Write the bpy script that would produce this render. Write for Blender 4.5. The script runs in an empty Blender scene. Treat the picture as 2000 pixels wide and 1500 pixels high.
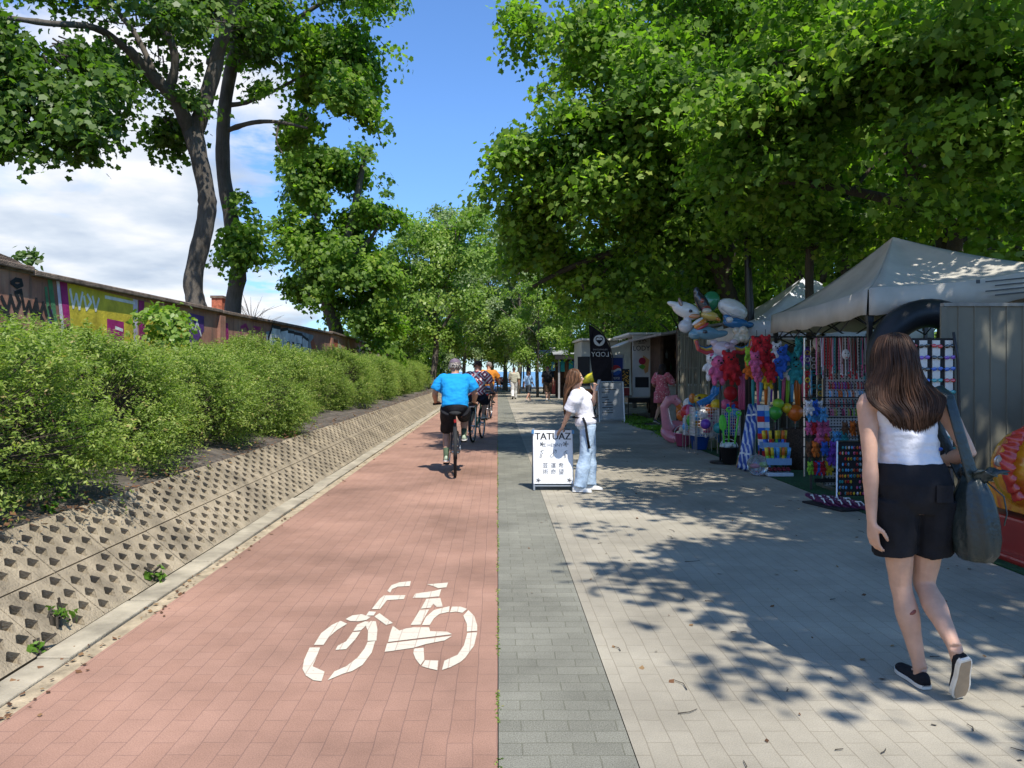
import bpy, math, random
import numpy as np
from mathutils import Vector as V, Matrix
SC = bpy.context.scene
COL = SC.collection
# ------------------------------------------------------------------ camera
FX, VX, HY, CH = 1500.0, 972.0, 725.0, 1.5       # focal length, vanishing point and horizon in photo pixels; eye height
cd = bpy.data.cameras.new('camera'); cam = bpy.data.objects.new('camera', cd); COL.objects.link(cam)
cam.location = (0, 0, CH); cam.rotation_euler = (math.pi/2, 0, 0)
cd.sensor_width = 36; cd.lens = 27.0; cd.shift_x = 0.014; cd.shift_y = -0.0125
cd.clip_start = 0.05; cd.clip_end = 9000
SC.camera = cam
# ------------------------------------------------------------------ sun, sky, exposure
SUN = V((0.34, -0.80, 1.58)).normalized()
sl = bpy.data.lights.new('sun', 'SUN'); sun = bpy.data.objects.new('sun', sl); COL.objects.link(sun)
sl.energy = 4.5; sl.angle = math.radians(0.53); sl.color = (1.0, 0.95, 0.86)
sun.rotation_euler = (-SUN).to_track_quat('-Z', 'Y').to_euler(); sun.location = (20, -30, 60)
SC.view_settings.view_transform = 'Standard'; SC.view_settings.look = 'None'
SC.view_settings.exposure = 0.56; SC.view_settings.gamma = 1.0
world = bpy.data.worlds.new('World'); SC.world = world; world.use_nodes = True

def NT(tree):
    def n(t, ins=None, **kw):
        nd = tree.nodes.new('ShaderNode'+t)
        for k, v in kw.items(): setattr(nd, k, v)
        for k, v in (ins or {}).items():
            if hasattr(v, 'is_output') or isinstance(v, bpy.types.NodeSocket): tree.links.new(v, nd.inputs[k])
            else: nd.inputs[k].default_value = v
        return nd
    return n
def ramp(n, fac, stops, interp='LINEAR'):
    r = n('ValToRGB', {0: fac}); cr = r.color_ramp; cr.interpolation = interp
    while len(cr.elements) < len(stops): cr.elements.new(0.5)
    for e, (p, c) in zip(cr.elements, stops):
        e.position = p; e.color = (c, c, c, 1) if isinstance(c, (int, float)) else (*c[:3], 1)
    return r.outputs[0]
def make_world():
    t = world.node_tree; t.nodes.clear(); n = NT(t)
    sky = n('TexSky', sky_type='NISHITA', sun_disc=False, sun_elevation=math.asin(SUN.z),
            sun_rotation=math.atan2(SUN.x, SUN.y), altitude=0, air_density=1.0, dust_density=0.12, ozone_density=2.2)
    g = n('TexCoord').outputs['Generated']
    s = n('SeparateXYZ', {0: g})
    zz = n('Math', {0: s.outputs[2], 1: 0.16}, operation='ADD').outputs[0]
    u = n('Math', {0: s.outputs[0], 1: zz}, operation='DIVIDE').outputs[0]
    v = n('Math', {0: s.outputs[1], 1: zz}, operation='DIVIDE').outputs[0]
    p = n('CombineXYZ', {0: u, 1: v, 2: s.outputs[2]}).outputs[0]
    big = n('TexNoise', {'Vector': p, 'Scale': 1.5, 'Detail': 10.0, 'Roughness': 0.56, 'Distortion': 0.3}).outputs[0]
    # clouds gather in the south-west quarter, low in the sky
    side = n('MapRange', {0: s.outputs[0], 1: -0.16, 2: -0.36, 3: 0.0, 4: 0.32}, clamp=True).outputs[0]
    low = n('MapRange', {0: s.outputs[2], 1: 0.14, 2: 0.40, 3: 0.10, 4: -0.16}, clamp=True).outputs[0]
    f = n('Math', {0: big, 1: side}, operation='ADD').outputs[0]
    f = n('Math', {0: f, 1: low}, operation='ADD').outputs[0]
    cov = ramp(n, f, [(0.705, 0.0), (0.755, 0.55), (0.85, 0.95)])
    p2 = n('Mapping', {0: p, 'Location': (0.13, 0.05, 0.09)}).outputs[0]
    sh = n('TexNoise', {'Vector': p2, 'Scale': 1.6, 'Detail': 6.0, 'Roughness': 0.5}).outputs[0]
    cc = ramp(n, sh, [(0.38, (2.9, 3.4, 4.2)), (0.50, (4.3, 4.7, 5.2)), (0.60, (5.9, 5.9, 6.0))])
    hz = n('MapRange', {0: s.outputs[2], 1: 0.0, 2: 0.30, 3: 0.0, 4: 1.0}, clamp=True).outputs[0]
    tc = n('MixRGB', {0: hz, 1: (0.52, 0.74, 1.05, 1), 2: (0.72, 0.98, 1.30, 1)}).outputs[0]
    tint = n('MixRGB', {0: 1.0, 1: sky.outputs[0], 2: tc}, blend_type='MULTIPLY').outputs[0]
    mx = n('MixRGB', {0: cov, 1: tint, 2: cc}).outputs[0]
    bg = n('Background', {0: mx, 1: 0.122})
    t.links.new(bg.outputs[0], n('OutputWorld').inputs[0])
make_world()

# ------------------------------------------------------------------ helpers
R = random.Random(7)
def W(px, py, y): return V(((px-VX)/FX*y, y, CH-(py-HY)/FX*y))          # a point seen at a photo pixel, at depth y
def G(px, py, z=0.0):                                                   # a point on the ground
    y = (CH-z)*FX/(py-HY); return V(((px-VX)/FX*y, y, z))
ORG = {}
MATS = {}
def mat(name, col, rough=0.75, var=0.12, vs=14.0, bump=0.0, bs=60.0, metal=0.0, spec=0.4, sss=0.0, coat=0.0, trans=0.0):
    if name in MATS: return MATS[name]
    m = bpy.data.materials.new(name); m.use_nodes = True; t = m.node_tree; n = NT(t); b = t.nodes['Principled BSDF']
    MATS[name] = m
    co = n('TexCoord').outputs['Object']
    if var > 0:
        nz = n('TexNoise', {'Vector': co, 'Scale': vs, 'Detail': 5.0, 'Roughness': 0.6}).outputs[0]
        lo = tuple(max(0, c*(1-var*1.6)) for c in col); hi = tuple(min(1, c*(1+var*1.3)) for c in col)
        t.links.new(ramp(n, nz, [(0.3, lo), (0.7, hi)]), b.inputs['Base Color'])
    else: b.inputs['Base Color'].default_value = (*col, 1)
    b.inputs['Roughness'].default_value = rough; b.inputs['Metallic'].default_value = metal
    b.inputs['Specular IOR Level'].default_value = spec
    if sss: b.inputs['Subsurface Weight'].default_value = sss; b.inputs['Subsurface Radius'].default_value = (0.02, 0.008, 0.004)
    if coat: b.inputs['Coat Weight'].default_value = coat
    if trans: b.inputs['Transmission Weight'].default_value = trans
    if bump:
        n2 = n('TexNoise', {'Vector': co, 'Scale': bs, 'Detail': 6.0}).outputs[0]
        bp = n('Bump', {'Height': n2, 'Strength': bump, 'Distance': 0.02}); t.links.new(bp.outputs[0], b.inputs['Normal'])
    return m
def paint(col, gloss=0.45, name=None):
    return mat(name or 'paint_%02x%02x%02x' % tuple(int(c*255) for c in col), col, gloss, 0.06, 30)
def newmat(name):
    m = bpy.data.materials.new(name); m.use_nodes = True; t = m.node_tree
    MATS[name] = m; return m, t, NT(t), t.nodes['Principled BSDF']

class MB:
    def __init__(s): s.v, s.f, s.m = [], [], []
    def add(s, vs, fs, mi=0):
        o = len(s.v); s.v += [tuple(v) for v in vs]; s.f += [tuple(i+o for i in f) for f in fs]; s.m += [mi]*len(fs); return s
    def box(s, c, d, rz=0.0, mi=0, M=None):
        x, y, z = d[0]/2, d[1]/2, d[2]/2; c = V(c); Q = M or Matrix.Rotation(rz, 3, 'Z')
        vs = [c+Q@V((a*x, b*y, e*z)) for a in (-1, 1) for b in (-1, 1) for e in (-1, 1)]
        return s.add(vs, [(0,1,3,2),(4,6,7,5),(0,4,5,1),(2,3,7,6),(0,2,6,4),(1,5,7,3)], mi)
    def quad(s, a, b, c, d, mi=0): return s.add([a, b, c, d], [(0,1,2,3)], mi)
    def loft(s, rings, cap=True, closed=False, mi=0):
        n = len(rings[0]); vs = [v for r in rings for v in r]; fs = []; k = len(rings)
        for i in range(k-1 if not closed else k):
            a, b = i*n, ((i+1) % k)*n
            for j in range(n): fs.append((a+j, a+(j+1) % n, b+(j+1) % n, b+j))
        if cap and not closed: fs += [tuple(reversed(range(n))), tuple(range((k-1)*n, k*n))]
        return s.add(vs, fs, mi)
    def tube(s, pts, rad, n=8, mi=0, cap=True, closed=False, flat=1.0, ref=None):
        pts = [V(p) for p in pts]; k = len(pts)
        if isinstance(rad, (int, float)): rad = [rad]*k
        if len(rad) == 2 and k > 2: rad = [rad[0]+(rad[1]-rad[0])*i/(k-1) for i in range(k)]
        rings = []; up = None
        for i in range(k):
            a = pts[(i-1) % k] if (closed or i > 0) else pts[i]; b = pts[(i+1) % k] if (closed or i < k-1) else pts[i]
            d = (b-a).normalized() if (b-a).length > 1e-9 else V((0, 0, 1))
            if up is None:
                up = V(ref) if ref is not None else (V((0, 0, 1)) if abs(d.z) < 0.9 else V((0, 1, 0)))
            if ref is not None: up = V(ref)
            u = up-d*up.dot(d)
            if u.length < 1e-6: u = d.orthogonal()
            u.normalize(); w = d.cross(u); up = u
            rings.append([pts[i]+(u*math.cos(2*math.pi*j/n)*flat+w*math.sin(2*math.pi*j/n))*rad[i] for j in range(n)])
        return s.loft(rings, cap, closed, mi)
    def ell(s, c, r, n=14, k=9, M=None, mi=0):
        c = V(c); r = (r, r, r) if isinstance(r, (int, float)) else r; vs = []; fs = []
        Q = M or Matrix.Identity(3)
        for i in range(1, k):
            th = math.pi*i/k
            for j in range(n):
                ph = 2*math.pi*j/n; vs.append(c+Q@V((r[0]*math.sin(th)*math.cos(ph), r[1]*math.sin(th)*math.sin(ph), r[2]*math.cos(th))))
        vs += [c+Q@V((0, 0, r[2])), c-Q@V((0, 0, r[2]))]; T = len(vs)-2
        for i in range(k-2):
            for j in range(n): fs.append((i*n+j, (i+1)*n+j, (i+1)*n+(j+1) % n, i*n+(j+1) % n))
        for j in range(n): fs += [(T, j, (j+1) % n), (T+1, (k-2)*n+(j+1) % n, (k-2)*n+j)]
        return s.add(vs, fs, mi)
    def lathe(s, prof, c, n=18, M=None, mi=0, cap=True):
        c = V(c); Q = M or Matrix.Identity(3)
        return s.loft([[c+Q@V((r*math.cos(2*math.pi*j/n), r*math.sin(2*math.pi*j/n), z)) for j in range(n)] for r, z in prof], cap, False, mi)
    def torus(s, c, Rr, r, n=28, k=8, M=None, mi=0, a0=0, a1=None):
        Q = M or Matrix.Identity(3); c = V(c)
        if a1 is None: return s.tube([c+Q@V((Rr*math.cos(2*math.pi*i/n), Rr*math.sin(2*math.pi*i/n), 0)) for i in range(n)], r, k, mi, closed=True, ref=Q@V((0, 0, 1)))
        return s.tube([c+Q@V((Rr*math.cos(a0+(a1-a0)*i/n), Rr*math.sin(a0+(a1-a0)*i/n), 0)) for i in range(n+1)], r, k, mi, ref=Q@V((0, 0, 1)))
    def prism(s, poly, fn, t0, t1, mi=0):        # poly in 2-D, fn(u, v, t) -> point
        n = len(poly); vs = [fn(u, v, t0) for u, v in poly]+[fn(u, v, t1) for u, v in poly]
        return s.add(vs, [tuple(reversed(range(n))), tuple(range(n, 2*n))]+[(i, (i+1) % n, n+(i+1) % n, n+i) for i in range(n)], mi)
    def mesh(s, name, mats, off=(0, 0, 0), smooth=False):
        me = bpy.data.meshes.new(name); o = V(off)
        me.from_pydata([V(v)-o for v in s.v], [], s.f)
        for m in (mats if isinstance(mats, (list, tuple)) else [mats]): me.materials.append(m)
        if any(s.m): me.polygons.foreach_set('material_index', s.m)
        if smooth: me.polygons.foreach_set('use_smooth', [True]*len(s.f))
        me.update(); return me
def link(name, me, parent=None, loc=(0, 0, 0)):
    o = bpy.data.objects.new(name, me); COL.objects.link(o)
    if parent: o.parent = parent; ORG[o.name] = ORG[parent.name]
    else: o.location = loc; ORG[o.name] = V(loc)
    return o
def tag(o, label=None, cat=None, group=None, kind=None):
    if label: o['label'] = label
    if cat: o['category'] = cat
    if group: o['group'] = group
    if kind: o['kind'] = kind
    return o
def thing(name, label, cat, loc=(0, 0, 0), group=None, kind=None):
    return tag(link(name, None, None, loc), label, cat, group, kind)
def part(mb, name, m, parent, smooth=False, label=None, bevel=0.0):
    me = mb if isinstance(mb, bpy.types.Mesh) else mb.mesh(name, m, ORG[parent.name], smooth)
    o = link(name, me, parent)
    if label: o['label'] = label
    if bevel: soft(o, bevel)
    return o
def soft(o, w):
    b = o.modifiers.new('bevel', 'BEVEL'); b.width = w; b.segments = 2; b.limit_method = 'ANGLE'; b.angle_limit = 0.7
def single(mb, name, m, label, cat, loc=(0, 0, 0), smooth=False, group=None, kind=None, bevel=0.0):
    o = link(name, mb.mesh(name, m, loc, smooth), None, loc); tag(o, label, cat, group, kind)
    if bevel: soft(o, bevel)
    return o
def struct(mb, name, m, smooth=False):
    return tag(link(name, mb.mesh(name, m, (0, 0, 0), smooth)), kind='structure')
def dup(o, loc=None, rz=None, scale=None, label=None, group=None, parent=None, extra=None):
    c = o.copy(); COL.objects.link(c)
    if parent: c.parent = parent
    if loc is not None: c.location = loc
    if rz is not None: c.rotation_euler = (0, 0, rz)
    if scale is not None: c.scale = scale if not isinstance(scale, (int, float)) else (scale,)*3
    if label: c['label'] = label
    if group: c['group'] = group
    for ch in list(o.children): dup(ch, parent=c)
    return c
def fuse(mb, vox, it=4, fac=0.5):                # one continuous skin over overlapping lofts
    me = mb.mesh('tmp', []); o = bpy.data.objects.new('tmp', me); COL.objects.link(o)
    r = o.modifiers.new('r', 'REMESH'); r.mode = 'VOXEL'; r.voxel_size = vox; r.use_smooth_shade = True
    if it: s = o.modifiers.new('s', 'SMOOTH'); s.factor = fac; s.iterations = it
    dg = bpy.context.evaluated_depsgraph_get(); out = bpy.data.meshes.new_from_object(o.evaluated_get(dg))
    bpy.data.objects.remove(o); bpy.data.meshes.remove(me)
    return out
def wrinkle(me, amp, fr):
    from mathutils import noise
    n = len(me.vertices); co = np.empty(n*3, np.float32); me.vertices.foreach_get('co', co); no = np.empty(n*3, np.float32); me.vertex_normals.foreach_get('vector', no)
    q = co.reshape(-1, 3)*np.array(fr, np.float32); h = np.array([noise.noise(a)+.5*noise.noise((a[0]*2.3+7, a[1]*2.3+3, a[2]*2.3+1)) for a in q.tolist()], np.float32)
    me.vertices.foreach_set('co', co+no*np.repeat(h*amp, 3)); me.update()
def fpart(mb, name, m, parent, vox, it=4, label=None, wr=None):
    me = fuse(mb, vox, it)
    if wr: wrinkle(me, *wr)
    me.transform(Matrix.Translation(-ORG[parent.name])); me.materials.clear()
    for q in (m if isinstance(m, (list, tuple)) else [m]): me.materials.append(q)
    me.name = name
    return part(me, name, None, parent, label=label)
def text_mb(s, size, fn, t=0.003, align='CENTER', flip=False):   # lettering as a mesh: fn(u, v, t) -> point
    cu = bpy.data.curves.new('t', 'FONT'); cu.body = s; cu.size = size; cu.align_x = align; cu.align_y = 'CENTER'
    cu.resolution_u = 2
    o = bpy.data.objects.new('t', cu); COL.objects.link(o); dg = bpy.context.evaluated_depsgraph_get()
    me = bpy.data.meshes.new_from_object(o.evaluated_get(dg)); bpy.data.objects.remove(o)
    k = -1 if flip else 1
    mb = MB(); mb.add([fn(v.co.x*k, v.co.y, t) for v in me.vertices], [tuple(p.vertices) for p in me.polygons])
    bpy.data.meshes.remove(me); return mb
def cat_mb(*ms):
    o = MB()
    for m in ms: o.add(m.v, m.f)
    return o
def strokes(mb, lines, fn, w, t=0.003, mi=0):     # pen strokes as flat ribbons
    for ln in lines:
        for (a, b) in zip(ln[:-1], ln[1:]):
            dx, dy = b[0]-a[0], b[1]-a[1]; L = math.hypot(dx, dy) or 1; nx, ny = -dy/L*w/2, dx/L*w/2; ex, ey = dx/L*w*.3, dy/L*w*.3
            mb.quad(fn(a[0]-ex+nx, a[1]-ey+ny, t), fn(a[0]-ex-nx, a[1]-ey-ny, t), fn(b[0]+ex-nx, b[1]+ey-ny, t), fn(b[0]+ex+nx, b[1]+ey+ny, t), mi); t += 0.00003
    return mb
# ------------------------------------------------------------------ the setting
def paver_mat(name, c1, c2, joint, L=0.2, Wd=0.1, along=True, stain=(0.8, 0.16), speck=0.25, jd=0.005, offs=0.5):
    m, t, n, b = newmat(name)
    co = n('TexCoord').outputs['Object']; s = n('SeparateXYZ', {0: co})
    wob = n('TexNoise', {'Vector': co, 'Scale': 3.0, 'Detail': 2.0}).outputs[0]
    wx = n('Math', {0: wob, 1: 0.022, 2: -0.011}, operation='MULTIPLY_ADD').outputs[0]
    X = n('Math', {0: s.outputs[0], 1: wx}, operation='ADD').outputs[0]
    Y = n('Math', {0: s.outputs[1], 1: wx}, operation='ADD').outputs[0]
    p = n('CombineXYZ', {0: Y, 1: X} if along else {0: X, 1: Y}).outputs[0]
    br = n('TexBrick', {'Vector': p, 'Color1': (*c1, 1), 'Color2': (*c2, 1), 'Mortar': (*joint, 1), 'Scale': 1.0, 'Mortar Size': jd,
                        'Mortar Smooth': 0.25, 'Bias': 0.0, 'Brick Width': L, 'Row Height': Wd}, offset=offs)
    st = n('TexNoise', {'Vector': co, 'Scale': stain[0], 'Detail': 6.0, 'Roughness': 0.62}).outputs[0]
    stc = ramp(n, st, [(0.3, 1-stain[1]*1.3), (0.7, 1+stain[1]*0.6)])
    c = n('MixRGB', {0: 1.0, 1: br.outputs[0], 2: stc}, blend_type='MULTIPLY').outputs[0]
    gr = n('TexNoise', {'Vector': co, 'Scale': 170.0, 'Detail': 3.0, 'Roughness': 0.8}).outputs[0]
    grc = ramp(n, gr, [(0.34, 1-speck), (0.50, 1.0), (0.68, 1+speck)])
    c = n('MixRGB', {0: 1.0, 1: c, 2: grc}, blend_type='MULTIPLY').outputs[0]
    dirt = n('TexNoise', {'Vector': co, 'Scale': 7.0, 'Detail': 8.0, 'Roughness': 0.7}).outputs[0]
    dc = ramp(n, dirt, [(0.64, 0.0), (0.78, 0.35)])
    c = n('MixRGB', {0: dc, 1: c, 2: tuple(x*0.55 for x in c1)+(1,)}).outputs[0]
    t.links.new(c, b.inputs['Base Color']); b.inputs['Roughness'].default_value = 0.86; b.inputs['Specular IOR Level'].default_value = 0.25
    h = n('Math', {0: gr, 1: 0.35, 2: 0.0}, operation='MULTIPLY_ADD').outputs[0]
    h = n('Math', {0: h, 1: br.outputs['Fac']}, operation='SUBTRACT').outputs[0]
    t.links.new(n('Bump', {'Height': h, 'Strength': 0.42, 'Distance': 0.006}).outputs[0], b.inputs['Normal'])
    return m
M_RED = paver_mat('red_pavers', (0.322, 0.184, 0.132), (0.340, 0.198, 0.144), (0.238, 0.140, 0.108), stain=(0.75, 0.32), jd=0.0024)
M_DARK = paver_mat('grey_pavers', (0.180, 0.176, 0.142), (0.215, 0.210, 0.170), (0.15, 0.146, 0.112), 0.2, 0.1, False, (1.1, 0.26), 0.5, 0.0036)
M_BEIGE = paver_mat('beige_pavers', (0.322, 0.290, 0.226), (0.346, 0.312, 0.245), (0.245, 0.214, 0.16), stain=(0.7, 0.32), jd=0.0025, speck=0.2)
M_CONC = mat('weathered_concrete', (0.300, 0.245, 0.165), 0.9, 0.28, 3.2, 0.7, 70)
M_KERB = mat('kerb_concrete', (0.345, 0.30, 0.22), 0.9, 0.26, 3, 0.4, 70)
M_SAND = mat('sandy_gutter', (0.40, 0.32, 0.21), 0.95, 0.25, 9, 0.6, 120)
M_SOIL = mat('dark_soil', (0.105, 0.088, 0.072), 1.0, 0.4, 6, 1.0, 60)
M_FOREST = mat('woodland_floor', (0.095, 0.085, 0.055), 1.0, 0.5, 2.5, 1.0, 25)
def sheet(x0, x1, y0, y1, z, nx=1, ny=1):
    mb = MB(); vs = []; fs = []
    for j in range(ny+1):
        for i in range(nx+1): vs.append((x0+(x1-x0)*i/nx, y0+(y1-y0)*j/ny, z))
    for j in range(ny):
        for i in range(nx): a = j*(nx+1)+i; fs.append((a, a+1, a+nx+2, a+nx+1))
    return mb.add(vs, fs)
# one ground sheet: level wood floor, falling to the shore and running on under the sea
mb = MB(); prof = [(-60, -0.03), (76, -0.03), (86, -1.2), (100, -4.2), (5000, -5.0)]
for (a, za), (b, zb) in zip(prof[:-1], prof[1:]): mb.quad((-2500, a, za), (2500, a, za), (2500, b, zb), (-2500, b, zb))
struct(mb, 'ground', M_FOREST)
m, t, n, b = newmat('sea_water')
b.inputs['Base Color'].default_value = (0.035, 0.13, 0.26, 1); b.inputs['Roughness'].default_value = 0.22
wv = n('TexNoise', {'Vector': n('TexCoord').outputs['Object'], 'Scale': 0.5, 'Detail': 6.0}).outputs[0]
t.links.new(n('Bump', {'Height': wv, 'Strength': 0.6, 'Distance': 0.4}).outputs[0], b.inputs['Normal'])
struct(sheet(-2500, 2500, 88, 5000, -2.2), 'sea', m)
struct(sheet(-2.12, 0.0, -4, 74, 0.0), 'bike_path', M_RED)
struct(sheet(0.004, 0.535, -4, 74, 0.0), 'paving_strip', M_DARK)
struct(sheet(0.539, 3.86, -4, 27, 0.0), 'pavement', M_BEIGE)
struct(sheet(0.539, 4.6, 27.004, 74, 0.0), 'plaza', M_BEIGE)
struct(sheet(-2.22, -2.124, -4, 60, -0.004), 'gutter', M_SAND)
# kerb stones, each a slightly different tilt and length
mb = MB(); y = -4.0; rk = random.Random(3)
while y < 60:
    L = 1.0; z = 0.014+rk.uniform(-.008, .008)
    mb.box((-2.315+rk.uniform(-.006, .006), y+L/2, z/2-0.05), (0.175, L-0.012, z+0.1), rk.uniform(-.004, .004)); y += L
o = struct(mb, 'kerb', M_KERB); soft(o, 0.008)
# embankment sheet below the openwork slabs, rising to the wall and running on behind it
TH = math.radians(40); ex0, ez0 = -2.41, 0.0
def embz(x):
    pts = [(-2.40, -0.07), (-2.46, -0.06), (-2.99, 0.38), (-3.055, 0.50), (-3.4, 0.545), (-4.4, 0.62), (-6.0, 0.78), (-60, 0.95)]
    for (a, za), (b, zb) in zip(pts[:-1], pts[1:]):
        if b <= x <= a: return za+(zb-za)*(x-a)/(b-a)
    return pts[-1][1]
mb = MB(); xs = [-2.40, -2.46, -2.8, -2.99, -3.055, -3.2, -3.4, -3.7, -4.4, -5.2, -6.0, -9, -14, -60]; ys = [-4+i*0.5 for i in range(130)]; vs = []; fs = []
for yy in ys:
    fade = 1.0 if yy < 50 else max(0.0, 1-(yy-50)/10)
    for x in xs:
        dz = 0.05*math.sin(x*3+yy*1.7)*math.sin(yy*0.9+x) if x < -3.15 else 0
        vs.append((x, yy, (embz(x)+dz)*fade-0.0))
k = len(xs)
for j in range(len(ys)-1):
    for i in range(k-1): a = j*k+i; fs.append((a, a+k, a+k+1, a+1))
mb.add(vs, fs); struct(mb, 'embankment', M_SOIL, True)
# openwork concrete slabs on the slope: two courses with real pockets
def slope(u, v, d): return V((ex0-v*math.cos(TH)+d*math.sin(TH), u, ez0+0.012+v*math.sin(TH)+d*math.cos(TH)))
mb = MB(); PU, PV = 0.150, 0.1125; hexa = [(-.056, .004), (-.010, .047), (.010, .047), (.056, .004), (.008, -.046), (-.008, -.046)]
rs = random.Random(11)
for course in range(2):
    for cu in range(-14, 330):
        slab = (cu//4)*2+course; tl = 0.007*math.sin(slab*12.9); gl, gr_ = (.005 if cu % 4 == 0 else .0012), (.005 if cu % 4 == 3 else .0012); u0 = cu*PU; odd = cu % 2; vb = course*0.402
        va = vb if odd else vb+3*PV
        mb.prism([(u0-PU/2+gl, va), (u0+PU/2-gr_, va), (u0+PU/2-gr_, va+PV/2), (u0-PU/2+gl, va+PV/2)], slope, -0.05, tl)
        for rv in range(3):
            v0 = vb+odd*PV/2+rv*PV; hv = PV
            A = [(u0-PU/2+gl, v0), (u0+PU/2-gr_, v0), (u0+PU/2-gr_, v0+hv), (u0-PU/2+gl, v0+hv)]
            c = (u0, v0+hv/2); H = [(c[0]+a+rs.uniform(-.002, .002), c[1]+b+rs.uniform(-.002, .002)) for a, b in hexa]
            top = [slope(x, y, tl) for x, y in A]+[slope(x, y, tl) for x, y in H]+[slope(c[0]+(x-c[0])*.93, c[1]+(y-c[1])*.93, -0.10) for x, y in H]+[slope(x, y, -0.05) for x, y in A]
            mb.add(top, [(0, 1, 8, 9), (0, 9, 4), (0, 4, 5, 3), (3, 5, 6, 2), (2, 6, 7, 1), (1, 7, 8)] +
                   [(4+i, 10+i, 10+(i+1) % 6, 4+(i+1) % 6) for i in range(6)] + [(16, 17, 1, 0), (17, 18, 2, 1), (18, 19, 3, 2), (19, 16, 0, 3)])
struct(mb, 'slope_slabs', M_CONC)

# ------------------------------------------------------------------ graffiti wall
WX = -6.0
def WL(px, py, t=0.0): y = -WX*FX/(VX-px); return V((WX+t, y, CH+(HY-py)/FX*y))
m, t, n, b = newmat('old_render')
co = n('TexCoord').outputs['Object']
nz = n('TexNoise', {'Vector': co, 'Scale': 0.9, 'Detail': 9.0, 'Roughness': 0.68}).outputs[0]
c = ramp(n, nz, [(0.30, (0.19, 0.09, 0.065)), (0.5, (0.37, 0.175, 0.115)), (0.68, (0.46, 0.29, 0.21))])
st = n('TexNoise', {'Vector': n('Mapping', {0: co, 'Scale': (1, 5.0, 0.5)}).outputs[0], 'Scale': 2.0, 'Detail': 5.0}).outputs[0]
c = n('MixRGB', {0: ramp(n, st, [(0.5, 0.0), (0.7, 0.6)]), 1: c, 2: (0.10, 0.075, 0.065, 1)}).outputs[0]
t.links.new(c, b.inputs['Base Color']); b.inputs['Roughness'].default_value = 0.92
t.links.new(n('Bump', {'Height': nz, 'Strength': 0.7, 'Distance': 0.03}).outputs[0], b.inputs['Normal'])
M_REND = m; M_COPE = mat('weathered_coping', (0.20, 0.15, 0.115), 0.95, 0.4, 5, 0.9, 50)
wall = thing('graffiti_wall', 'long reddish rendered wall covered in graffiti, running above the row of shrubs', 'wall', (WX, 20, 0.7))
segs = [(6.5, 9.85, 2.84, 2.84), (9.85, 16.6, 2.80, 2.83), (16.6, 27.6, 2.82, 2.90), (27.6, 46.9, 2.94, 2.60)]
def wallmb(y0, y1, z0, z1, xa, xb, zb):
    b = MB(); N = 6
    for i in range(N):
        ya, yb = y0+(y1-y0)*i/N, y0+(y1-y0)*(i+1)/N; za, zc = z0+(z1-z0)*i/N, z0+(z1-z0)*(i+1)/N
        b.add([(xa, ya, zb(za)), (xb, ya, zb(za)), (xb, ya, za), (xa, ya, za), (xa, yb, zb(zc)), (xb, yb, zb(zc)), (xb, yb, zc), (xa, yb, zc)],
              [(0, 4, 5, 1), (3, 2, 6, 7), (0, 3, 7, 4), (1, 5, 6, 2)]+([(0, 1, 2, 3)] if i == 0 else [])+([(4, 7, 6, 5)] if i == N-1 else []))
    return b
for i, (y0, y1, z0, z1) in enumerate(segs):
    part(wallmb(y0, y1-0.004, z0-0.07, z1-0.07, WX-0.35, WX, lambda z: 0.3), 'wall_panel', M_REND, wall)
    c = part(wallmb(y0-0.03*(i == 0), y1-0.006, z0, z1, WX-0.45, WX+0.075, lambda z: z-0.075), 'coping', M_COPE, wall, bevel=0.015)
# rounded top of the first pier
b = MB()
b.loft([[V((x, 8.9+0.95*math.cos(a), 2.74+0.19*math.sin(a))) for a in [math.pi*i/10 for i in range(11)]] for x in (WX-0.36, WX+0.02)]); part(b, 'pier_top', M_COPE, wall)
for yy in (16.6, 27.6): b = MB(); b.box((WX+0.03, yy, 1.55), (0.07, 0.32, 2.3)); part(b, 'pilaster', M_REND, wall)
def gr(name, col, polys=(), lines=(), w=0.06, t=0.004, rough=0.7, var=0.25):
    b = MB()
    for i, p in enumerate(polys):
        pts = [WL(x, y, t+i*0.0004) for x, y in p]; b.add(pts, [tuple(range(len(pts)))])
    k = 0
    for ln in lines:
        q = [WL(x, y) for x, y in ln]
        for a, c in zip(q[:-1], q[1:]):
            d = (c-a).normalized(); nn = V((0, -d.z, d.y))*w/2; e = d*w*.35; tt = V((t+k*0.0001, 0, 0)); k += 1
            b.quad(a-e+nn+tt, a-e-nn+tt, c+e-nn+tt, c+e+nn+tt)
    return part(b, 'graffiti', mat(name, col, rough, var, 2.5, 0.3, 20), wall)
gr('spray_yellow', (0.62, 0.50, 0.045), [[(131, 552), (269, 586), (269, 700), (136, 700)], [(281, 589), (366, 608), (366, 700), (282, 700)]], t=0.004)
gr('spray_black', (0.02, 0.02, 0.022), [], [[(2, 580), (14, 606), (20, 578), (30, 610), (38, 590), (30, 572), (40, 568), (48, 612), (56, 590), (62, 615), (70, 585), (76, 618), (84, 592), (90, 615)],
    [(22, 552), (30, 546), (40, 548), (42, 556), (32, 560), (22, 552)], [(60, 640), (70, 600), (85, 630), (80, 660)], [(0, 600), (40, 640), (20, 660)], [(95, 600), (112, 660)], [(10, 640), (50, 655), (70, 690)]], w=0.055, t=0.006)
gr('spray_green', (0.08, 0.22, 0.10), [[(92, 544), (101, 546), (121, 700), (112, 700)], [(86, 560), (91, 560), (108, 700), (100, 700)]], t=0.005)
gr('spray_violet', (0.10, 0.04, 0.20), [[(95, 600), (101, 605), (113, 700), (98, 700)], [(368, 611), (398, 618), (398, 645), (370, 690)]], t=0.0062)
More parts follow.
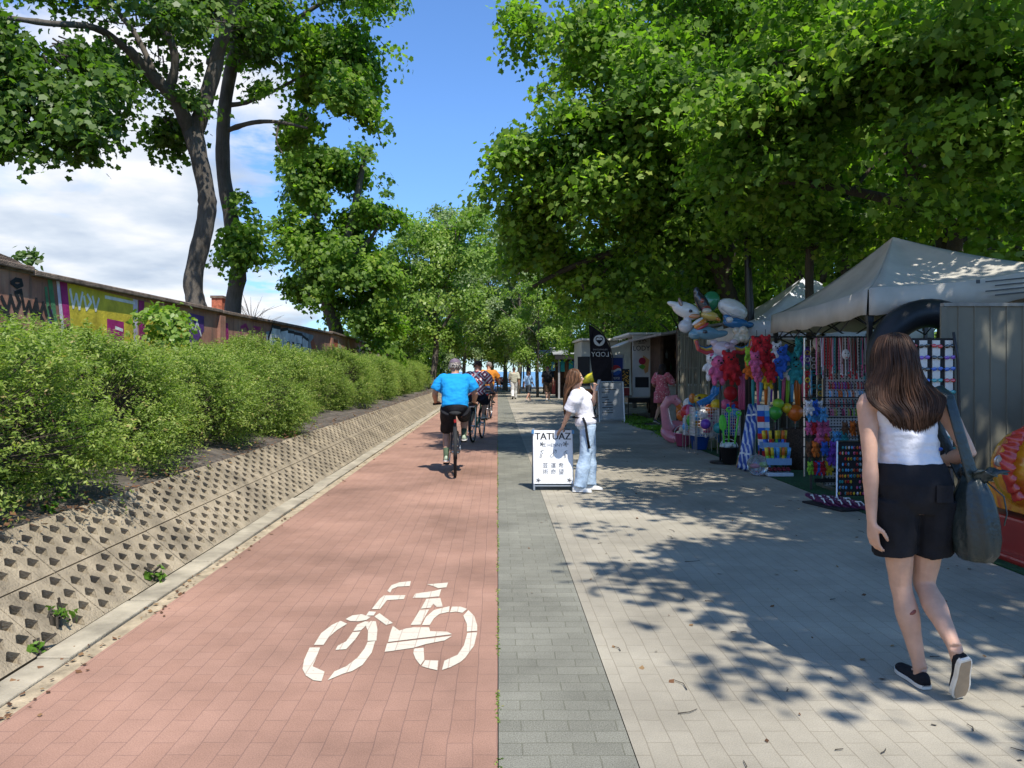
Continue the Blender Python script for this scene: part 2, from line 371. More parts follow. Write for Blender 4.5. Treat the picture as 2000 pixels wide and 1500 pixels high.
gr('spray_lilac', (0.60, 0.52, 0.62), [[(109, 548), (115, 549), (131, 700), (124, 700)], [(259, 584), (268, 586), (268, 700), (261, 700)]], t=0.0064)
gr('spray_magenta', (0.33, 0.02, 0.15), [[(116, 549), (130, 552), (143, 700), (131, 700)], [(270, 586), (281, 588), (283, 700), (272, 700)], [(208, 622), (241, 629), (242, 700), (209, 700)],
    [(433, 628), (445, 632), (447, 700), (436, 700)]], [[(470, 640), (480, 635), (486, 650), (476, 668), (470, 650)], [(495, 640), (508, 642), (512, 660), (500, 668)]], w=0.09, t=0.0068)
gr('spray_white', (0.72, 0.72, 0.70), [], [[(136, 566), (142, 600), (148, 575), (154, 603), (160, 572)], [(163, 580), (168, 604), (177, 590), (170, 576)], [(180, 580), (186, 606), (192, 584)],
    [(205, 580), (262, 592)], [(372, 625), (378, 650), (384, 628), (392, 655)], [(225, 640), (238, 645)]], w=0.05, t=0.0074)
gr('spray_blue_grey', (0.26, 0.32, 0.38), [[(519, 648), (560, 640), (612, 655), (606, 705), (522, 700)]], t=0.005)
let = [[(545, 652), (533, 650), (528, 664), (540, 676), (530, 690), (524, 680)], [(560, 654), (549, 656), (550, 692), (562, 690)], [(549, 672), (558, 672)], [(556, 658), (572, 660)], [(568, 660), (566, 696)],
       [(588, 664), (576, 662), (577, 697), (588, 696)], [(577, 680), (586, 680)], [(592, 700), (592, 668), (600, 674), (593, 682), (602, 700)]]
gr('spray_outline', (0.015, 0.015, 0.02), [], let, w=0.42, t=0.0062)
gr('spray_letters', (0.70, 0.74, 0.78), [], let, w=0.24, t=0.0105)
gr('spray_fade', (0.50, 0.40, 0.34), [], [[(660, 670), (668, 690)], [(680, 668), (686, 700)], [(700, 676), (706, 700)], [(715, 680), (722, 705)], [(735, 690), (750, 712)], [(757, 694), (760, 715)], [(768, 697), (775, 716)]], w=0.28, t=0.005)
gr('spray_rust', (0.36, 0.10, 0.05), [[(606, 668), (612, 660), (622, 700), (612, 702)], [(646, 660), (660, 664), (660, 700), (646, 700)]], t=0.0055)

# brick chimney of a house behind the wall
ch = thing('brick_chimney', 'orange brick chimney with dark cap showing over the wall beside the twin maple trunks', 'chimney', W(427, 640, 31))
b = MB(); c = W(427, 600, 31); b.box((c.x, 31, c.z-0.2), (0.42, 0.42, 1.1)); part(b, 'stack', mat('chimney_brick', (0.42, 0.13, 0.07), 0.9, 0.3, 12), ch)
b = MB(); b.box((c.x, 31, c.z+0.40), (0.5, 0.5, 0.10)); part(b, 'cap', M_COPE, ch)
b = MB(); b.box((c.x, 31, c.z-1.9), (5, 3, 2.3)); part(b, 'house_roof', M_REND, ch)

# painted bicycle, laid out on the pavers as a real 1.4 m marking
B = [[(283,527),(318,470),(370,430),(413,409),(445,424),(395,455),(355,490),(330,527)],
 [(262,540),(313,540),(290,600),(276,632),(335,658),(320,705),(280,700),(243,677),(227,645),(235,600)],
 [(350,700),(383,657),(440,632),(495,590),(530,545),(545,513),(582,508),(565,565),(520,625),(470,655),(425,668)],
 [(560,410),(585,412),(593,450),(588,506),(545,508),(547,460),(535,432)],
 [(437,401),(470,383),(515,377),(560,390),(540,405),(500,412),(462,411)],
 [(495,428),(532,412),(552,414),(530,440),(512,456),(475,459)],
 [(472,465),(510,462),(485,500),(440,548),(388,552),(400,530),(440,510)],
 [(640,262),(662,235),(700,221),(756,215),(751,239),(692,242),(664,254),(655,272)],
 [(606,300),(625,285),(730,284),(722,303),(640,308),(605,352),(565,352)],
 [(537,384),(552,363),(586,365),(575,383)],
 [(577,388),(603,372),(668,420),(636,430)],
 [(668,434),(700,457),(732,447),(770,441),(845,441),(850,460),(935,463),(957,475),(645,513),(655,470)],
 [(640,520),(957,483),(922,505),(830,523),(770,541),(628,562)],
 [(800,356),(845,354),(803,428),(755,430)],
 [(835,231),(938,222),(930,245),(890,250),(868,240)],
 [(765,297),(778,276),(870,263),(905,254),(894,290),(830,296)],
 [(832,302),(900,298),(912,340),(882,341),(866,326),(852,345),(805,350)],
 [(810,430),(830,390),(870,356),(945,338),(943,365),(895,376),(868,398),(848,430)],
 [(956,340),(1000,340),(1030,351),(1008,370),(975,364),(947,368)],
 [(1037,357),(1065,385),(1080,430),(1080,458),(1030,462),(1030,425),(1012,384)],
 [(1032,469),(1080,465),(1065,530),(1022,590),(1000,610),(950,636),(908,650),(920,605),(985,575),(1015,530)],
 [(826,602),(890,604),(885,651),(840,641),(808,631)],
 [(770,546),(818,541),(822,600),(803,626),(780,597),(768,567)]]
b = MB()
for p in B:
    q = [G(500+x/2.5, 1050+y/2.5, 0.0) for x, y in p]; b.add([(v.x, v.y, 0.004) for v in q], [tuple(range(len(q)))])
m, t, n, bs = newmat('road_paint')
co = n('TexCoord').outputs['Object']; s = n('SeparateXYZ', {0: co}); nz = n('TexNoise', {'Vector': co, 'Scale': 40.0, 'Detail': 6.0, 'Roughness': 0.7}).outputs[0]
br = n('TexBrick', {'Vector': n('CombineXYZ', {0: s.outputs[1], 1: s.outputs[0]}).outputs[0], 'Color1': (0.58, 0.535, 0.43, 1), 'Color2': (0.54, 0.50, 0.40, 1), 'Mortar': (0.42, 0.33, 0.26, 1), 'Scale': 1.0, 'Mortar Size': 0.003, 'Brick Width': 0.2, 'Row Height': 0.1}, offset=0.5)
c = n('MixRGB', {0: ramp(n, nz, [(0.56, 0.0), (0.70, 0.7)]), 1: br.outputs[0], 2: (0.47, 0.25, 0.19, 1)}).outputs[0]
t.links.new(c, bs.inputs['Base Color']); bs.inputs['Roughness'].default_value = 0.7
single(b, 'bicycle_marking', m, 'cream painted bicycle symbol on the red bike path', 'road marking', (-0.35, 4.5, 0.0))
# ------------------------------------------------------------------ trees and shrubs
MAPLE = ([(0, 0, 0), (.32, -.06, -.05), (.36, .18, -.03), (.58, .42, -.14), (.32, .56, -.06), (0, 1.0, -.22), (-.32, .56, -.06), (-.58, .42, -.14), (-.36, .18, -.03), (-.32, -.06, -.05)], [tuple(range(10))])
LEAF6 = ([(0, 0, 0), (.30, .28, -.07), (.24, .66, -.09), (0, 1.0, -.2), (-.24, .66, -.09), (-.30, .28, -.07)], [(0, 1, 2, 3), (0, 3, 4, 5)])
LEAF4 = ([(0, 0, 0), (.42, .45, -.10), (0, 1.0, -.14), (-.42, .45, -.10)], [(0, 1, 2, 3)])
SLIM = ([(0, 0, 0), (.20, .45, -.03), (0, 1.0, -.08), (-.20, .45, -.03)], [(0, 1, 2, 3)])
def leaf_mat(name, stops, trans=0.38, rough=0.42, spec=0.35):
    m, t, n, b = newmat(name)
    a = n('Attribute', attribute_name='rnd').outputs['Fac']
    c = ramp(n, a, stops)
    t.links.new(c, b.inputs['Base Color']); b.inputs['Roughness'].default_value = rough; b.inputs['Specular IOR Level'].default_value = spec
    tc = n('MixRGB', {0: 1.0, 1: c, 2: (1.30, 1.70, 0.50, 1)}, blend_type='MULTIPLY').outputs[0]
    tr = n('BsdfTranslucent', {0: tc}); mx = n('MixShader', {0: trans, 1: b.outputs[0], 2: tr.outputs[0]})
    t.links.new(mx.outputs[0], t.nodes['Material Output'].inputs[0]); return m
ML_MAPLE = leaf_mat('maple_leaf', [(0.0, (0.066, 0.130, 0.022)), (0.5, (0.160, 0.260, 0.036)), (0.85, (0.265, 0.370, 0.052)), (1.0, (0.38, 0.41, 0.08))], 0.54, .52, .3)
ML_DARK = leaf_mat('dark_leaf', [(0.0, (0.050, 0.098, 0.018)), (0.6, (0.092, 0.165, 0.026)), (1.0, (0.16, 0.23, 0.038))], 0.46)
ML_LIGHT = leaf_mat('light_leaf', [(0.0, (0.140, 0.230, 0.040)), (0.6, (0.230, 0.330, 0.060)), (1.0, (0.36, 0.42, 0.10))], 0.46)
ML_GREY = leaf_mat('silvery_leaf', [(0.0, (0.135, 0.200, 0.075)), (0.6, (0.230, 0.295, 0.130)), (1.0, (0.38, 0.42, 0.24))], 0.40, 0.5)
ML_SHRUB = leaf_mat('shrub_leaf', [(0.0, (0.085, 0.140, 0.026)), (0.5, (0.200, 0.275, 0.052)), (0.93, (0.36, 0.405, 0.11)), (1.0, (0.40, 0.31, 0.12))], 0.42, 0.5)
ML_WEED = leaf_mat('weed_leaf', [(0.0, (0.09, 0.19, 0.02)), (1.0, (0.17, 0.30, 0.04))], 0.4)
def bark_mat(name, lo, hi):
    m, t, n, b = newmat(name); co = n('TexCoord').outputs['Object']
    st = n('Mapping', {0: co, 'Scale': (1, 1, 0.22)}).outputs[0]
    a = n('TexNoise', {'Vector': st, 'Scale': 16.0, 'Detail': 8.0, 'Roughness': 0.7}).outputs[0]
    k = n('TexNoise', {'Vector': co, 'Scale': 2.2, 'Detail': 4.0}).outputs[0]
    c = n('MixRGB', {0: 0.45, 1: ramp(n, a, [(0.3, lo), (0.7, hi)]), 2: ramp(n, k, [(0.35, lo), (0.65, hi)])}).outputs[0]
    t.links.new(c, b.inputs['Base Color']); b.inputs['Roughness'].default_value = 0.95
    t.links.new(n('Bump', {'Height': a, 'Strength': 1.0, 'Distance': 0.05}).outputs[0], b.inputs['Normal']); return m
M_BARK = bark_mat('maple_bark', (0.055, 0.046, 0.036), (0.165, 0.142, 0.115))
M_BARKD = bark_mat('dark_bark', (0.035, 0.028, 0.020), (0.10, 0.08, 0.055))

def leaf_mesh(name, P, N, S, tpl, m, rng, rnd=None):
    tv = np.array(tpl[0], dtype=np.float64); n = len(P); k = len(tv)
    N = N/np.maximum(np.linalg.norm(N, axis=1, keepdims=True), 1e-9)
    a = rng.normal(size=(n, 3)); T = a-N*np.sum(a*N, 1, keepdims=True); T /= np.maximum(np.linalg.norm(T, axis=1, keepdims=True), 1e-9)
    Bv = np.cross(N, T)
    co = P[:, None, :]+S[:, None, None]*(tv[None, :, 0:1]*Bv[:, None, :]+(tv[None, :, 1:2]-.4)*T[:, None, :]+tv[None, :, 2:3]*N[:, None, :])
    co = co.reshape(-1, 3).astype(np.float32)
    fl = [len(f) for f in tpl[1]]; idx = np.concatenate([np.array(f) for f in tpl[1]])
    loops = (idx[None, :]+(np.arange(n)*k)[:, None]).ravel().astype(np.int32)
    tot = np.tile(np.array(fl), n).astype(np.int32); start = np.concatenate([[0], np.cumsum(tot)[:-1]]).astype(np.int32)
    me = bpy.data.meshes.new(name); me.vertices.add(n*k); me.loops.add(len(loops)); me.polygons.add(len(tot))
    me.vertices.foreach_set('co', co.ravel()); me.loops.foreach_set('vertex_index', loops)
    me.polygons.foreach_set('loop_start', start); me.polygons.foreach_set('loop_total', tot)
    at = me.attributes.new('rnd', 'FLOAT', 'FACE'); r = rng.random(n) if rnd is None else rnd
    at.data.foreach_set('value', np.repeat(r, len(fl)).astype(np.float32))
    me.materials.append(m); me.update(calc_edges=True); me.validate(); return me
def gap(P, sd, fr=1.0):
    x, y, z = (P*fr).T
    return np.sin(2.1*x+sd)*np.sin(1.9*y+sd*2.3)+np.sin(2.6*z+sd*.7)*np.sin(1.3*x-1.1*y+sd)+.6*np.sin(4.3*x+1.7*z)*np.sin(3.7*y-2.3*z)
def crown_pts(blobs, per, rho, size, seed, thr=-.35, flat=0.75, fr=1.0, jit=0.55):
    """Leaf positions: blobs = (centre, radii, sprays); each spray is a drooping, flattened bough tip of leaves."""
    rng = np.random.default_rng(seed); Pl, Nl, Sl, Rl, Tw = [], [], [], [], []
    for c, r, ns in blobs:
        c = np.array(c, float); r = np.array(r, float); nb = max(4, ns//5); q = rng.normal(size=(nb, 3)); q /= np.linalg.norm(q, axis=1, keepdims=True)
        e = q*r*(.45+.95*rng.random((nb, 1))**1.2); j = rng.integers(0, nb, int(ns*1.5)); tt = .35+.65*rng.random((len(j), 1))**.7
        s = c+e[j]*tt+rng.normal(size=(len(j), 3))*r*.13
        s = s[gap(s, seed*1.37, fr) > thr][:ns]; q2 = (s-c)/r; q2 /= np.maximum(np.linalg.norm(q2, axis=1, keepdims=True), 1e-6)
        d = q2*0.75+np.array([0, 0, flat]); d /= np.linalg.norm(d, axis=1, keepdims=True)
        m = len(s); Tw.append((c, s))
        k = per; sc = rho*(0.6+0.8*rng.random((m, 1, 1)))
        a = rng.normal(size=(m, k, 3)); a -= d[:, None]*np.sum(a*d[:, None], 2, keepdims=True); a /= np.linalg.norm(a, axis=2, keepdims=True)
        u = np.sqrt(rng.random((m, k, 1))); off = a*u*sc+d[:, None]*rng.normal(size=(m, k, 1))*sc*.22
        out = q2*np.array([1, 1, .15]); off += out[:, None]*rng.random((m, k, 1))*sc*.9
        off[:, :, 2] -= (u[:, :, 0]**2)*sc[:, :, 0]*.45
        P = s[:, None]+off; N = d[:, None]+jit*rng.normal(size=(m, k, 3))+off/np.maximum(sc, .01)*.35
        Pl.append(P.reshape(-1, 3)); Nl.append(N.reshape(-1, 3)); Sl.append((size*(0.6+0.65*rng.random(m*k))))
        Rl.append(np.clip(np.repeat(rng.random(m)*.75+.05, k)+rng.normal(size=m*k)*.12, 0, 1))
    return np.concatenate(Pl), np.concatenate(Nl), np.concatenate(Sl), np.concatenate(Rl), Tw, rng
def twigs(mb, Tw, rng, frac, r0, seed=0):
    for c, s in Tw:
        for q in s[::max(1, int(1/frac))]:
            d = q-c; a = c+d*.5+rng.normal(size=3)*.05; b = c+d*.75+rng.normal(size=3)*.08*np.linalg.norm(d)-np.array([0, 0, .04*np.linalg.norm(d)])
            mb.tube([a, b, q], [r0*1.5, r0, r0*.35], 4, cap=False)
def limb(mb, pts, r0, r1, n=12, knots=0, seed=0):
    rr = random.Random(seed); P = [V(p) for p in pts]; out = []; rad = []
    for i in range(len(P)-1):
        a, b = P[i], P[i+1]; p0 = P[max(0, i-1)]; p3 = P[min(len(P)-1, i+2)]; st = 6
        for j in range(st):
            t = j/st; out.append(.5*((2*a)+(b-p0)*t+(2*p0-5*a+4*b-p3)*t*t+(3*a-p0-3*b+p3)*t**3))
    out.append(P[-1]); N = len(out)
    for i in range(N):
        t = i/(N-1); r = r0+(r1-r0)*t; rad.append(r*(1+rr.uniform(-.05, .05)+(0.12 if knots and rr.random() < knots else 0)))
    mb.tube(out, rad, n); return out
def tree(name, label, cat, base, limbs, blobs, per, rho, size, seed, tpl, lm, bark=None, group=None, thr=-.35, tw=0.5, twr=.012, flat=.75, fr=1.0, jit=.55, dens=1.0):
    blobs = [(c_, r_, max(4, int(n_*dens))) for c_, r_, n_ in blobs]
    t = thing(name, label, cat, base, group)
    tb = MB()
    for i, (pts, r0, r1) in enumerate(limbs): limb(tb, pts, r0, r1, 12 if r0 > .08 else 7, 0.12, seed+i)
    P, N, S, Rr, Tw, rng = crown_pts(blobs, per, rho, size, seed, thr, flat, fr, jit)
    if tw: twigs(tb, Tw, rng, tw, twr)
    part(tb, 'trunk', bark or M_BARK, t, True)
    me = leaf_mesh('crown', P-np.array(ORG[t.name]), N, S, tpl, lm, rng, Rr); part(me, 'crown', None, t)
    return t
def bl(px, py, y, rx, ry, rd, n): return (W(px, py, y), (rx*y/FX, rd, ry*y/FX), n)

# twin-stemmed maple behind the wall: two trees
D = 17.0
tree('maple_tree', 'tall maple with grey kinked forking trunk behind the wall, left one of the twin trunks', 'tree', (W(385, 600, D).x, D, .9),
     [([W(392, 660, D), W(382, 590, D), W(378, 540, D), W(402, 430, D), W(402, 370, D), W(375, 250, D)], .215, .185),
      ([W(378, 270, D), W(400, 200, D), W(425, 110, D), W(430, 40, D+.5), W(420, -120, D+1)], .19, .11),
      ([W(415, 130, D), W(440, 60, D-.3), W(462, 0, D-.5), W(520, -120, D-1)], .15, .09),
      ([W(372, 262, D), W(345, 200, D-.4), W(290, 140, D-1), W(250, 95, D-1.4)], .17, .09), ([W(330, 180, D-.6), W(342, 120, D-.8), W(325, 60, D-1), W(280, 0, D-1.2)], .10, .05),
      ([W(285, 135, D-1), W(200, 60, D-2), W(90, 45, D-3), W(-20, 30, D-3.5)], .08, .04), ([W(300, 140, D-1), W(260, 60, D-1), W(180, -30, D-1)], .07, .04)],
     [bl(60, 70, D-3, 190, 90, 1.6, 150), bl(95, 190, D-3.3, 120, 100, 1.2, 120), bl(55, 280, D-3.5, 62, 45, .8, 46), bl(180, 240, D-3.2, 55, 65, .7, 42), bl(-90, 160, D-4, 120, 170, 1.2, 90),
      bl(290, 50, D-1, 150, 90, 1.8, 150), bl(330, 205, D-.2, 45, 48, .5, 26), bl(200, -90, D-1, 320, 110, 2.6, 170), bl(420, 40, D+1.2, 90, 90, 1.2, 70), bl(440, -140, D, 260, 120, 2.5, 120), bl(240, 110, D+.8, 60, 70, .8, 40)],
     62, .44, .122, 5, MAPLE, ML_DARK, thr=-.05, flat=1.2, jit=.75, dens=.70, tw=.6)
D = 20.0
tree('maple_tree', 'tall maple with leafy sprouts round its straight trunk, right one of the twin trunks', 'tree', (W(458, 600, D).x, D, .9),
     [([W(452, 660, D), W(456, 590, D), W(466, 520, D), W(452, 430, D), W(436, 330, D), W(438, 220, D), W(452, 130, D), W(464, 60, D), W(480, -100, D)], .225, .14),
      ([W(442, 255, D), W(490, 240, D-.3), W(540, 238, D-.8), W(600, 250, D-1.4)], .075, .03), ([W(444, 205, D), W(480, 200, D), W(540, 175, D), W(620, 130, D)], .07, .03),
      ([W(450, 140, D), W(500, 90, D), W(590, 30, D), W(700, -40, D)], .10, .04), ([W(545, 240, D-.8), W(540, 275, D-.9), W(552, 300, D-1)], .03, .015)],
     [bl(560, 60, D, 110, 90, 1.6, 130), bl(655, 95, D, 95, 90, 1.3, 105), bl(615, 205, D-1, 85, 48, 1.1, 72), bl(690, 215, D-1, 40, 45, .6, 26), bl(715, 55, D+.4, 38, 60, .8, 34), bl(735, 150, D+.4, 26, 50, .5, 18), bl(560, 180, D-.4, 60, 40, .8, 36),
      bl(505, 100, D+.5, 50, 70, .8, 36), bl(600, -90, D, 240, 90, 2.2, 130), bl(700, 110, D, 28, 60, .6, 22),
      bl(480, 480, D-.3, 34, 48, .5, 30), bl(438, 480, D-.5, 14, 40, .3, 7), bl(476, 390, D-.2, 7, 46, .12, 6), bl(497, 500, D-.4, 20, 28, .4, 12)],
     58, .42, .130, 8, MAPLE, ML_MAPLE, thr=-.10, flat=1.2, jit=.75, dens=.80, tw=.5)
D = 31.0
tree('leaning_maple', 'dense dark maple leaning over the far end of the graffiti wall', 'tree', (W(655, 650, D).x, D, .8),
     [([W(668, 720, D), W(655, 640, D), W(640, 590, D), W(655, 530, D), W(680, 460, D), W(700, 370, D), W(712, 300, D)], .33, .10), ([W(640, 590, D), W(610, 520, D), W(620, 420, D), W(632, 330, D)], .2, .07), ([W(645, 560, D), W(600, 520, D), W(560, 470, D)], .13, .05), ([W(660, 520, D), W(720, 470, D), W(750, 420, D)], .12, .05)],
     [bl(640, 300, D, 58, 38, 1.2, 62), bl(600, 360, D, 62, 62, 1.4, 92), bl(700, 320, D, 44, 52, 1.1, 64), bl(580, 465, D, 60, 45, 1.4, 68), bl(640, 500, D, 98, 62, 2.0, 145), bl(590, 555, D, 62, 48, 1.2, 72), bl(705, 425, D, 50, 50, 1.2, 55),
      bl(720, 540, D, 58, 66, 1.4, 90), bl(690, 610, D, 70, 50, 1.2, 80), bl(745, 650, D, 40, 50, 1.0, 44), bl(775, 470, D+1, 25, 50, .8, 24), bl(760, 400, D+1, 22, 40, .6, 16)],
     46, .48, .165, 12, MAPLE, ML_MAPLE, thr=-.45, tw=.3, twr=.02)
D = 40.0
tree('young_maple', 'light green slender tree with forked trunk standing beside the bike path beyond the shrubs', 'tree', (W(850, 740, D).x, D, 0),
     [([W(842, 765, D), W(850, 700, D), W(852, 650, D), W(845, 560, D), W(840, 470, D)], .18, .06), ([W(852, 660, D), W(880, 615, D), W(905, 590, D), W(930, 560, D)], .1, .04), ([W(850, 640, D), W(820, 580, D), W(800, 520, D)], .09, .04), ([W(850, 590, D), W(885, 520, D), W(890, 450, D)], .08, .03)],
     [bl(845, 455, D, 75, 52, 2, 130), bl(790, 520, D, 55, 55, 1.5, 90), bl(910, 500, D, 55, 60, 1.5, 90), bl(850, 560, D, 85, 40, 2, 100), bl(920, 590, D, 45, 40, 1.5, 60), bl(800, 620, D, 65, 40, 1.6, 85), bl(860, 650, D, 55, 30, 1.4, 50), bl(780, 670, D, 30, 30, 1, 30), bl(930, 420, D, 30, 40, 1, 30)],
     44, .55, .18, 21, LEAF6, ML_LIGHT, thr=-.3, tw=.3, twr=.02)

# the big maples over the stalls
def canopy(label, base, trunk, blobs, seed, lm=None, size=.098, per=54, rho=.44, tpl=MAPLE, thr=-.24, tw=.35, name='maple_tree', bark=None, **k):
    return tree(name, label, 'tree', base, trunk, blobs, per, rho, size, seed, tpl, lm or ML_MAPLE, bark or M_BARKD, None, thr, tw, flat=1.5, jit=.85, dens=.76, **k)
D = 14.5
canopy('broad maple spreading over the pavement, trunk just behind the black lamp post', (W(1425, 700, D).x, D, 0),
     [([(W(1440, 800, D).x, D, -.1), W(1432, 640, D), W(1410, 540, D), W(1380, 480, D), W(1330, 420, D-.3), W(1250, 340, D-.6), W(1150, 250, D-1)], .21, .05), ([W(1412, 545, D), W(1430, 440, D), W(1420, 300, D), W(1400, 150, D)], .16, .07),
      ([W(1380, 480, D), W(1250, 480, D), W(1120, 520, D), W(1040, 560, D)], .09, .03), ([W(1425, 420, D), W(1300, 260, D), W(1150, 120, D), W(1060, 60, D)], .09, .03), ([W(1425, 420, D), W(1550, 330, D), W(1680, 250, D)], .1, .04)],
     [bl(1065, 60, D-1, 66, 60, .8, 27), bl(1020, 35, D, 26, 26, .4, 8), bl(1185, 90, D-1, 110, 105, 1.3, 150), bl(1095, 150, D-.5, 45, 50, .6, 14), bl(1150, 250, D-1.5, 125, 80, 1.3, 160), bl(1030, 300, D-1.5, 80, 32, .8, 54), bl(1070, 380, D-1, 80, 52, 1, 80), bl(1190, 380, D-1, 130, 75, 1.5, 175), bl(1290, 240, D-1.5, 130, 130, 1.5, 210),
      bl(1090, 480, D, 85, 50, 1.2, 85), bl(1230, 490, D, 130, 62, 1.6, 150), bl(1370, 400, D-1, 120, 100, 1.6, 170), bl(1400, 150, D, 200, 160, 2.2, 230), bl(1130, 555, D, 60, 32, 1, 40), bl(1260, 560, D+.5, 75, 34, 1, 46), bl(1300, 40, D+2.5, 200, 110, 1.6, 150), bl(1560, 60, D+2.5, 240, 130, 1.6, 170), bl(1420, -60, D, 200, 90, 2.2, 130), bl(1380, 530, D+.6, 90, 50, 1.2, 70)], 31)
D = 11.5
canopy('maple with low leafy boughs hanging above the grey gazebo', (7.6, 12.6, 0),
     [([(7.6, 12.6, -.1), (7.5, 12.5, 1.5), (7.2, 12.2, 3.2), (6.6, 11.6, 5.0), (6.0, 11, 7.5)], .24, .1), ([(7.2, 12.2, 3.2), W(1850, 430, 11), W(1650, 370, 10.6), W(1480, 350, 10.4)], .12, .03), ([(7.0, 12, 4), W(1700, 200, 10.5), W(1500, 120, 10)], .1, .03), ([(6.8, 11.8, 4.4), W(1990, 200, 9.5), W(2050, 60, 8)], .1, .04)],
     [bl(1480, 240, D-1, 120, 110, 1.2, 160), bl(1620, 130, D-1.4, 150, 120, 1.4, 200), bl(1560, 350, D-.6, 120, 75, 1.2, 130), bl(1720, 320, D-1, 140, 90, 1.3, 150), bl(1880, 250, D-2, 140, 130, 1.3, 170), bl(1850, 90, D-2.5, 160, 110, 1.4, 190), bl(1680, 430, D+.4, 120, 42, 1.2, 70), bl(1860, 400, D-.4, 120, 55, 1.1, 80), bl(1700, -60, D-1, 300, 90, 2.2, 200), bl(1540, 450, D+1, 90, 45, 1, 60), bl(2020, 380, D-1, 60, 60, 1, 40)], 32, tw=.4, thr=-.02)
canopy('maple whose crown spreads high over the foreground woman', (7.4, 5.4, 0),
     [([(7.4, 5.4, -.1), (7.3, 5.3, 2), (7.0, 5.0, 3.6), (6.2, 4.6, 5.4), (5.2, 4, 7.5)], .26, .1), ([(7.0, 5.0, 3.6), (5.8, 5.6, 4.8), (4.6, 6.2, 5.4), (3.4, 6.6, 5.9)], .11, .03), ([(6.4, 4.7, 5), (5, 3, 6), (3.4, 1.2, 6.4)], .1, .03)],
     [((4.2, 5.6, 6.4), (1.5, 1.6, .9), 170), ((5.6, 6.8, 5.6), (1.5, 1.3, .8), 75), ((6.6, 7.6, 4.7), (1.1, .9, .7), 45), ((3.8, 2.6, 6.6), (1.35, 1.9, .6), 330), ((5.4, 2.6, 6.8), (1.6, 1.9, .9), 190), ((3.5, 0.1, 6.8), (.8, .7, .4), 9), ((6.2, .2, 6.6), (1.4, 1.2, .8), 50), ((7.4, 4.4, 6.8), (1.6, 2.6, 1.2), 130), ((5.2, 4.6, 8.2), (2.2, 2.6, 1.0), 120), ((2.75, 4.1, 6.7), (.5, .7, .4), 16), ((2.5, 1.9, 6.9), (.55, .35, .3), 8)], 33, size=.12, per=32, thr=-.30, rho=.38)

# model trees for the wood: copied with their own turn and size
def model_tree(name, label, h, cr, n, seed, lm, tpl, size, bark, ztop=.62, slim=.12, per=22, rho=.5, thr=-.3):
    rr = random.Random(seed); lb = [([(0, 0, -.2), (rr.uniform(-.2, .2), rr.uniform(-.2, .2), h*.3), (rr.uniform(-.3, .3), rr.uniform(-.3, .3), h*.6), (rr.uniform(-.3, .3), 0, h*.85)], slim, slim*.3)]; bs = []
    for i in range(n):
        a = i*2.4+rr.uniform(-.4, .4); f = (i+.5)/n; z = h*(1-ztop)+h*ztop*f*.95; rad = cr*math.sin(math.pi*(.18+.75*f))*.72
        c = (rad*math.cos(a), rad*math.sin(a), z); bs.append((c, (cr*.42, cr*.42, h*.085), 26)); lb.append(([(0, 0, z-h*.12), (c[0]*.5, c[1]*.5, z-h*.04), c], slim*.35, slim*.12))
    return tree(name, label, 'tree', (0, 0, 0), lb, bs, per, rho, size, seed, tpl, lm, bark, None, thr, .3, .014)
tA = model_tree('dark_maple', 'x', 11, 3.6, 15, 41, ML_DARK, LEAF6, .18, M_BARKD, per=36)
tB = model_tree('green_maple', 'x', 10, 3.4, 14, 42, ML_MAPLE, LEAF6, .175, M_BARKD, .66, per=36)
tC = model_tree('pale_poplar', 'x', 14, 3.0, 18, 43, ML_GREY, LEAF4, .20, M_BARK, .72, .16, per=34)
tD = model_tree('slim_tree', 'x', 9, 2.2, 10, 44, ML_DARK, LEAF6, .19, M_BARKD, .55, .085, per=30)
tE = model_tree('light_maple', 'x', 9.5, 3.0, 13, 45, ML_LIGHT, LEAF6, .18, M_BARK, .68, per=36)
wood = [  # px at ground, depth, scale, kind, label, group
 (tC, 880, 62, 1.05, 'pale grey-green poplar rising behind the slender light green tree', None), (tC, 800, 66, .95, 'pale poplar top showing left of the slender light green tree', None),
 (tC, 1030, 56, .95, 'silvery poplar between the blue sky gap and the big maples', None), (tC, 1110, 50, .80, 'silvery drooping poplar behind the black feather flag', None), (tC, 955, 74, .92, 'far pale poplar in the middle of the view at the path end', None),
 (tE, 930, 52, .85, 'light green bushy tree behind the three cyclists', None), (tE, 1050, 44, .72, 'light green tree above the far market huts', None), (tC, 985, 60, 1.0, 'tall pale poplar closing the gap between the two sides of the path', None), (tC, 1012, 51, .86, 'pale poplar just left of the broad maple over the pavement', None), (tE, 962, 57, 1.22, 'tall light green tree rising above the farthest cyclist', None), (tE, 990, 58, .78, 'light green tree closing the middle of the view over the walkers', None), (tB, 1015, 63, .82, 'mid green tree above the child in light blue', None), (tC, 905, 50, .62, 'grey-green poplar just right of the slender light green tree', None), (tB, 960, 66, .85, 'mid green tree above the seated people at the far end', None), (tB, 800, 47, .62, 'dark green tree filling the gap behind the wall end', None), (tA, 755, 44, .66, 'dark tree just past the end of the graffiti wall', None),
 (tA, 800, 56, .70, 'dark tree behind the last shrubs of the row', None), (tB, 1180, 36, .80, 'green tree behind the ice cream kiosk', None), (tA, 1240, 32, .82, 'dark tree over the white ice cream kiosk', None), (tB, 1330, 27, .86, 'green tree behind the reed screened bar', None)]
for i, (src, px, y, s, lb, g) in enumerate(wood):
    dup(src, ((px-VX)/FX*y, y, -.03 if px > 780 else .5), i*1.3, s, lb, g)
gs = 'thin-trunked trees of the grove before the sea'
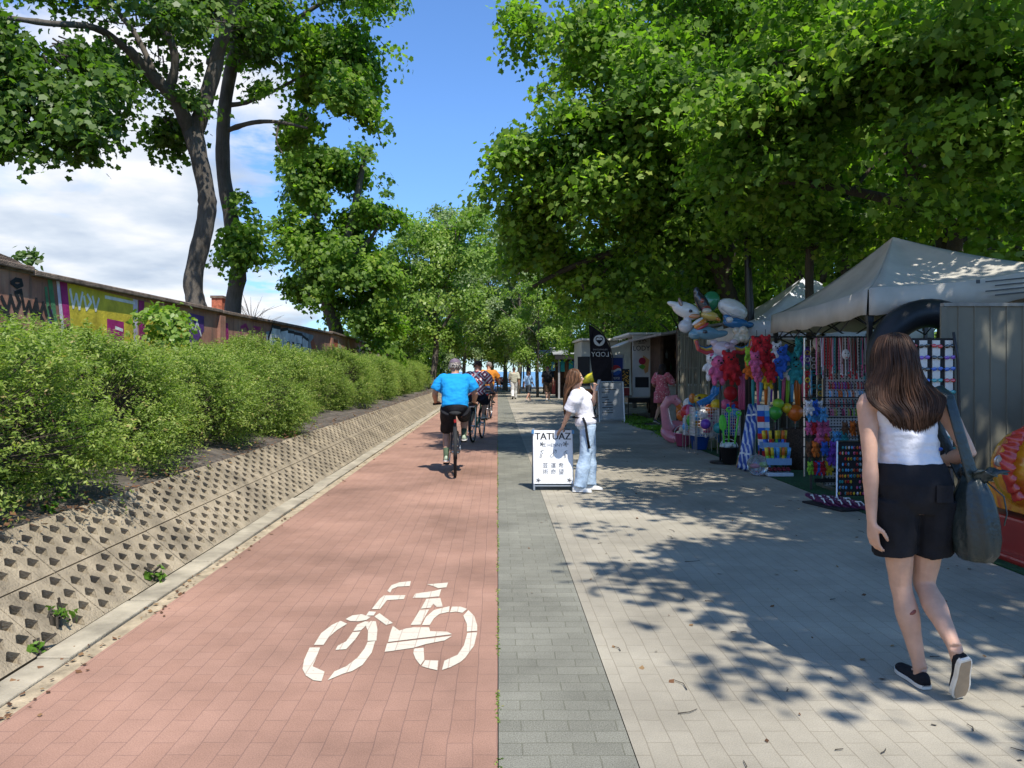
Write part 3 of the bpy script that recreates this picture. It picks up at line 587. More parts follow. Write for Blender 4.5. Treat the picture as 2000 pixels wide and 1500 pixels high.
for i, (px, y) in enumerate([(860, 72), (905, 70), (940, 73), (985, 66), (1002, 72), (1022, 66), (1036, 70), (1048, 64), (1066, 68), (1090, 66), (880, 64), (1120, 64), (830, 70), (780, 70), (740, 68), (700, 70)]):
    s = .62+.2*((i*37) % 10)/10
    dup(tD, ((px-VX)/FX*y, y, -.03), i*.9, (s*1.15, s*1.15, s), 'thin dark-trunked tree of the grove standing before the sea', gs)
gw = 'trees of the wood behind the stalls'
rw = random.Random(77); k = 0
for (x, y) in [(6.9, 17.5), (9.2, 16), (12, 15), (8.2, 20.5), (11.5, 20), (15.5, 19), (7.5, 24.5), (10.5, 25), (14.5, 25), (9.5, 30), (13.5, 31), (18, 28), (8.5, 36), (12.5, 38), (17.5, 37), (7.6, 43), (11, 46), (16, 47), (22, 34), (24, 46), (9.5, 54), (14, 56), (20, 58), (28, 56)]:
    src = [tA, tB, tE, tA, tB][k % 5]; k += 1
    dup(src, (x+rw.uniform(-.4, .4), y+rw.uniform(-.4, .4), -.03), rw.uniform(0, 6), rw.uniform(.72, .98)*(1.4 if k < 8 else 1), 'shaded woodland tree standing in the wood behind the stalls', gw)
for t_ in (tA, tB, tC, tD, tE):                # the models themselves take a place in the wood
    pass
tA.location = (19, 22, -.03); tB.location = (17, 14.5, -.03); tC.location = (25, 64, -.03); tD.location = (8.6, 60, -.03); tE.location = (21, 18, -.03)
for t_ in (tA, tB, tE): t_['label'] = 'shaded woodland tree standing in the wood behind the stalls'; t_['group'] = gw
tC['label'] = 'pale poplar far back in the wood behind the stalls'; tD['label'] = 'slim dark tree behind the far market huts'
rng = np.random.default_rng(70); n = 60000
ux = np.concatenate([5.6+34*rng.random(n*3//4), -34+30*rng.random(n//4)]); uy = np.concatenate([60+13*rng.random(n*3//4), 56+14*rng.random(n//4)]); hh = 2.6+1.6*np.sin(ux*.9)+1.1*np.sin(ux*2.3+uy)
P = np.stack([ux, uy, hh*rng.random(n)**.8], 1); N = rng.normal(size=(n, 3))*.7+np.array([0, -.4, .8])
tag(link('undergrowth', leaf_mesh('undergrowth', P, N, .42*(.6+.7*rng.random(n)), LEAF4, ML_DARK, rng)), 'dark undergrowth closing the wood in the far distance', 'undergrowth', None, 'stuff')
# bare trunks between the gazebos
for px, y, r, lb in [(1588, 12.3, .085, 'sunlit bare trunk standing between the two gazebos'), (1655, 17.5, .13, 'dark trunk rising straight behind the grey gazebo roof'), (1565, 16.6, .13, 'dark trunk rising behind the white gazebo roof')]:
    x = (px-VX)/FX*y
    tree('woodland_tree', lb, 'tree', (x, y, 0), [([(x+.1, y, -.1), (x, y, 1.5), (x-.06, y, 3.2), (x+.05, y, 5.5)], r, r*.6), ([(x-.03, y, 3.4), (x+.8, y, 4.6), (x+1.4, y, 5.2)], r*.5, r*.2)],
         [((x, y+.3, 5.6), (1.5, 1.3, .8), 46), ((x+1.2, y, 5.3), (.9, .8, .5), 20)], 26, .42, .17, int(px), LEAF6, ML_MAPLE, M_BARKD, None, -.4, .4)

# bare grey shrub and sprig over the wall
x0 = W(492, 620, 30); bt = thing('bare_tree', 'leafless grey twiggy tree showing above the wall right of the twin trunks', 'tree', (x0.x, 30, .9)); b = MB(); rb = random.Random(5)
b.tube([(x0.x, 30, .9), (x0.x, 30, 3.2)], [.05, .03], 6)
for i in range(46):
    a = rb.uniform(-1.1, 1.1); L = rb.uniform(.5, 1.5); z = rb.uniform(2.4, 3.5); p = V((x0.x, 30, z)); q = p+V((math.sin(a)*L, rb.uniform(-.3, .3), math.cos(a)*L)); b.tube([p, (p+q)/2+V((0, 0, .1)), q], [.014, .004], 4, cap=False)
part(b, 'trunk', M_BARK, bt)
def sprig(name, label, c, r, n, seed, lm, size=.11, cat='plant', tpl=LEAF6, stem=None, per=16, rho=.2):
    t = thing(name, label, cat, stem[0] if stem else c); b = MB()
    if stem: limb(b, stem, .02, .008, 6)
    P, N, S, Rr, Tw, rng = crown_pts([(c, r, n)], per, rho, size, seed, -99)
    twigs(b, Tw, rng, .6, .006); part(b, 'stem', M_BARKD, t)
    part(leaf_mesh('leaves', P-np.array(ORG[t.name]), N, S, tpl, lm, rng, Rr), 'leaves', None, t); return t
sprig('sapling', 'bright leafy sapling climbing over the yellow graffiti panel', W(328, 635, 11.6), (.36, .4, .50), 46, 61, ML_LIGHT, .10, 'sapling', LEAF6, [(W(340, 700, 11.6).x, 11.6, .8), W(335, 680, 11.6), W(318, 590, 11.6)])
sprig('wall_sprig', 'small green sprig peeking over the left end of the wall', W(66, 500, 10.2), (.12, .15, .08), 9, 62, ML_DARK, .09, 'plant', LEAF6, [(W(66, 540, 10.2).x, 10.2, .8), W(62, 500, 10.2)])

# shrub row on the embankment: fine arching sprays
def shrub_mesh(seed, n=2900):
    rng = np.random.default_rng(seed); b = MB()
    q = rng.normal(size=(n, 3)); q[:, 2] = np.where(rng.random(n) < .45, -np.abs(q[:, 2])*.9, np.abs(q[:, 2])); q /= np.linalg.norm(q, axis=1, keepdims=True)
    EL = np.array([1.06, 1.28, .86]); nl = 26; ql = rng.normal(size=(nl, 3)); ql[:, 2] = np.where(rng.random(nl) < .36, -np.abs(ql[:, 2])*.7, np.abs(ql[:, 2])); ql /= np.linalg.norm(ql, axis=1, keepdims=True)
    cl = ql*EL*(.60+.16*rng.random((nl, 1))); cl[:, 2] += .05; li = rng.integers(0, nl, n); qq = q+ql[li]*.9; qq /= np.linalg.norm(qq, axis=1, keepdims=True)
    base = cl[li]+qq*np.array([.36, .40, .30])*(.75+.35*rng.random((n, 1))); q = qq
    k = 26; d = q*.9+np.array([0.12, 0, .55])+.5*rng.normal(size=(n, 3)); d /= np.linalg.norm(d, axis=1, keepdims=True)
    L = .20+.20*rng.random((n, 1, 1)); t = np.linspace(0, 1, k)[None, :, None]
    P = base[:, None]+d[:, None]*t*L+np.array([0, 0, -1.])*t**2*L*.30; side = rng.normal(size=(n, k, 3))
    P = P+side*.016; N = side*.8+np.array([0, 0, .7])+d[:, None]*.25
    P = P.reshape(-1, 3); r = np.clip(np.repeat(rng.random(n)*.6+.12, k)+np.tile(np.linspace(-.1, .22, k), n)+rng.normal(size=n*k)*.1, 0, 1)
    for i in range(0, n, 9):
        b.tube([V((0, 0, -.75)), V(base[i])*.5+V((0, 0, -.1)), V(base[i]+d[i]*.12)], [.014, .003], 4, cap=False)
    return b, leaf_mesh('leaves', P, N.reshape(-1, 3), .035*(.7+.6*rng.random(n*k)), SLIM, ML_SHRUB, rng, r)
protos = [shrub_mesh(s) for s in (3, 9, 14)]
ordw = ['nearest', 'second', 'third', 'fourth', 'fifth', 'sixth', 'seventh', 'eighth', 'ninth', 'tenth', 'eleventh', 'twelfth', 'thirteenth', 'fourteenth', 'fifteenth', 'last']
rsb = random.Random(8); yy = 5.25
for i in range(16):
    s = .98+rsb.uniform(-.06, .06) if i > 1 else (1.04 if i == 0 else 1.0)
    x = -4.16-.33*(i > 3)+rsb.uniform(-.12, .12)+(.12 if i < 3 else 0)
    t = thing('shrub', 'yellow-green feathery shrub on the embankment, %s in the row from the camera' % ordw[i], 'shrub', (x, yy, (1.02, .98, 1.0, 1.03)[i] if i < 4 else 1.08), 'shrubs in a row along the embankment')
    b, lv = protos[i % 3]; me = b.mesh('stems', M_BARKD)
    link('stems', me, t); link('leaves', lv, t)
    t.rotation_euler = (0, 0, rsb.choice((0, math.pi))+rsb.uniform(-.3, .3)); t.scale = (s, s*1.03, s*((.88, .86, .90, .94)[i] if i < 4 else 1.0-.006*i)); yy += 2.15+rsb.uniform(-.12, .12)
# weeds in the slab pockets and at the foot of the shrubs
for i, (px, py, dz, r) in enumerate([(215, 1045, .25, .09), (97, 1105, .2, .07), (262, 940, .45, .07), (95, 1008, .48, .06), (345, 940, .45, .07), (100, 1215, .08, .06), (305, 1125, .05, .05), (130, 975, .52, .08), (240, 890, .62, .17), (75, 1270, .02, .04), (225, 1000, .38, .06)]):
    c = G(px, py, dz); c.z += r*.6
    sprig('weed', ['green weed with pointed leaves growing from a pocket halfway up the slabs', 'bushy weed in the lower left slab pockets', 'upright weed at the top edge of the slabs below the shrubs', 'tall weed at the top edge of the slabs at far left', 'leafy weed at the slab top edge under the fourth bare patch',
          'low weed beside the kerb below the slab pockets at left', 'small bright weed at the slab foot near the kerb', 'weed with hanging leaves beneath the nearest shrub', 'round bright green bush sprouting below the shrub row', 'tiny weed on the kerb at far left', 'pale weed on the upper course of slabs'][i],
          c, (r, r, r), 7 if r < .12 else 26, 200+i, ML_WEED, .05 if r < .12 else .07, 'weed', LEAF4 if r > .12 else SLIM, [(c.x, c.y, c.z-r*1.1), c], 9, r*.6)
# fallen leaves, twigs and seeds
def litter(name, n, fn, lm, size, seed, label):
    rng = np.random.default_rng(seed); P = np.array([fn(rng) for _ in range(n)]); N = np.array([0, 0, 1.])+.25*rng.normal(size=(n, 3))
    o = link(name, leaf_mesh(name, P, N, size*(.4+.9*rng.random(n)), LEAF4, lm, rng)); tag(o, label, 'litter', None, 'stuff')
ML_DRY = leaf_mat('dry_leaf', [(0.0, (0.07, 0.035, 0.018)), (0.6, (0.16, 0.075, 0.035)), (1.0, (0.27, 0.17, 0.08))], .1, .9)
def l1(r): v = .84+.06*r.normal(); p = slope(4+38*r.random()**1.3, min(v, 1.0), .012); return (p.x, p.y, max(p.z, embz(p.x)+.012) if p.x < -3.0 else p.z+.006)
litter('leaf_litter', 1500, l1, ML_DRY, .038, 1, 'reddish dry leaves along the top of the slabs')
def l2(r): return (-2.17+.07*r.normal(), 3+26*r.random()**1.4, .010)
litter('gutter_litter', 420, l2, ML_DRY, .032, 2, 'dry leaf crumbs in the sandy gutter')
def l3(r): return (.2+3.6*r.random()**.7, 2.6+13*r.random()**1.5, .008)
litter('pavement_litter', 170, l3, ML_DRY, .03, 3, 'small fallen leaves and seeds on the pavement')
b = MB(); rt = random.Random(4)
for i in range(38):
    x, y = .6+3.1*rt.random(), 2.7+8*rt.random()**1.4; a = rt.uniform(-.5, .5)+(0 if rt.random() < .6 else 1.2); L = rt.uniform(.03, .13); b.tube([(x, y, .006), (x+L*.5*math.cos(a), y+L*.5*math.sin(a), .009), (x+L*math.cos(a+.3), y+L*math.sin(a+.3), .006)], [.0028, .0015], 4)
tag(struct(b, 'twig_litter', M_BARKD), 'thin dry twigs scattered on the pavement', 'litter', None, 'stuff')
# grass verge along the pavement edge
rng = np.random.default_rng(9); n = 9000
gx = 3.86+.75*rng.random(n)**1.4+.1*rng.normal(size=n); gy = 14.5+12*rng.random(n); ok = gap(np.stack([gx, gy, gx], 1), 2.0, 1.4) > -.3; P = np.stack([gx, gy, np.full(n, .03)], 1)[ok]; k = len(P)
a = rng.random(k)*6.28; N = np.stack([np.cos(a), np.sin(a), .9*np.ones(k)], 1)
tag(link('verge_grass', leaf_mesh('verge_grass', P, N, .10*(.6+.7*rng.random(k)), SLIM, ML_WEED, rng)), 'short patchy grass verge along the pavement edge', 'grass', None, 'stuff')
# moss along the joint between the red and grey paving
P = np.stack([.002+.006*rng.normal(size=1200), 2.6+14*rng.random(1200)**1.5, np.full(1200, .003)], 1); P = P[np.sin(P[:, 1]*3.1)+np.sin(P[:, 1]*7.7) > -.6]
tag(link('joint_moss', leaf_mesh('joint_moss', P, np.array([0, 0, 1.])+.5*rng.normal(size=P.shape), .012*(.5+rng.random(len(P))), LEAF4, ML_SHRUB, rng)), 'thin line of moss between red and grey paving', 'moss', None, 'stuff')
# ------------------------------------------------------------------ people
def skin(n, c): return mat(n, c, 0.5, 0.09, 11, 0.08, 160, sss=0.12, spec=0.35)
SK1, SK2, SK3 = skin('skin_fair', (0.56, 0.335, 0.235)), skin('skin_tanned', (0.46, 0.245, 0.155)), skin('skin_rosy', (0.52, 0.29, 0.20))
def cloth(n, c, v=.10, b=.5): return mat(n, c, 0.85, v, 7, b, 16, spec=0.2)
Z = V((0, 0, 1))
TF = [(-.02,.085,.075),(.08,.155,.108),(.2,.170,.118),(.30,.150,.105),(.42,.122,.090),(.62,.132,.098),(.78,.148,.102),(.88,.150,.084),(.95,.10,.062),(1.02,.050,.050)]
TM = [(-.02,.09,.085),(.1,.160,.118),(.2,.168,.128),(.42,.162,.125),(.62,.170,.128),(.8,.188,.122),(.88,.186,.094),(.95,.118,.072),(1.02,.058,.056)]
def torso(mb, J, k, sex, t0=-.02, t1=1.02, infl=0.0, n=22, belly=0.0):
    tab = TF if sex == 'f' else TM; a0 = J['P']-Z*.07*k; c = J.get('C', (J['P']*.45+J['N']*.55)); N = J['N']
    sp = (J['hR']-J['hL']).normalized(); ss = (J['sR']-J['sL']).normalized(); rings = []; ts = sorted(set([t0, t1]+[t for t, _, _ in tab if t0 < t < t1]+[t0+(t1-t0)*i/9 for i in range(10)]))
    for t in ts:
        for (ta, A, Ba), (tb, Ab, Bb) in zip(tab[:-1], tab[1:]):
            if ta <= t <= tb+1e-9 or (tb == tab[-1][0] and t > tb) or (ta == tab[0][0] and t < ta): f = (t-ta)/(tb-ta); A, Ba = A+(Ab-A)*f, Ba+(Bb-Ba)*f; break
        tt = max(0, min(1, t)); p = a0*(1-tt)**2+c*2*tt*(1-tt)*1.0+N*tt*tt if False else (a0.lerp(c, tt/.55) if tt < .55 else c.lerp(N, (tt-.55)/.45))
        if t < 0: p = p-Z*(-t)*.55*k
        if t > 1: p = p+(N-c).normalized()*(t-1)*.5*k
        s = sp.lerp(ss, tt).normalized(); up = ((c-a0) if tt < .4 else (N-c) if tt > .7 else (N-a0)).normalized(); f = up.cross(s).normalized(); A = A*k+infl; Ba = Ba*k+infl
        bl_ = belly*math.exp(-((tt-.38)/.2)**2)
        rings.append([p+s*(math.copysign(abs(math.cos(q))**.85, math.cos(q))*A)+f*(math.copysign(abs(math.sin(q))**.85, math.sin(q))*(Ba+(bl_ if math.sin(q) > 0 else bl_*.1))) for q in [2*math.pi*i/n for i in range(n)]])
    return mb.loft(rings)
def seg(mb, pts, prof, k, infl=0.0, f=1.0, n=14):
    """A limb along joints; prof = [(0..n joints, radius)], cut at fraction f of its whole run."""
    out, rad = [], []; m = len(pts)-1
    fine = []
    for (a, ra), (b, rb) in zip(prof[:-1], prof[1:]):
        for q in (0, .33, .66): fine.append((a+(b-a)*q, ra+(rb-ra)*(q*q*(3-2*q))))
    fine.append(prof[-1])
    for t, r in fine:
        if t > f*m+1e-6: break
        i = min(int(t), m-1); p = pts[i].lerp(pts[i+1], t-i)
        out.append(p); rad.append(r*k+infl)
    t = f*m
    if fine[-1][0] > t and (not out or t-0 > 1e-3):
        i = min(int(t), m-1); out.append(pts[i].lerp(pts[i+1], t-i)); rad.append(rad[-1])
    return mb.tube(out, rad, n)
ARM_F = [(0,.050),(.3,.046),(.7,.038),(1,.034),(1.25,.038),(1.6,.031),(2,.023)]
ARM_M = [(0,.062),(.3,.054),(.7,.046),(1,.040),(1.25,.046),(1.6,.037),(2,.028)]
LEG_F = [(0,.092),(.3,.086),(.65,.066),(1,.051),(1.12,.049),(1.35,.056),(1.7,.040),(1.93,.032),(2,.033)]
LEG_M = [(0,.098),(.3,.092),(.65,.070),(1,.056),(1.12,.054),(1.35,.060),(1.7,.043),(1.93,.036),(2,.037)]
def hand(mb, w, d, nrm, k=1.0, curl=.35, side=1):
    """Palm, four bent fingers and a thumb; nrm = palm side, side = +1 puts the thumb along nrm x d."""
    d = d.normalized(); nrm = (nrm-d*nrm.dot(d)).normalized(); ac = nrm.cross(d).normalized()*side; rings = []
    for t, a, b in [(-.015,.024,.019),(.02,.030,.018),(.05,.039,.016),(.085,.041,.014),(.098,.036,.010)]:
        rings.append([w+d*t*k+ac*math.cos(q)*a*k+nrm*math.sin(q)*b*k for q in [2*math.pi*i/12 for i in range(12)]])
    mb.loft(rings)
    for x, L, r in [(.030,.070,.0088),(.0105,.078,.0090),(-.010,.073,.0086),(-.0295,.057,.0078)]:
        p = w+d*.088*k+ac*x*k; a = curl*.5; pts = [p-d*.02*k]
        for s in (.45, .32, .23):
            pts.append(p); p = p+(d*math.cos(a)+nrm*math.sin(a)+ac*x*.9)*L*s*k; a += curl
        pts.append(p); mb.tube(pts, [r*k*1.05, r*k, r*k*.98, r*k*.9, r*k*.72], 8)
    p = w+d*.022*k+ac*.030*k; q = p+(d*.62+ac*.62+nrm*.30)*.042*k; e = q+(d*.9+ac*.2+nrm*.35)*.032*k
    mb.tube([p-ac*.015*k, q, e, e+(d*.9+nrm*.3)*.02*k], [.0135*k, .0115*k, .0098*k, .007*k], 8)
def head(mb, hd, fd, up, k):
    sd = fd.cross(up).normalized(); M = Matrix((sd, fd, up)).transposed()
    mb.ell(hd, (.074*k, .092*k, .108*k), 20, 14, M); mb.ell(hd+fd*.028*k-up*.056*k, (.054*k, .060*k, .062*k), 16, 10, M)
    mb.ell(hd+fd*.062*k-up*.094*k, (.022*k, .020*k, .018*k), 10, 8, M)
    mb.tube([hd+fd*.084*k+up*.022*k, hd+fd*.098*k-up*.004*k, hd+fd*.112*k-up*.024*k], [.008*k, .011*k, .014*k], 8)
    mb.ell(hd+fd*.085*k-up*.030*k, (.018*k, .016*k, .010*k), 8, 6, M)
    for s in (-1, 1):
        mb.ell(hd+sd*s*.074*k-fd*.008*k-up*.012*k, (.011*k, .021*k, .032*k), 10, 8, M)
        mb.ell(hd+sd*s*.028*k+fd*.078*k+up*.030*k, (.026*k, .012*k, .008*k), 8, 6, M)
    mb.ell(hd+fd*.083*k-up*.055*k, (.023*k, .013*k, .007*k), 8, 6, M); mb.ell(hd+fd*.081*k-up*.066*k, (.020*k, .013*k, .008*k), 8, 6, M)
def face(t, hd, fd, up, k, iris=(.06, .035, .02)):
    sd = fd.cross(up).normalized(); b = MB()
    for s in (-1, 1): b.ell(hd+sd*s*.030*k+fd*.080*k+up*.006*k, .0115*k, 10, 8)
    e = part(b, 'eyes', paint((.75, .73, .70)), t, True); b = MB()
    for s in (-1, 1): b.ell(hd+sd*s*.030*k+fd*.0885*k+up*.006*k, .0055*k, 8, 6)
    part(b, 'iris', paint(iris), e, True); b = MB()
    for s in (-1, 1): b.tube([hd+sd*s*.014*k+fd*.094*k+up*.026*k, hd+sd*s*.030*k+fd*.092*k+up*.033*k, hd+sd*s*.047*k+fd*.080*k+up*.027*k], .0035*k, 5)
    part(b, 'eyebrows', paint((.10, .06, .035)), t); b = MB()
    M = Matrix((sd, fd, up)).transposed(); b.ell(hd+fd*.0905*k-up*.0605*k, (.021*k, .007*k, .008*k), 10, 6, M); part(b, 'lips', paint((.42, .14, .12)), t, True)
def shoe(t, heel, toe, nrm, k, m_up, m_sole, name='shoe', low=False, w=1.0):
    L = (toe-heel).length; d = (toe-heel)/L; nrm = (nrm-d*nrm.dot(d)).normalized(); s = d.cross(nrm); b = MB(); rings = []
    pr = [(-.01,.020,.045),(.04,.029,.066),(.14,.034,.074 if not low else .058),(.28,.034,.074 if not low else .050),(.42,.035,.062 if not low else .042),(.56,.040,.050 if not low else .038),(.72,.045,.042 if not low else .033),(.86,.042,.034 if not low else .027),(.96,.030,.026),(1.0,.012,.014)]
    for f, a, h in pr:
        a, h = a*k*w, h*k; c = heel+d*L*f+nrm*.014*k
        rings.append([c+s*a*math.cos(q)+nrm*(h*max(0, math.sin(q))**.8 if q <= math.pi else 0.0) for q in [math.pi*i/10 for i in range(11)]]+[c-s*a*.6, c, c+s*a*.6])
    b.loft(rings); sh = part(b, name, m_up, t, True); b = MB(); rings = []
    for f, a, h in pr:
        c = heel+d*L*f; a = a*k*1.06*w
        rings.append([c+nrm*.020*k+s*a, c+nrm*.020*k-s*a, c+nrm*.002*k-s*a, c-s*a*.8, c+s*a*.8, c+nrm*.002*k+s*a])
    b.loft(rings); so = part(b, 'sole', m_sole, sh)
    if low:
        b = MB(); o = [(f, a*k*.80) for f, a, h in pr[1:-1]]; b.prism([(f, a) for f, a in o]+[(f, -a) for f, a in reversed(o)], lambda u, v, q: heel+d*L*u+s*v+nrm*q, -.0025, .002); part(b, 'tread', paint((.36, .27, .18), .8), sh)
    return sh
HAIRM = {}
def hair_mat(name, c, r=.38):
    m, t, n, b = newmat(name); a = n('Attribute', attribute_name='rnd').outputs['Fac']
    t.links.new(ramp(n, a, [(0.0, tuple(x*.55 for x in c)), (0.6, c), (1.0, tuple(min(1, x*1.9) for x in c))]), b.inputs['Base Color'])
    b.inputs['Roughness'].default_value = r; b.inputs['Specular IOR Level'].default_value = .22; return m
def strands(t, paths, m, r, seed, name='hair'):
    """Hair as many thin tapered locks; paths = lists of points."""
    b = MB(); rr = random.Random(seed); rnd = []
    for p in paths:
        P = [V(q) for q in p]; out = []
        for i in range(len(P)-1):
            a, e = P[i], P[i+1]; p0 = P[max(0, i-1)]; p3 = P[min(len(P)-1, i+2)]
            for j in range(4):
                q = j/4; out.append(.5*((2*a)+(e-p0)*q+(2*p0-5*a+4*e-p3)*q*q+(3*a-p0-3*e+p3)*q**3))
        out.append(P[-1]); n = len(out); k0 = len(b.f)
        b.tube(out, [r*(.55+.9*math.sin(math.pi*min(.75, .18+.6*i/(n-1)))) * (1 if i < n-3 else (n-1-i)/3+.08) for i in range(n)], 4, cap=False, flat=.45)
        rnd += [rr.random()]*(len(b.f)-k0)
    me = b.mesh(name, m, ORG[t.name], True); at = me.attributes.new('rnd', 'FLOAT', 'FACE'); at.data.foreach_set('value', rnd)
    o = link(name, me, t); return o
def short_hair(t, hd, fd, up, k, m, seed=1, n=260, back=1.0, bald=0.0):
    rr = random.Random(seed); sd = fd.cross(up).normalized(); ps = []
    M = Matrix((sd, fd, up)).transposed(); b = MB(); b.ell(hd-fd*.012*k+up*.014*k, (.076*k, .088*k, .103*k), 16, 10, M)
    base = b
    for i in range(n):
        a = rr.uniform(0, 2*math.pi); th = rr.uniform(bald, 1.75); x = math.sin(th)*math.sin(a); y = math.sin(th)*math.cos(a); z = math.cos(th)
        if y > .35 and z < .62: continue
        p = hd+sd*x*.078*k+fd*(y*.092-.008)*k+up*(z*.108+.008)*k; g = (sd*x*.4+fd*(y*.4-.2)-up*.9).normalized()
        nr = (sd*x+fd*y+up*z); ps.append([p, p+(g*.8+nr*.35)*.022*k, p+(g+nr*.12)*.042*k])
    return strands(t, ps, m, .0075*k, seed)
def long_hair(t, hd, fd, up, k, m, ends, n, seed, r=.0048):
    rr = random.Random(seed); sd = fd.cross(up).normalized(); ps = []
    for i in range(n):
        ph = rr.uniform(-1, 1); ph = math.copysign(abs(ph)**.9, ph)*2.25; s, c = math.sin(ph), math.cos(ph); j = lambda q: rr.uniform(-q, q)*k; lay = rr.random()
        g = 1+.10*lay
        L = lambda x, y, z: hd+sd*x*k+fd*y*k+up*z*k
        p = [L(s*.012, -.012-.03*rr.random(), .112+.008*lay), L(s*.058*g, -.008-c*.062*g, .092*g), L(s*.088*g, -.006-c*.098*g, .03), L(s*.096*g, -.012-c*.104*g, -.045)]
        p += [hd+sd*x*k+fd*y*k+up*z*k for x, y, z in ends(s, c, lay, rr)]
        ps.append([q+V((j(.004), j(.004), j(.003))) for q in p])
    return strands(t, ps, m, r*k, seed)
def person(label, J, H, sex, sk, o, group=None, vox=.012, cat='person'):
    """J: world joints. o: clothing and look."""
    k = H/1.7; base = o.get('base', V(((J['aL'].x+J['aR'].x)/2, (J['aL'].y+J['aR'].y)/2, 0.0))); t = thing('person', label, cat, base, group)
    AR, LG = (ARM_F, LEG_F) if sex == 'f' else (ARM_M, LEG_M); up = o.get('up', ((J['H']-J['N'])*.4+Z*.12).normalized()); fd = J['F']; fd = (fd-up*fd.dot(up)).normalized()
    b = MB(); torso(b, J, k, sex)
    for s in 'LR':
        seg(b, [J['s'+s], J['e'+s], J['w'+s]], AR, k); seg(b, [J['h'+s], J['k'+s], J['a'+s]], LG, k)
        b.ell(J['s'+s]-(J['s'+s]-J['N'])*.12-Z*.01*k, .062*k if sex == 'f' else .074*k)
        w = J['w'+s]; hd_ = J.get('d'+s, (w-J['e'+s]).normalized()); hand(b, w, hd_, J.get('n'+s, V((1, 0, 0)) if s == 'L' else V((-1, 0, 0))), k, o.get('curl'+s, .4), J.get('t'+s, 1))
        he, to = J['f'+s]; fn = (J['a'+s]-he); ft = (to-he).normalized(); fn = (fn-ft*fn.dot(ft)).normalized(); b.tube([J['a'+s], he.lerp(to, .26)+fn*.040*k, he.lerp(to, .60)+fn*.034*k], [.033*k, .027*k, .016*k], 10)
    b.tube([J['N']-up*.06*k, J['N'].lerp(J['H'], .5)-fd*.008*k, J['H']-up*.04*k], [.064*k, .052*k if sex == 'f' else .060*k, .054*k], 12)
    head(b, J['H'], fd, up, k); fpart(b, 'body', sk, t, vox, 3)
    if o.get('face'): face(t, J['H'], fd, up, k)
    if 'bottom' in o:
        m, f, inf, flare = o['bottom']; b = MB(); torso(b, J, k, sex, -.02, o.get('waist', .36), .014*k+inf*.3)
        for s in 'LR':
            pr = [(a, r+flare*max(0, a-.2)) for a, r in LG]; ob = (J['hR']-J['hL']).normalized()*o.get('splay', 0)*(1 if s == 'R' else -1); seg(b, [J['h'+s]+Z*.02*k+ob*.5, J['k'+s]+ob*2.2, J['a'+s]-Z*.02*k*(f > .95)], pr, k, inf, f)
        fpart(b, o.get('bname', 'trousers'), m, t, vox, 3, wr=(.010*k, (9, 9, 4.5)))
    if 'top' in o:
        m, f, inf = o['top']; b = MB(); torso(b, J, k, sex, o.get('hem', .10), o.get('neck', .955), inf, belly=o.get('belly', 0))
        if f > 0:
            for s in 'LR': pr = [(a, r+.018*(a > .2)) for a, r in AR]; seg(b, [J['s'+s], J['e'+s], J['w'+s]], pr, k, inf, f); b.ell(J['s'+s]-(J['s'+s]-J['N'])*.12-Z*.01*k, (.062 if sex == 'f' else .076)*k+inf)
        fpart(b, o.get('tname', 'shirt'), m, t, vox, 3, wr=(o.get('wr', .010)*k, o.get('wf', (6.5, 6.5, 13))))
    for s in 'LR':
        he, to = J['f'+s]; d = (to-he).normalized(); nr = J['a'+s]-he; shoe(t, he, to, nr, k, o['shoe'][0], o['shoe'][1], o.get('sname', 'shoe'), o.get('low', False))
        if 'sock' in o: b = MB(); a = J['a'+s]; b.tube([he.lerp(to, .25)+nr.normalized()*.03*k, a, a.lerp(J['k'+s], .28)], [.04*k, .040*k, .046*k], 10); part(b, 'sock', o['sock'], t, True)
    return t, k, fd, up
def xf(J, x, y, rz, k):
    M = Matrix.Rotation(rz, 3, 'Z'); o = V((x, y, 0)); q = {}
    for a, v in J.items():
        if isinstance(v, tuple) and isinstance(v[0], V): q[a] = tuple(o+M@(p*k) for p in v)
        elif isinstance(v, V): q[a] = M@v if a in ('F', 'nL', 'nR', 'dL', 'dR') else o+M@(v*k)
        else: q[a] = v
    return q
def walk(flip=1):
    f = flip; A, B_ = ('R', 'L') if f > 0 else ('L', 'R'); sx = 1 if f > 0 else -1
    J = {'P': V((0, 0, .93)), 'N': V((0, .02, 1.44)), 'H': V((0, .04, 1.585)), 'F': V((0, 1, 0)), 'sL': V((-.185, .01, 1.375)), 'sR': V((.185, .01, 1.375)), 'hL': V((-.09, 0, .90)), 'hR': V((.09, 0, .90))}
    J['e'+A] = V((.245*sx, -.10, 1.10)); J['w'+A] = V((.26*sx, -.10, .85)); J['e'+B_] = V((-.24*sx, .06, 1.10)); J['w'+B_] = V((-.24*sx, .20, .88))
    J['k'+A] = V((.09*sx, .13, .50)); J['a'+A] = V((.09*sx, .20, .09)); J['f'+A] = (V((.09*sx, .15, .005)), V((.10*sx, .41, .005)))
    J['k'+B_] = V((-.085*sx, .0, .48)); J['a'+B_] = V((-.085*sx, -.20, .15)); J['f'+B_] = (V((-.085*sx, -.26, .09)), V((-.09*sx, -.03, .005)))
    return J
W_SOLE, B_SHOE, G_SHOE = paint((.72, .70, .66), .6), paint((.02, .02, .022), .6), paint((.35, .42, .30), .6)
M_TERRY = cloth('black_cotton', (.014, .014, .017), .2)
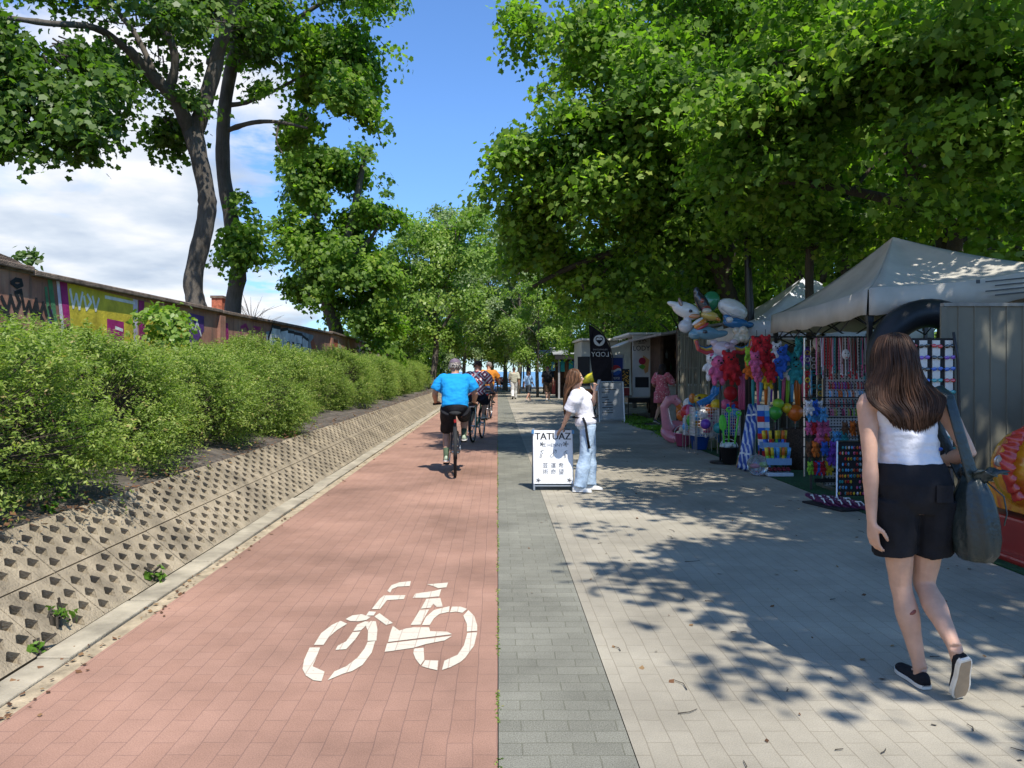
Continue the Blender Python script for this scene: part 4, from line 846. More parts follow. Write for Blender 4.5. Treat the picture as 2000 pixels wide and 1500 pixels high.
# --- the woman in the foreground, walking away
y0 = 3.66
J = {'P': V((1.985, 3.66, .905)), 'C': V((1.955, 3.675, 1.20)), 'N': V((1.935, 3.70, 1.41)), 'H': V((1.915, 3.715, 1.562)), 'F': V((.10, 1, -.05)),
     'sL': V((1.775, 3.69, 1.345)), 'sR': V((2.118, 3.68, 1.365)), 'eL': V((1.768, 3.645, 1.075)), 'wL': V((1.768, 3.63, .795)), 'eR': V((2.222, 3.62, 1.115)), 'wR': V((2.16, 3.84, 1.03)),
     'hL': V((1.90, 3.66, .885)), 'hR': V((2.075, 3.66, .885)), 'kL': V((1.948, 3.715, .472)), 'kR': V((2.072, 3.735, .468)), 'aL': V((2.012, 3.66, .088)), 'aR': V((2.058, 3.455, .255)),
     'fL': (V((2.015, 3.610, .004)), V((2.018, 3.855, .004))), 'fR': (V((2.072, 3.395, .222)), V((2.110, 3.505, .008))),
     'dL': V((.10, .02, -1)), 'nL': V((1, .25, .1)), 'tL': -1, 'dR': V((-.4, .8, 0.1)), 'nR': V((-1, -.3, 0))}
HB = hair_mat('brown_hair', (.044, .0215, .012), .55)
m_sk = SK1
t, k, fd, up = person('brown-haired woman in white tank top and black shorts walking away with a dark bag', J, 1.66, 'f', m_sk,
    {'bottom': (M_TERRY, .315, .016, .040), 'splay': .015, 'wr': .0075, 'wf': (8, 8, 24), 'bname': 'shorts', 'waist': .345, 'top': (cloth('white_jersey', (.66, .66, .70), .03, .6), 0, .011), 'tname': 'tank_top', 'hem': .30, 'neck': .86,
     'shoe': (M_TERRY, paint((.70, .66, .58), .7)), 'sname': 'slip_on_shoe', 'low': True, 'curlL': .38}, vox=.0062)
WOMAN = t
b = MB()                                        # tank top straps
for s, sx in (('L', -1), ('R', 1)):
    sh = J['s'+s]; q = sh.lerp(J['N'], .42); b.tube([q+V((0, -.078, -.105)), q+V((0, -.060, -.025)), q+V((0, -.022, .040)), q+V((0, .04, .030)), q+V((0, .085, -.06))], .022, 8, flat=.35, ref=V((0, 0, 1)))
part(b, 'shoulder_straps', MATS['white_jersey'], t, True)
b = MB(); b.ell(W(1781, 1196, 3.655)+V((0, -.003, 0)), (.022, .012, .012), 10, 6, Matrix.Rotation(-.6, 3, 'Y')); part(b, 'bruise', paint((.24, .07, .05)), t, True)
b = MB(); b.box(J['P']+V((.070, -.131, .03)), (.080, .006, .080), .06); part(b, 'back_pocket', M_TERRY, t, bevel=.002)
def ends_w(s, c, lay, rr):
    w = .145+.028*lay; sh = .030; zz = -.305-.055*max(0, c)*rr.random()**.5+.05*abs(s)*rr.random()
    return [(s*.138-.004, -.012-.098*abs(c)-.01*lay, -.125), (s*w*.98+.005, -.095-.02*lay, -.20), (s*.125+sh*.7, -.118-.02*lay, -.262), (s*.098+sh+rr.uniform(-.012, .012), -.112-.02*lay, zz)]
long_hair(t, J['H'], fd, up, 1.0, HB, ends_w, 2300, 5, r=.0040)
b = MB(); M3 = Matrix((fd.cross(up), fd, up)).transposed(); b.ell(J['H']-fd*.008+up*.008, (.083, .098, .108), 20, 12, M3)
b.loft([[J['H']+V((a*math.cos(q)+dx, yb+d*math.sin(q), z)) for q in [2*math.pi*i/20 for i in range(20)]] for z, a, d, yb, dx in [(.02, .086, .085, -.012, 0), (-.08, .100, .075, -.035, 0), (-.15, .125, .055, -.058, 0), (-.21, .130, .040, -.080, .012), (-.27, .105, .028, -.098, .034), (-.30, .08, .012, -.105, .04)]])
fpart(b, 'hair_mass', HB, t, .008, 5)
# slate green shoulder bag
bag = thing('shoulder_bag', 'dark slate-green soft leather bag hanging from the foreground woman\'s shoulder', 'bag', (2.23, 3.60, .60)); b = MB(); rings = []
c0 = V((2.225, 3.585, 0))
for i, (z, a, d) in enumerate([(.615, .03, .03), (.622, .065, .075), (.66, .088, .105), (.73, .098, .120), (.80, .096, .118), (.87, .086, .105), (.93, .072, .085), (.98, .052, .06), (1.01, .038, .045)]):
    n = 44; rings.append([c0+V((a*math.cos(q)*(1+.055*math.sin(9*q+z*6)+.03*math.sin(17*q))-.012*(z-.8)*4, d*math.sin(q)*(1+.055*math.sin(9*q+z*6)), z)) for q in [2*math.pi*j/n for j in range(n)]])
b.loft(rings); M_BAG = mat('slate_leather', (.022, .034, .034), .38, .2, 12, .3, 40, spec=.5); part(b, 'pouch', M_BAG, bag, True)
b = MB(); rr = random.Random(3)                # gathered ruffle above the drawstring
rings = [[c0+V((a*math.cos(q)*(1+.22*math.sin(8*q+i))+.045*i/3, d*math.sin(q)*(1+.2*math.sin(8*q+i)), z+.012*math.sin(5*q))) for q in [2*math.pi*j/40 for j in range(40)]] for i, (z, a, d) in enumerate([(.985, .040, .045), (1.01, .055, .06), (1.035, .075, .085), (1.03, .085, .095)])]
b.loft(rings, cap=False); o = part(b, 'ruffle', M_BAG, bag, True); sm = o.modifiers.new('thick', 'SOLIDIFY'); sm.thickness = .004
b = MB(); b.tube([V((2.10, 3.665, 1.425)), V((2.118, 3.605, 1.385)), V((2.135, 3.578, 1.27)), V((2.165, 3.560, 1.13)), V((2.195, 3.555, 1.02)), V((2.21, 3.555, .955))], [.026, .028, .028, .030, .034, .030], 8, flat=.16, ref=V((0.1, -1, .2)))
b.tube([V((2.10, 3.665, 1.425)), V((2.12, 3.74, 1.38)), V((2.17, 3.76, 1.2)), V((2.21, 3.66, 1.0)), V((2.22, 3.62, .955))], [.026, .026, .024, .024, .024], 8, flat=.16, ref=V((0, 1, .2)))
part(b, 'strap', M_BAG, bag, True)
b = MB(); b.tube([V((2.25, 3.53, .99)), V((2.30, 3.49, .93)), V((2.315, 3.49, .85)), V((2.295, 3.48, .80))], .0035, 6); part(b, 'drawstring', M_BAG, bag, True)

# --- the girl leaning on the tattoo sign
D = 9.6
J = {'P': V((1.115, 9.62, .84)), 'C': V((1.075, 9.60, 1.03)), 'N': V((.985, 9.62, 1.275)), 'H': V((.975, 9.62, 1.412)), 'F': V((1, -.10, -.18)),
     'sL': V((1.06, 9.78, 1.215)), 'sR': V((.975, 9.45, 1.205)), 'eL': V((1.20, 9.70, 1.075)), 'wL': V((1.215, 9.58, 1.235)), 'eR': V((.875, 9.50, .975)), 'wR': V((.822, 9.70, .795)),
     'hL': V((1.135, 9.71, .82)), 'hR': V((1.125, 9.545, .82)), 'kL': V((1.17, 9.72, .44)), 'kR': V((1.085, 9.52, .44)), 'aL': V((1.165, 9.70, .085)), 'aR': V((1.015, 9.50, .085)),
     'fL': (V((1.09, 9.70, .004)), V((1.32, 9.64, .004))), 'fR': (V((.93, 9.51, .004)), V((1.155, 9.44, .004))), 'dL': V((.1, -.25, 1)), 'nL': V((-.6, -.8, .2)), 'dR': V((-.35, .35, -.5)), 'nR': V((0, .1, -1))}
m, tt, n, bs = newmat('pale_denim'); co = n('TexCoord').outputs['Object']; nz = n('TexNoise', {'Vector': co, 'Scale': 6.0, 'Detail': 8.0, 'Roughness': .7}).outputs[0]
tt.links.new(ramp(n, nz, [(.3, (.25, .36, .50)), (.55, (.42, .53, .65)), (.7, (.56, .64, .72))]), bs.inputs['Base Color']); bs.inputs['Roughness'].default_value = .9; M_DENIM = m
tt.links.new(n('Bump', {'Height': n('TexNoise', {'Vector': co, 'Scale': 11.0, 'Detail': 3.0}).outputs[0], 'Strength': .8, 'Distance': .03}).outputs[0], bs.inputs['Normal'])
M_WTEE = cloth('white_tee', (.74, .72, .75), .04, .6)
t, k, fd, up = person('girl in white t-shirt and pale wide jeans leaning on the sign, looking at her phone', J, 1.58, 'f', SK1,
    {'bottom': (M_DENIM, 1.0, .013, .022), 'bname': 'jeans', 'waist': .40, 'top': (M_WTEE, .42, .030), 'hem': .12, 'wr': .012, 'wf': (5, 5, 6), 'tname': 't_shirt', 'shoe': (paint((.66, .66, .64), .7), W_SOLE), 'sname': 'trainer', 'face': True, 'curlL': .7, 'curlR': .3}, vox=.0085)
def ends_g(s, c, lay, rr):
    return [(s*.085, -.075-.05*abs(c), -.13), (s*.085+.0, -.115-.02*lay, -.24), (s*.07, -.125-.02*lay, -.36), (s*.055+rr.uniform(-.01, .01), -.130, -.45-.05*rr.random())]
HG = hair_mat('light_brown_hair', (.115, .056, .028)); long_hair(t, J['H'], fd, V((0, 0, 1)), 1.0, HG, ends_g, 800, 6, r=.0048)
b = MB(); M3 = Matrix((fd.cross(up), fd, up)).transposed(); b.ell(J['H']-fd*.018+up*.008, (.079, .084, .103), 16, 10, M3); b.tube([J['H']-fd*.06-Z*.02, J['H']-fd*.10-Z*.14, J['H']-fd*.115-Z*.28, J['H']-fd*.12-Z*.40], [.062, .055, .045, .022], 10); fpart(b, 'hair_mass', HG, t, .01, 3)
b = MB(); b.tube([V((1.045, 9.425, .93)), V((1.075, 9.415, .86)), V((1.10, 9.42, .70)), V((1.125, 9.43, .55))], .017, 6, flat=.2, ref=V((0, -1, 0))); b.torus(V((1.09, 9.61, .925)), .150, .010, 24, 6)
part(b, 'belt_strap', M_TERRY, t, True)
b = MB(); b.torus(J['wR']+V((.012, -.02, .03)), .030, .007, 16, 6, Matrix.Rotation(.6, 3, 'Y')); part(b, 'wristband', M_TERRY, t, True)
ph = thing('phone', 'dark phone held up in the leaning girl\'s hand', 'phone', (1.21, 9.55, 1.33)); b = MB(); b.box((1.245, 9.515, 1.325), (.011, .075, .150), .3, M=Matrix.Rotation(.3, 3, 'Z')@Matrix.Rotation(.25, 3, 'Y')); part(b, 'phone_body', paint((.03, .035, .05), .25), ph, bevel=.004)
b = MB(); b.box((1.2385, 9.513, 1.3255), (.002, .066, .136), .3, M=Matrix.Rotation(.3, 3, 'Z')@Matrix.Rotation(.25, 3, 'Y')); part(b, 'screen', paint((.05, .09, .14), .1), ph)

# --- cyclists
def bicycle(label, x, y, rz, col, basket=False):
    M = Matrix.Rotation(rz, 3, 'Z'); o = V((x, y, 0)); T = lambda a, b_, c: o+M@V((a, b_, c)); t = thing('bicycle', label, 'bicycle', o, 'bicycles on the red path')
    m_f, m_t, m_s = paint(col, .3), paint((.015, .015, .016), .8), mat('bright_steel', (.55, .55, .56), .3, .05, 20, metal=1)
    b = MB(); RA, FA, BB, ST, HT, HBm = (0, -.44, .345), (0, .64, .345), (0, .0, .30), (0, -.155, .80), (0, .44, .86), (0, .50, .62)
    for p, q, r in [(BB, ST, .016), (BB, HBm, .018), ((0, -.13, .70), HT, .016), (HT, HBm, .020)]: b.tube([T(*p), T(*q)], r, 8)
    for s in (-1, 1): b.tube([T(.012*s, -.02, .30), T(.062*s, -.40, .345)], .009, 6); b.tube([T(.012*s, -.13, .72), T(.062*s, -.43, .36)], .008, 6)
    part(b, 'frame', m_f, t, True); b = MB()
    for s in (-1, 1): b.tube([T(0, .505, .60), T(.050*s, .53, .56), T(.055*s, .64, .345)], .011, 6)
    b.tube([T(0, .44, .84), T(0, .415, .98)], .013, 6); part(b, 'fork', m_f, t, True)
    b = MB(); b.tube([T(-.31, .36, 1.0), T(-.20, .40, 1.01), T(0, .42, .985), T(.20, .40, 1.01), T(.31, .36, 1.0)], .012, 8); h = part(b, 'handlebar', m_s, t, True)
    for s in (-1, 1): b = MB(); b.tube([T(.33*s, .35, 1.0), T(.22*s, .395, 1.008)], .018, 8); part(b, 'grip', m_t, h, True)
    for A in (RA, FA):
        b = MB(); Q = M@Matrix.Rotation(math.pi/2, 3, 'Y'); c = T(*A); b.torus(c, .305, .012, 36, 6, Q); b.tube([c-M@V((.05, 0, 0)), c+M@V((.05, 0, 0))], .022, 8)
        for i in range(20): a = 2*math.pi*i/20; b.tube([c+M@V((.025*(-1)**i, 0, 0)), c+M@V((0, .302*math.cos(a), .302*math.sin(a)))], .0016, 3, cap=False)
        w = part(b, 'wheel', m_s, t, True); b = MB(); b.torus(c, .325, .022, 40, 8, Q); part(b, 'tyre', m_t, w, True)
        b = MB(); pts = [c+M@V((0, .362*math.cos(a), .362*math.sin(a))) for a in ([math.pi*(.30+.75*i/10) for i in range(11)] if A is RA else [math.pi*(.25+.6*i/10) for i in range(11)])]; b.tube(pts, .032, 6, flat=.25, ref=None); part(b, 'mudguard', m_t, t, True)
    b = MB(); b.loft([[T(a*math.cos(q), yy, .885+zz+.028*math.sin(q)) for q in [2*math.pi*i/12 for i in range(12)]] for yy, a, zz in [(-.31, .03, .0), (-.29, .085, .012), (-.22, .095, .012), (-.14, .05, .004), (-.02, .022, .0), (.0, .010, -.004)]]); b.tube([T(0, -.155, .79), T(0, -.175, .875)], .014, 8); part(b, 'saddle', m_t, t, True)
    b = MB(); b.box(T(0, -.30, .78), (.036, .03, .045), rz); part(b, 'rear_light', paint((.30, .01, .01), .3), t, bevel=.004)
    b = MB(); b.tube([T(-.05, 0, .30), T(.05, 0, .30)], .02, 8); b.lathe([(.085, -.003), (.088, 0), (.085, .003)], T(.058, 0, .30), 22, M@Matrix.Rotation(math.pi/2, 3, 'Y')); b.tube([T(.07, 0, .30), T(.085, .075, .45)], .010, 6); b.tube([T(-.07, 0, .30), T(-.085, -.075, .15)], .010, 6); part(b, 'crank', m_s, t, True)
    for s, yy, zz in ((1, .075, .455), (-1, -.075, .145)): b = MB(); b.box(T(.13*s, yy, zz), (.09, .085, .022), rz); part(b, 'pedal', m_t, t, bevel=.004)
    if basket:
        b = MB(); b.box(T(0, -.46, .76), (.15, .34, .016), rz); b.tube([T(.05, -.44, .36), T(.06, -.42, .75)], .006, 5); b.tube([T(-.05, -.44, .36), T(-.06, -.42, .75)], .006, 5); part(b, 'carrier', m_s, t)
    return t
def ride(lean=.30, flip=False):
    J = {'P': V((0, -.17, .965)), 'C': V((0, -.06, 1.20)), 'N': V((0, lean*.5-.02, 1.43)), 'H': V((0, lean*.5+.055, 1.565)), 'F': V((0, 1, -.05)), 'sL': V((-.19, lean*.5-.05, 1.36)), 'sR': V((.19, lean*.5-.05, 1.36)),
         'eL': V((-.30, .10, 1.17)), 'wL': V((-.29, .29, 1.035)), 'eR': V((.30, .10, 1.17)), 'wR': V((.29, .29, 1.035)), 'hL': V((-.10, -.16, .93)), 'hR': V((.10, -.16, .93)),
         'kR': V((.145, .22, .80)), 'aR': V((.13, .03, .56)), 'fR': (V((.13, -.04, .475)), V((.14, .21, .468))), 'kL': V((-.125, .17, .60)), 'aL': V((-.13, -.10, .26)), 'fL': (V((-.13, -.17, .185)), V((-.135, .07, .160))),
         'nL': V((.3, .2, -1)), 'nR': V((-.3, .2, -1)), 'dL': V((.0, 1, -.1)), 'dR': V((0, 1, -.1))}
    return J
M_BLUE = cloth('bright_blue_jersey', (.012, .27, .62), .06)
m, tt, n, bs = newmat('maroon_patterned_cloth'); co = n('TexCoord').outputs['Object']; s = n('SeparateXYZ', {0: co})
def mth(op, a, b_=0.0, c=0.0): return n('Math', {0: a, 1: b_, 2: c}, operation=op).outputs[0]
u = mth('MULTIPLY', mth('ADD', s.outputs[0], s.outputs[2]), 2.8); v = mth('MULTIPLY', mth('SUBTRACT', s.outputs[0], s.outputs[2]), 2.8)
fu = mth('ABSOLUTE', mth('SUBTRACT', mth('FRACT', u), .5)); fv = mth('ABSOLUTE', mth('SUBTRACT', mth('FRACT', v), .5)); d = mth('MAXIMUM', fu, fv)
tt.links.new(ramp(n, d, [(0, (.74, .64, .62)), (.09, (.30, .05, .075)), (.22, (.74, .64, .62)), (.30, (.30, .05, .075)), (.43, (.70, .60, .58))], 'CONSTANT'), bs.inputs['Base Color']); bs.inputs['Roughness'].default_value = .85; M_MAROON = m
M_ORNG = cloth('orange_shirt', (.52, .19, .025), .15)
HGY, HBD = hair_mat('grey_hair', (.25, .22, .19), .6), hair_mat('dark_brown_hair', (.055, .032, .02), .5)
def cap(t, hd, fd, up, k, col):
    sd = fd.cross(up).normalized(); M = Matrix((sd, fd, up)).transposed(); b = MB(); n = 20
    b.loft([[hd+sd*a*math.cos(q)*k+fd*(a*1.2*math.sin(q)-.004)*k+up*z*k for q in [2*math.pi*i/n for i in range(n)]] for a, z in [(.085, .012), (.087, .045), (.078, .085), (.052, .113), (.018, .124)]]); c = part(b, 'cap', mat('cap_%d' % int(col[0]*1000), col, .8, .2, 30), t, True)
    b = MB(); b.loft([[hd+sd*a*math.cos(q)*k+fd*(.092+d_*math.sin(q))*k+up*(.018-.3*d_*math.sin(q))*k for q in [math.pi*i/10 for i in range(11)]]+[hd+sd*a*math.cos(q)*k+fd*(.092+d_*math.sin(q))*k+up*(.010-.3*d_*math.sin(q))*k for q in [math.pi*(10-i)/10 for i in range(11)]] for a, d_ in [(.07, .0), (.066, .055), (.05, .068)]]); part(b, 'peak', MATS['cap_%d' % int(col[0]*1000)], c, True)
bicycle('black bicycle ridden by the man in the blue shirt', -.63, 11.35, .06, (.02, .021, .024))
t, k, fd, up = person('man in bright blue shirt, black shorts and purple-grey cap cycling away, nearest cyclist', xf(ride(), -.63, 11.35, .06, 1.0), 1.72, 'm', SK2,
    {'bottom': (M_TERRY, .47, .020, .02), 'bname': 'shorts', 'top': (M_BLUE, .40, .032), 'wr': .012, 'hem': .13, 'belly': .04, 'shoe': (G_SHOE, W_SOLE), 'sname': 'trainer', 'sock': paint((.06, .09, .05), .8)}, 'cyclists on the red path', .009)
hd = xf(ride(), -.63, 11.35, .06, 1.0)['H']; short_hair(t, hd, fd, up, k, HGY, 2, 200, bald=.9); cap(t, hd, fd, up, k, (.155, .115, .150))
x2, y2 = W(931, 0, 16.6).x, 16.6
bicycle('pale green bicycle ridden in the middle of the three cyclists', x2, y2, -.16, (.16, .33, .20), True)
J2 = xf(ride(.24), x2, y2, -.16, 1.03); t, k, fd, up = person('cyclist in maroon and white diamond patterned shirt on the green bicycle', J2, 1.76, 'm', SK3,
    {'bottom': (cloth('navy_cotton', (.015, .017, .03), .2), .48, .022, .03), 'bname': 'shorts', 'top': (M_MAROON, .40, .032), 'hem': .06, 'belly': .05, 'shoe': (paint((.42, .36, .30), .7), W_SOLE), 'sname': 'trainer'}, 'cyclists on the red path', .011)
short_hair(t, J2['H'], fd, up, k, HBD, 3, 260)
x3, y3 = W(954, 0, 24).x, 24.0
bicycle('dark bicycle of the farthest cyclist in orange', x3, y3, -.10, (.03, .03, .035))
J3 = xf(ride(.2), x3, y3, -.10, 1.06); t, k, fd, up = person('cyclist in orange shirt and blue patterned shorts, farthest of the three cyclists', J3, 1.80, 'm', SK2,
    {'bottom': (cloth('blue_print', (.05, .10, .22), .6), .45, .025, .03), 'bname': 'shorts', 'top': (M_ORNG, .38, .028), 'hem': .08, 'belly': .03, 'shoe': (B_SHOE, B_SHOE)}, 'cyclists on the red path', .013)
short_hair(t, J3['H'], fd, up, k, HGY, 4, 120); cap(t, J3['H'], fd, up, k, (.22, .20, .19))
# --- walkers in the distance
def walker(label, px, y, H, rz, sex, sk, o, hm, flip=1, long_=False, vox=.015):
    x = (px-VX)/FX*y; J = xf(walk(flip), x, y, rz, H/1.7); t, k, fd, up = person(label, J, H, sex, sk, o, 'people walking on the plaza', vox)
    if long_:
        def en(s, c, lay, rr): return [(s*.10, -.05-.06*abs(c), -.13), (s*.09, -.09, -.22), (s*.08, -.095, -.30-.05*rr.random())]
        long_hair(t, J['H'], fd, up, k, hm, en, 260, 9, .010)
    short_hair(t, J['H'], fd, up, k, hm, int(px), 160); return t, J, k, fd, up
walker('man in beige shirt and white trousers walking away on the plaza', 1004, 41, 1.70, .05, 'm', SK2, {'bottom': (cloth('white_linen', (.66, .64, .60)), .98, .022, .015), 'top': (cloth('beige_shirt', (.42, .40, .31)), .5, .03), 'hem': .0, 'shoe': (B_SHOE, B_SHOE)}, HBD)
walker('child in light blue t-shirt and dark patterned shorts on the plaza', 1032, 38.8, 1.50, -.9, 'm', SK3, {'bottom': (cloth('dark_print', (.07, .075, .08), .7), .5, .03, .03), 'bname': 'shorts', 'top': (cloth('light_blue_tee', (.30, .46, .66), .15), .5, .03), 'hem': .02, 'shoe': (SK3, W_SOLE), 'sname': 'sandal'}, HBD, -1)
t, J, k, fd, up = walker('person in dark top and brown shorts with a black backpack walking away', 1070, 38, 1.74, .1, 'm', SK3, {'bottom': (cloth('brown_cotton', (.09, .055, .035), .3), .5, .035, .03), 'bname': 'shorts', 'top': (M_TERRY, .35, .03), 'hem': .05, 'shoe': (W_SOLE, W_SOLE)}, hair_mat('auburn_hair', (.13, .05, .03), .5))
bp = thing('backpack', 'black rounded backpack on the walker in brown shorts', 'backpack', J['C'] if 'C' in J else J['P']); b = MB(); c = J['P'].lerp(J['N'], .6)-fd*.20; b.ell(c, (.17, .11, .24), 18, 12); b.ell(c-fd*.09-Z*.07, (.12, .05, .11), 14, 8); fpart(b, 'pack', cloth('pack_nylon', (.02, .02, .022), .4), bp, .016)
b = MB(); [b.tube([c+V((s*.09, .02, .2)), c+V((s*.12, .20, .24)), c+V((s*.13, .32, .05)), c+V((s*.10, .10, -.16))], .02, 6, flat=.4) for s in (-1, 1)]; part(b, 'pack_straps', MATS['pack_nylon'], bp, True)
# --- woman in a pink flowered dress at the bar
m, tt, n, bs = newmat('pink_flowered_cloth'); co = n('TexCoord').outputs['Object']; vo = n('TexVoronoi', {'Vector': co, 'Scale': 17.0}).outputs['Distance']; nz = n('TexNoise', {'Vector': co, 'Scale': 25.0, 'Detail': 3.0}).outputs[0]
c = n('MixRGB', {0: ramp(n, vo, [(.26, 1.0), (.34, 0.0)], 'LINEAR'), 1: (.54, .13, .17, 1), 2: (.72, .46, .46, 1)}).outputs[0]; c = n('MixRGB', {0: ramp(n, nz, [(.60, 0.0), (.66, .8)]), 1: c, 2: (.28, .03, .07, 1)}).outputs[0]
tt.links.new(c, bs.inputs['Base Color']); bs.inputs['Roughness'].default_value = .85; M_PINKD = m
J = walk(); J['eR'] = V((.30, .14, 1.10)); J['wR'] = V((.20, .34, 1.12)); J['eL'] = V((-.28, .0, 1.10)); J['wL'] = V((-.24, .22, 1.0)); J = xf(J, 4.62, 21.6, -.75, 1.0)
t, k, fd, up = person('dark-haired woman in short pink flowered dress standing at the wooden bar', J, 1.72, 'f', SK2, {'bottom': (M_PINKD, .36, .05, .10), 'bname': 'skirt', 'waist': .44, 'top': (M_PINKD, .42, .035), 'tname': 'bodice', 'hem': .34, 'shoe': (B_SHOE, W_SOLE)}, None, .013)
b = MB(); [b.ell(J['s'+s].lerp(J['e'+s], .55), (.10, .10, .12), 12, 8) for s in 'LR']; part(b, 'puff_sleeves', M_PINKD, t, True)
def en(s, c, lay, rr): return [(s*.10, -.06-.06*abs(c), -.13), (s*.09, -.11, -.24), (s*.07, -.12, -.36-.06*rr.random())]
long_hair(t, J['H'], fd, up, k, hair_mat('black_hair', (.025, .016, .012), .4), en, 380, 12, .009); short_hair(t, J['H'], fd, up, k, MATS['black_hair'], 4, 160)
# --- two people on a bench at the far end
bench = thing('bench', 'dark wooden bench with seated people at the far end of the path', 'bench', (.3, 61, 0)); b = MB(); [b.box((.35, 61+dy, .44), (2.0, .11, .04)) for dy in (-.16, 0, .16)]; part(b, 'seat', M_BARK, bench); b = MB(); [b.box((.35, 61.24, z), (2.0, .04, .12)) for z in (.62, .80)]; part(b, 'backrest', M_BARK, bench)
for sx in (-.8, .8): b = MB(); b.box((.35+sx, 61.0, .21), (.08, .42, .42)); part(b, 'leg', M_CONC, bench)
for i, (px, col, lb) in enumerate([(975, (.62, .10, .07), 'seated person in red shirt on the far bench'), (985, (.66, .60, .58), 'seated person in pale shirt on the far bench')]):
    x = (px-VX)/FX*61; J = {'P': V((0, -.05, .52)), 'N': V((0, -.02, 1.02)), 'H': V((0, .02, 1.17)), 'F': V((0, 1, 0)), 'sL': V((-.19, -.02, .95)), 'sR': V((.19, -.02, .95)), 'eL': V((-.23, .08, .70)), 'eR': V((.23, .08, .70)), 'wL': V((-.15, .30, .60)), 'wR': V((.15, .30, .60)),
         'hL': V((-.1, -.02, .52)), 'hR': V((.1, -.02, .52)), 'kL': V((-.13, .42, .50)), 'kR': V((.13, .42, .50)), 'aL': V((-.13, .44, .09)), 'aR': V((.13, .44, .09)), 'fL': (V((-.13, .39, .005)), V((-.14, .65, .005))), 'fR': (V((.13, .39, .005)), V((.14, .65, .005)))}
    J = xf(J, x, 61, math.pi, 1.0); t, k, fd, up = person(lb, J, 1.7, 'm', SK2, {'bottom': (MATS['navy_cotton'], .6, .03, .02), 'top': (cloth('far_shirt_%d' % i, col), .5, .03), 'shoe': (B_SHOE, B_SHOE), 'base': V((x, 61, .45))}, None, .02); short_hair(t, J['H'], fd, up, k, HBD, i, 80)
# ------------------------------------------------------------------ stalls and goods
M_TURF = mat('artificial_turf', (.018, .095, .030), .95, .35, 30, 1.0, 300)
b = MB(); b.box((5.9, 12.2, -.008), (4.05, 14.2, .03)); single(b, 'turf_mat', M_TURF, 'bright green artificial grass mat laid along the pavement under the stalls', 'mat', (5.9, 12.2, 0))
M_BLK = mat('black_steel', (.018, .018, .020), .4, .1, 20, spec=.5)
M_DKWOOD = mat('dark_stained_wood', (.075, .042, .026), .8, .35, 6, .5, 30)
M_WHITE, M_STEEL = paint((.70, .70, .67), .5), MATS['bright_steel']
# lamp post
x, y = (1464-VX)/FX*13.3, 13.3; t = thing('lamp_post', 'tall tapered black lamp post rising into the maple between the two gazebos', 'lamp post', (x, y, 0)); b = MB()
b.tube([(x, y, 0), (x, y, 2.6), (x-.03, y, 3.4), (x-.09, y, 5.4)], [.088, .076, .056, .045], 14); part(b, 'pole', M_BLK, t, True); b = MB(); b.lathe([(.13, 0), (.13, .06), (.10, .10), (.095, .7), (.085, .75)], (x, y, 0), 16); part(b, 'base', M_BLK, t, True)
b = MB(); b.lathe([(.05, 5.38), (.16, 5.45), (.20, 5.75), (.06, 5.95), (.02, 6.05)], (x-.09, y, 0), 16); part(b, 'lantern', paint((.55, .55, .5)), t, True)
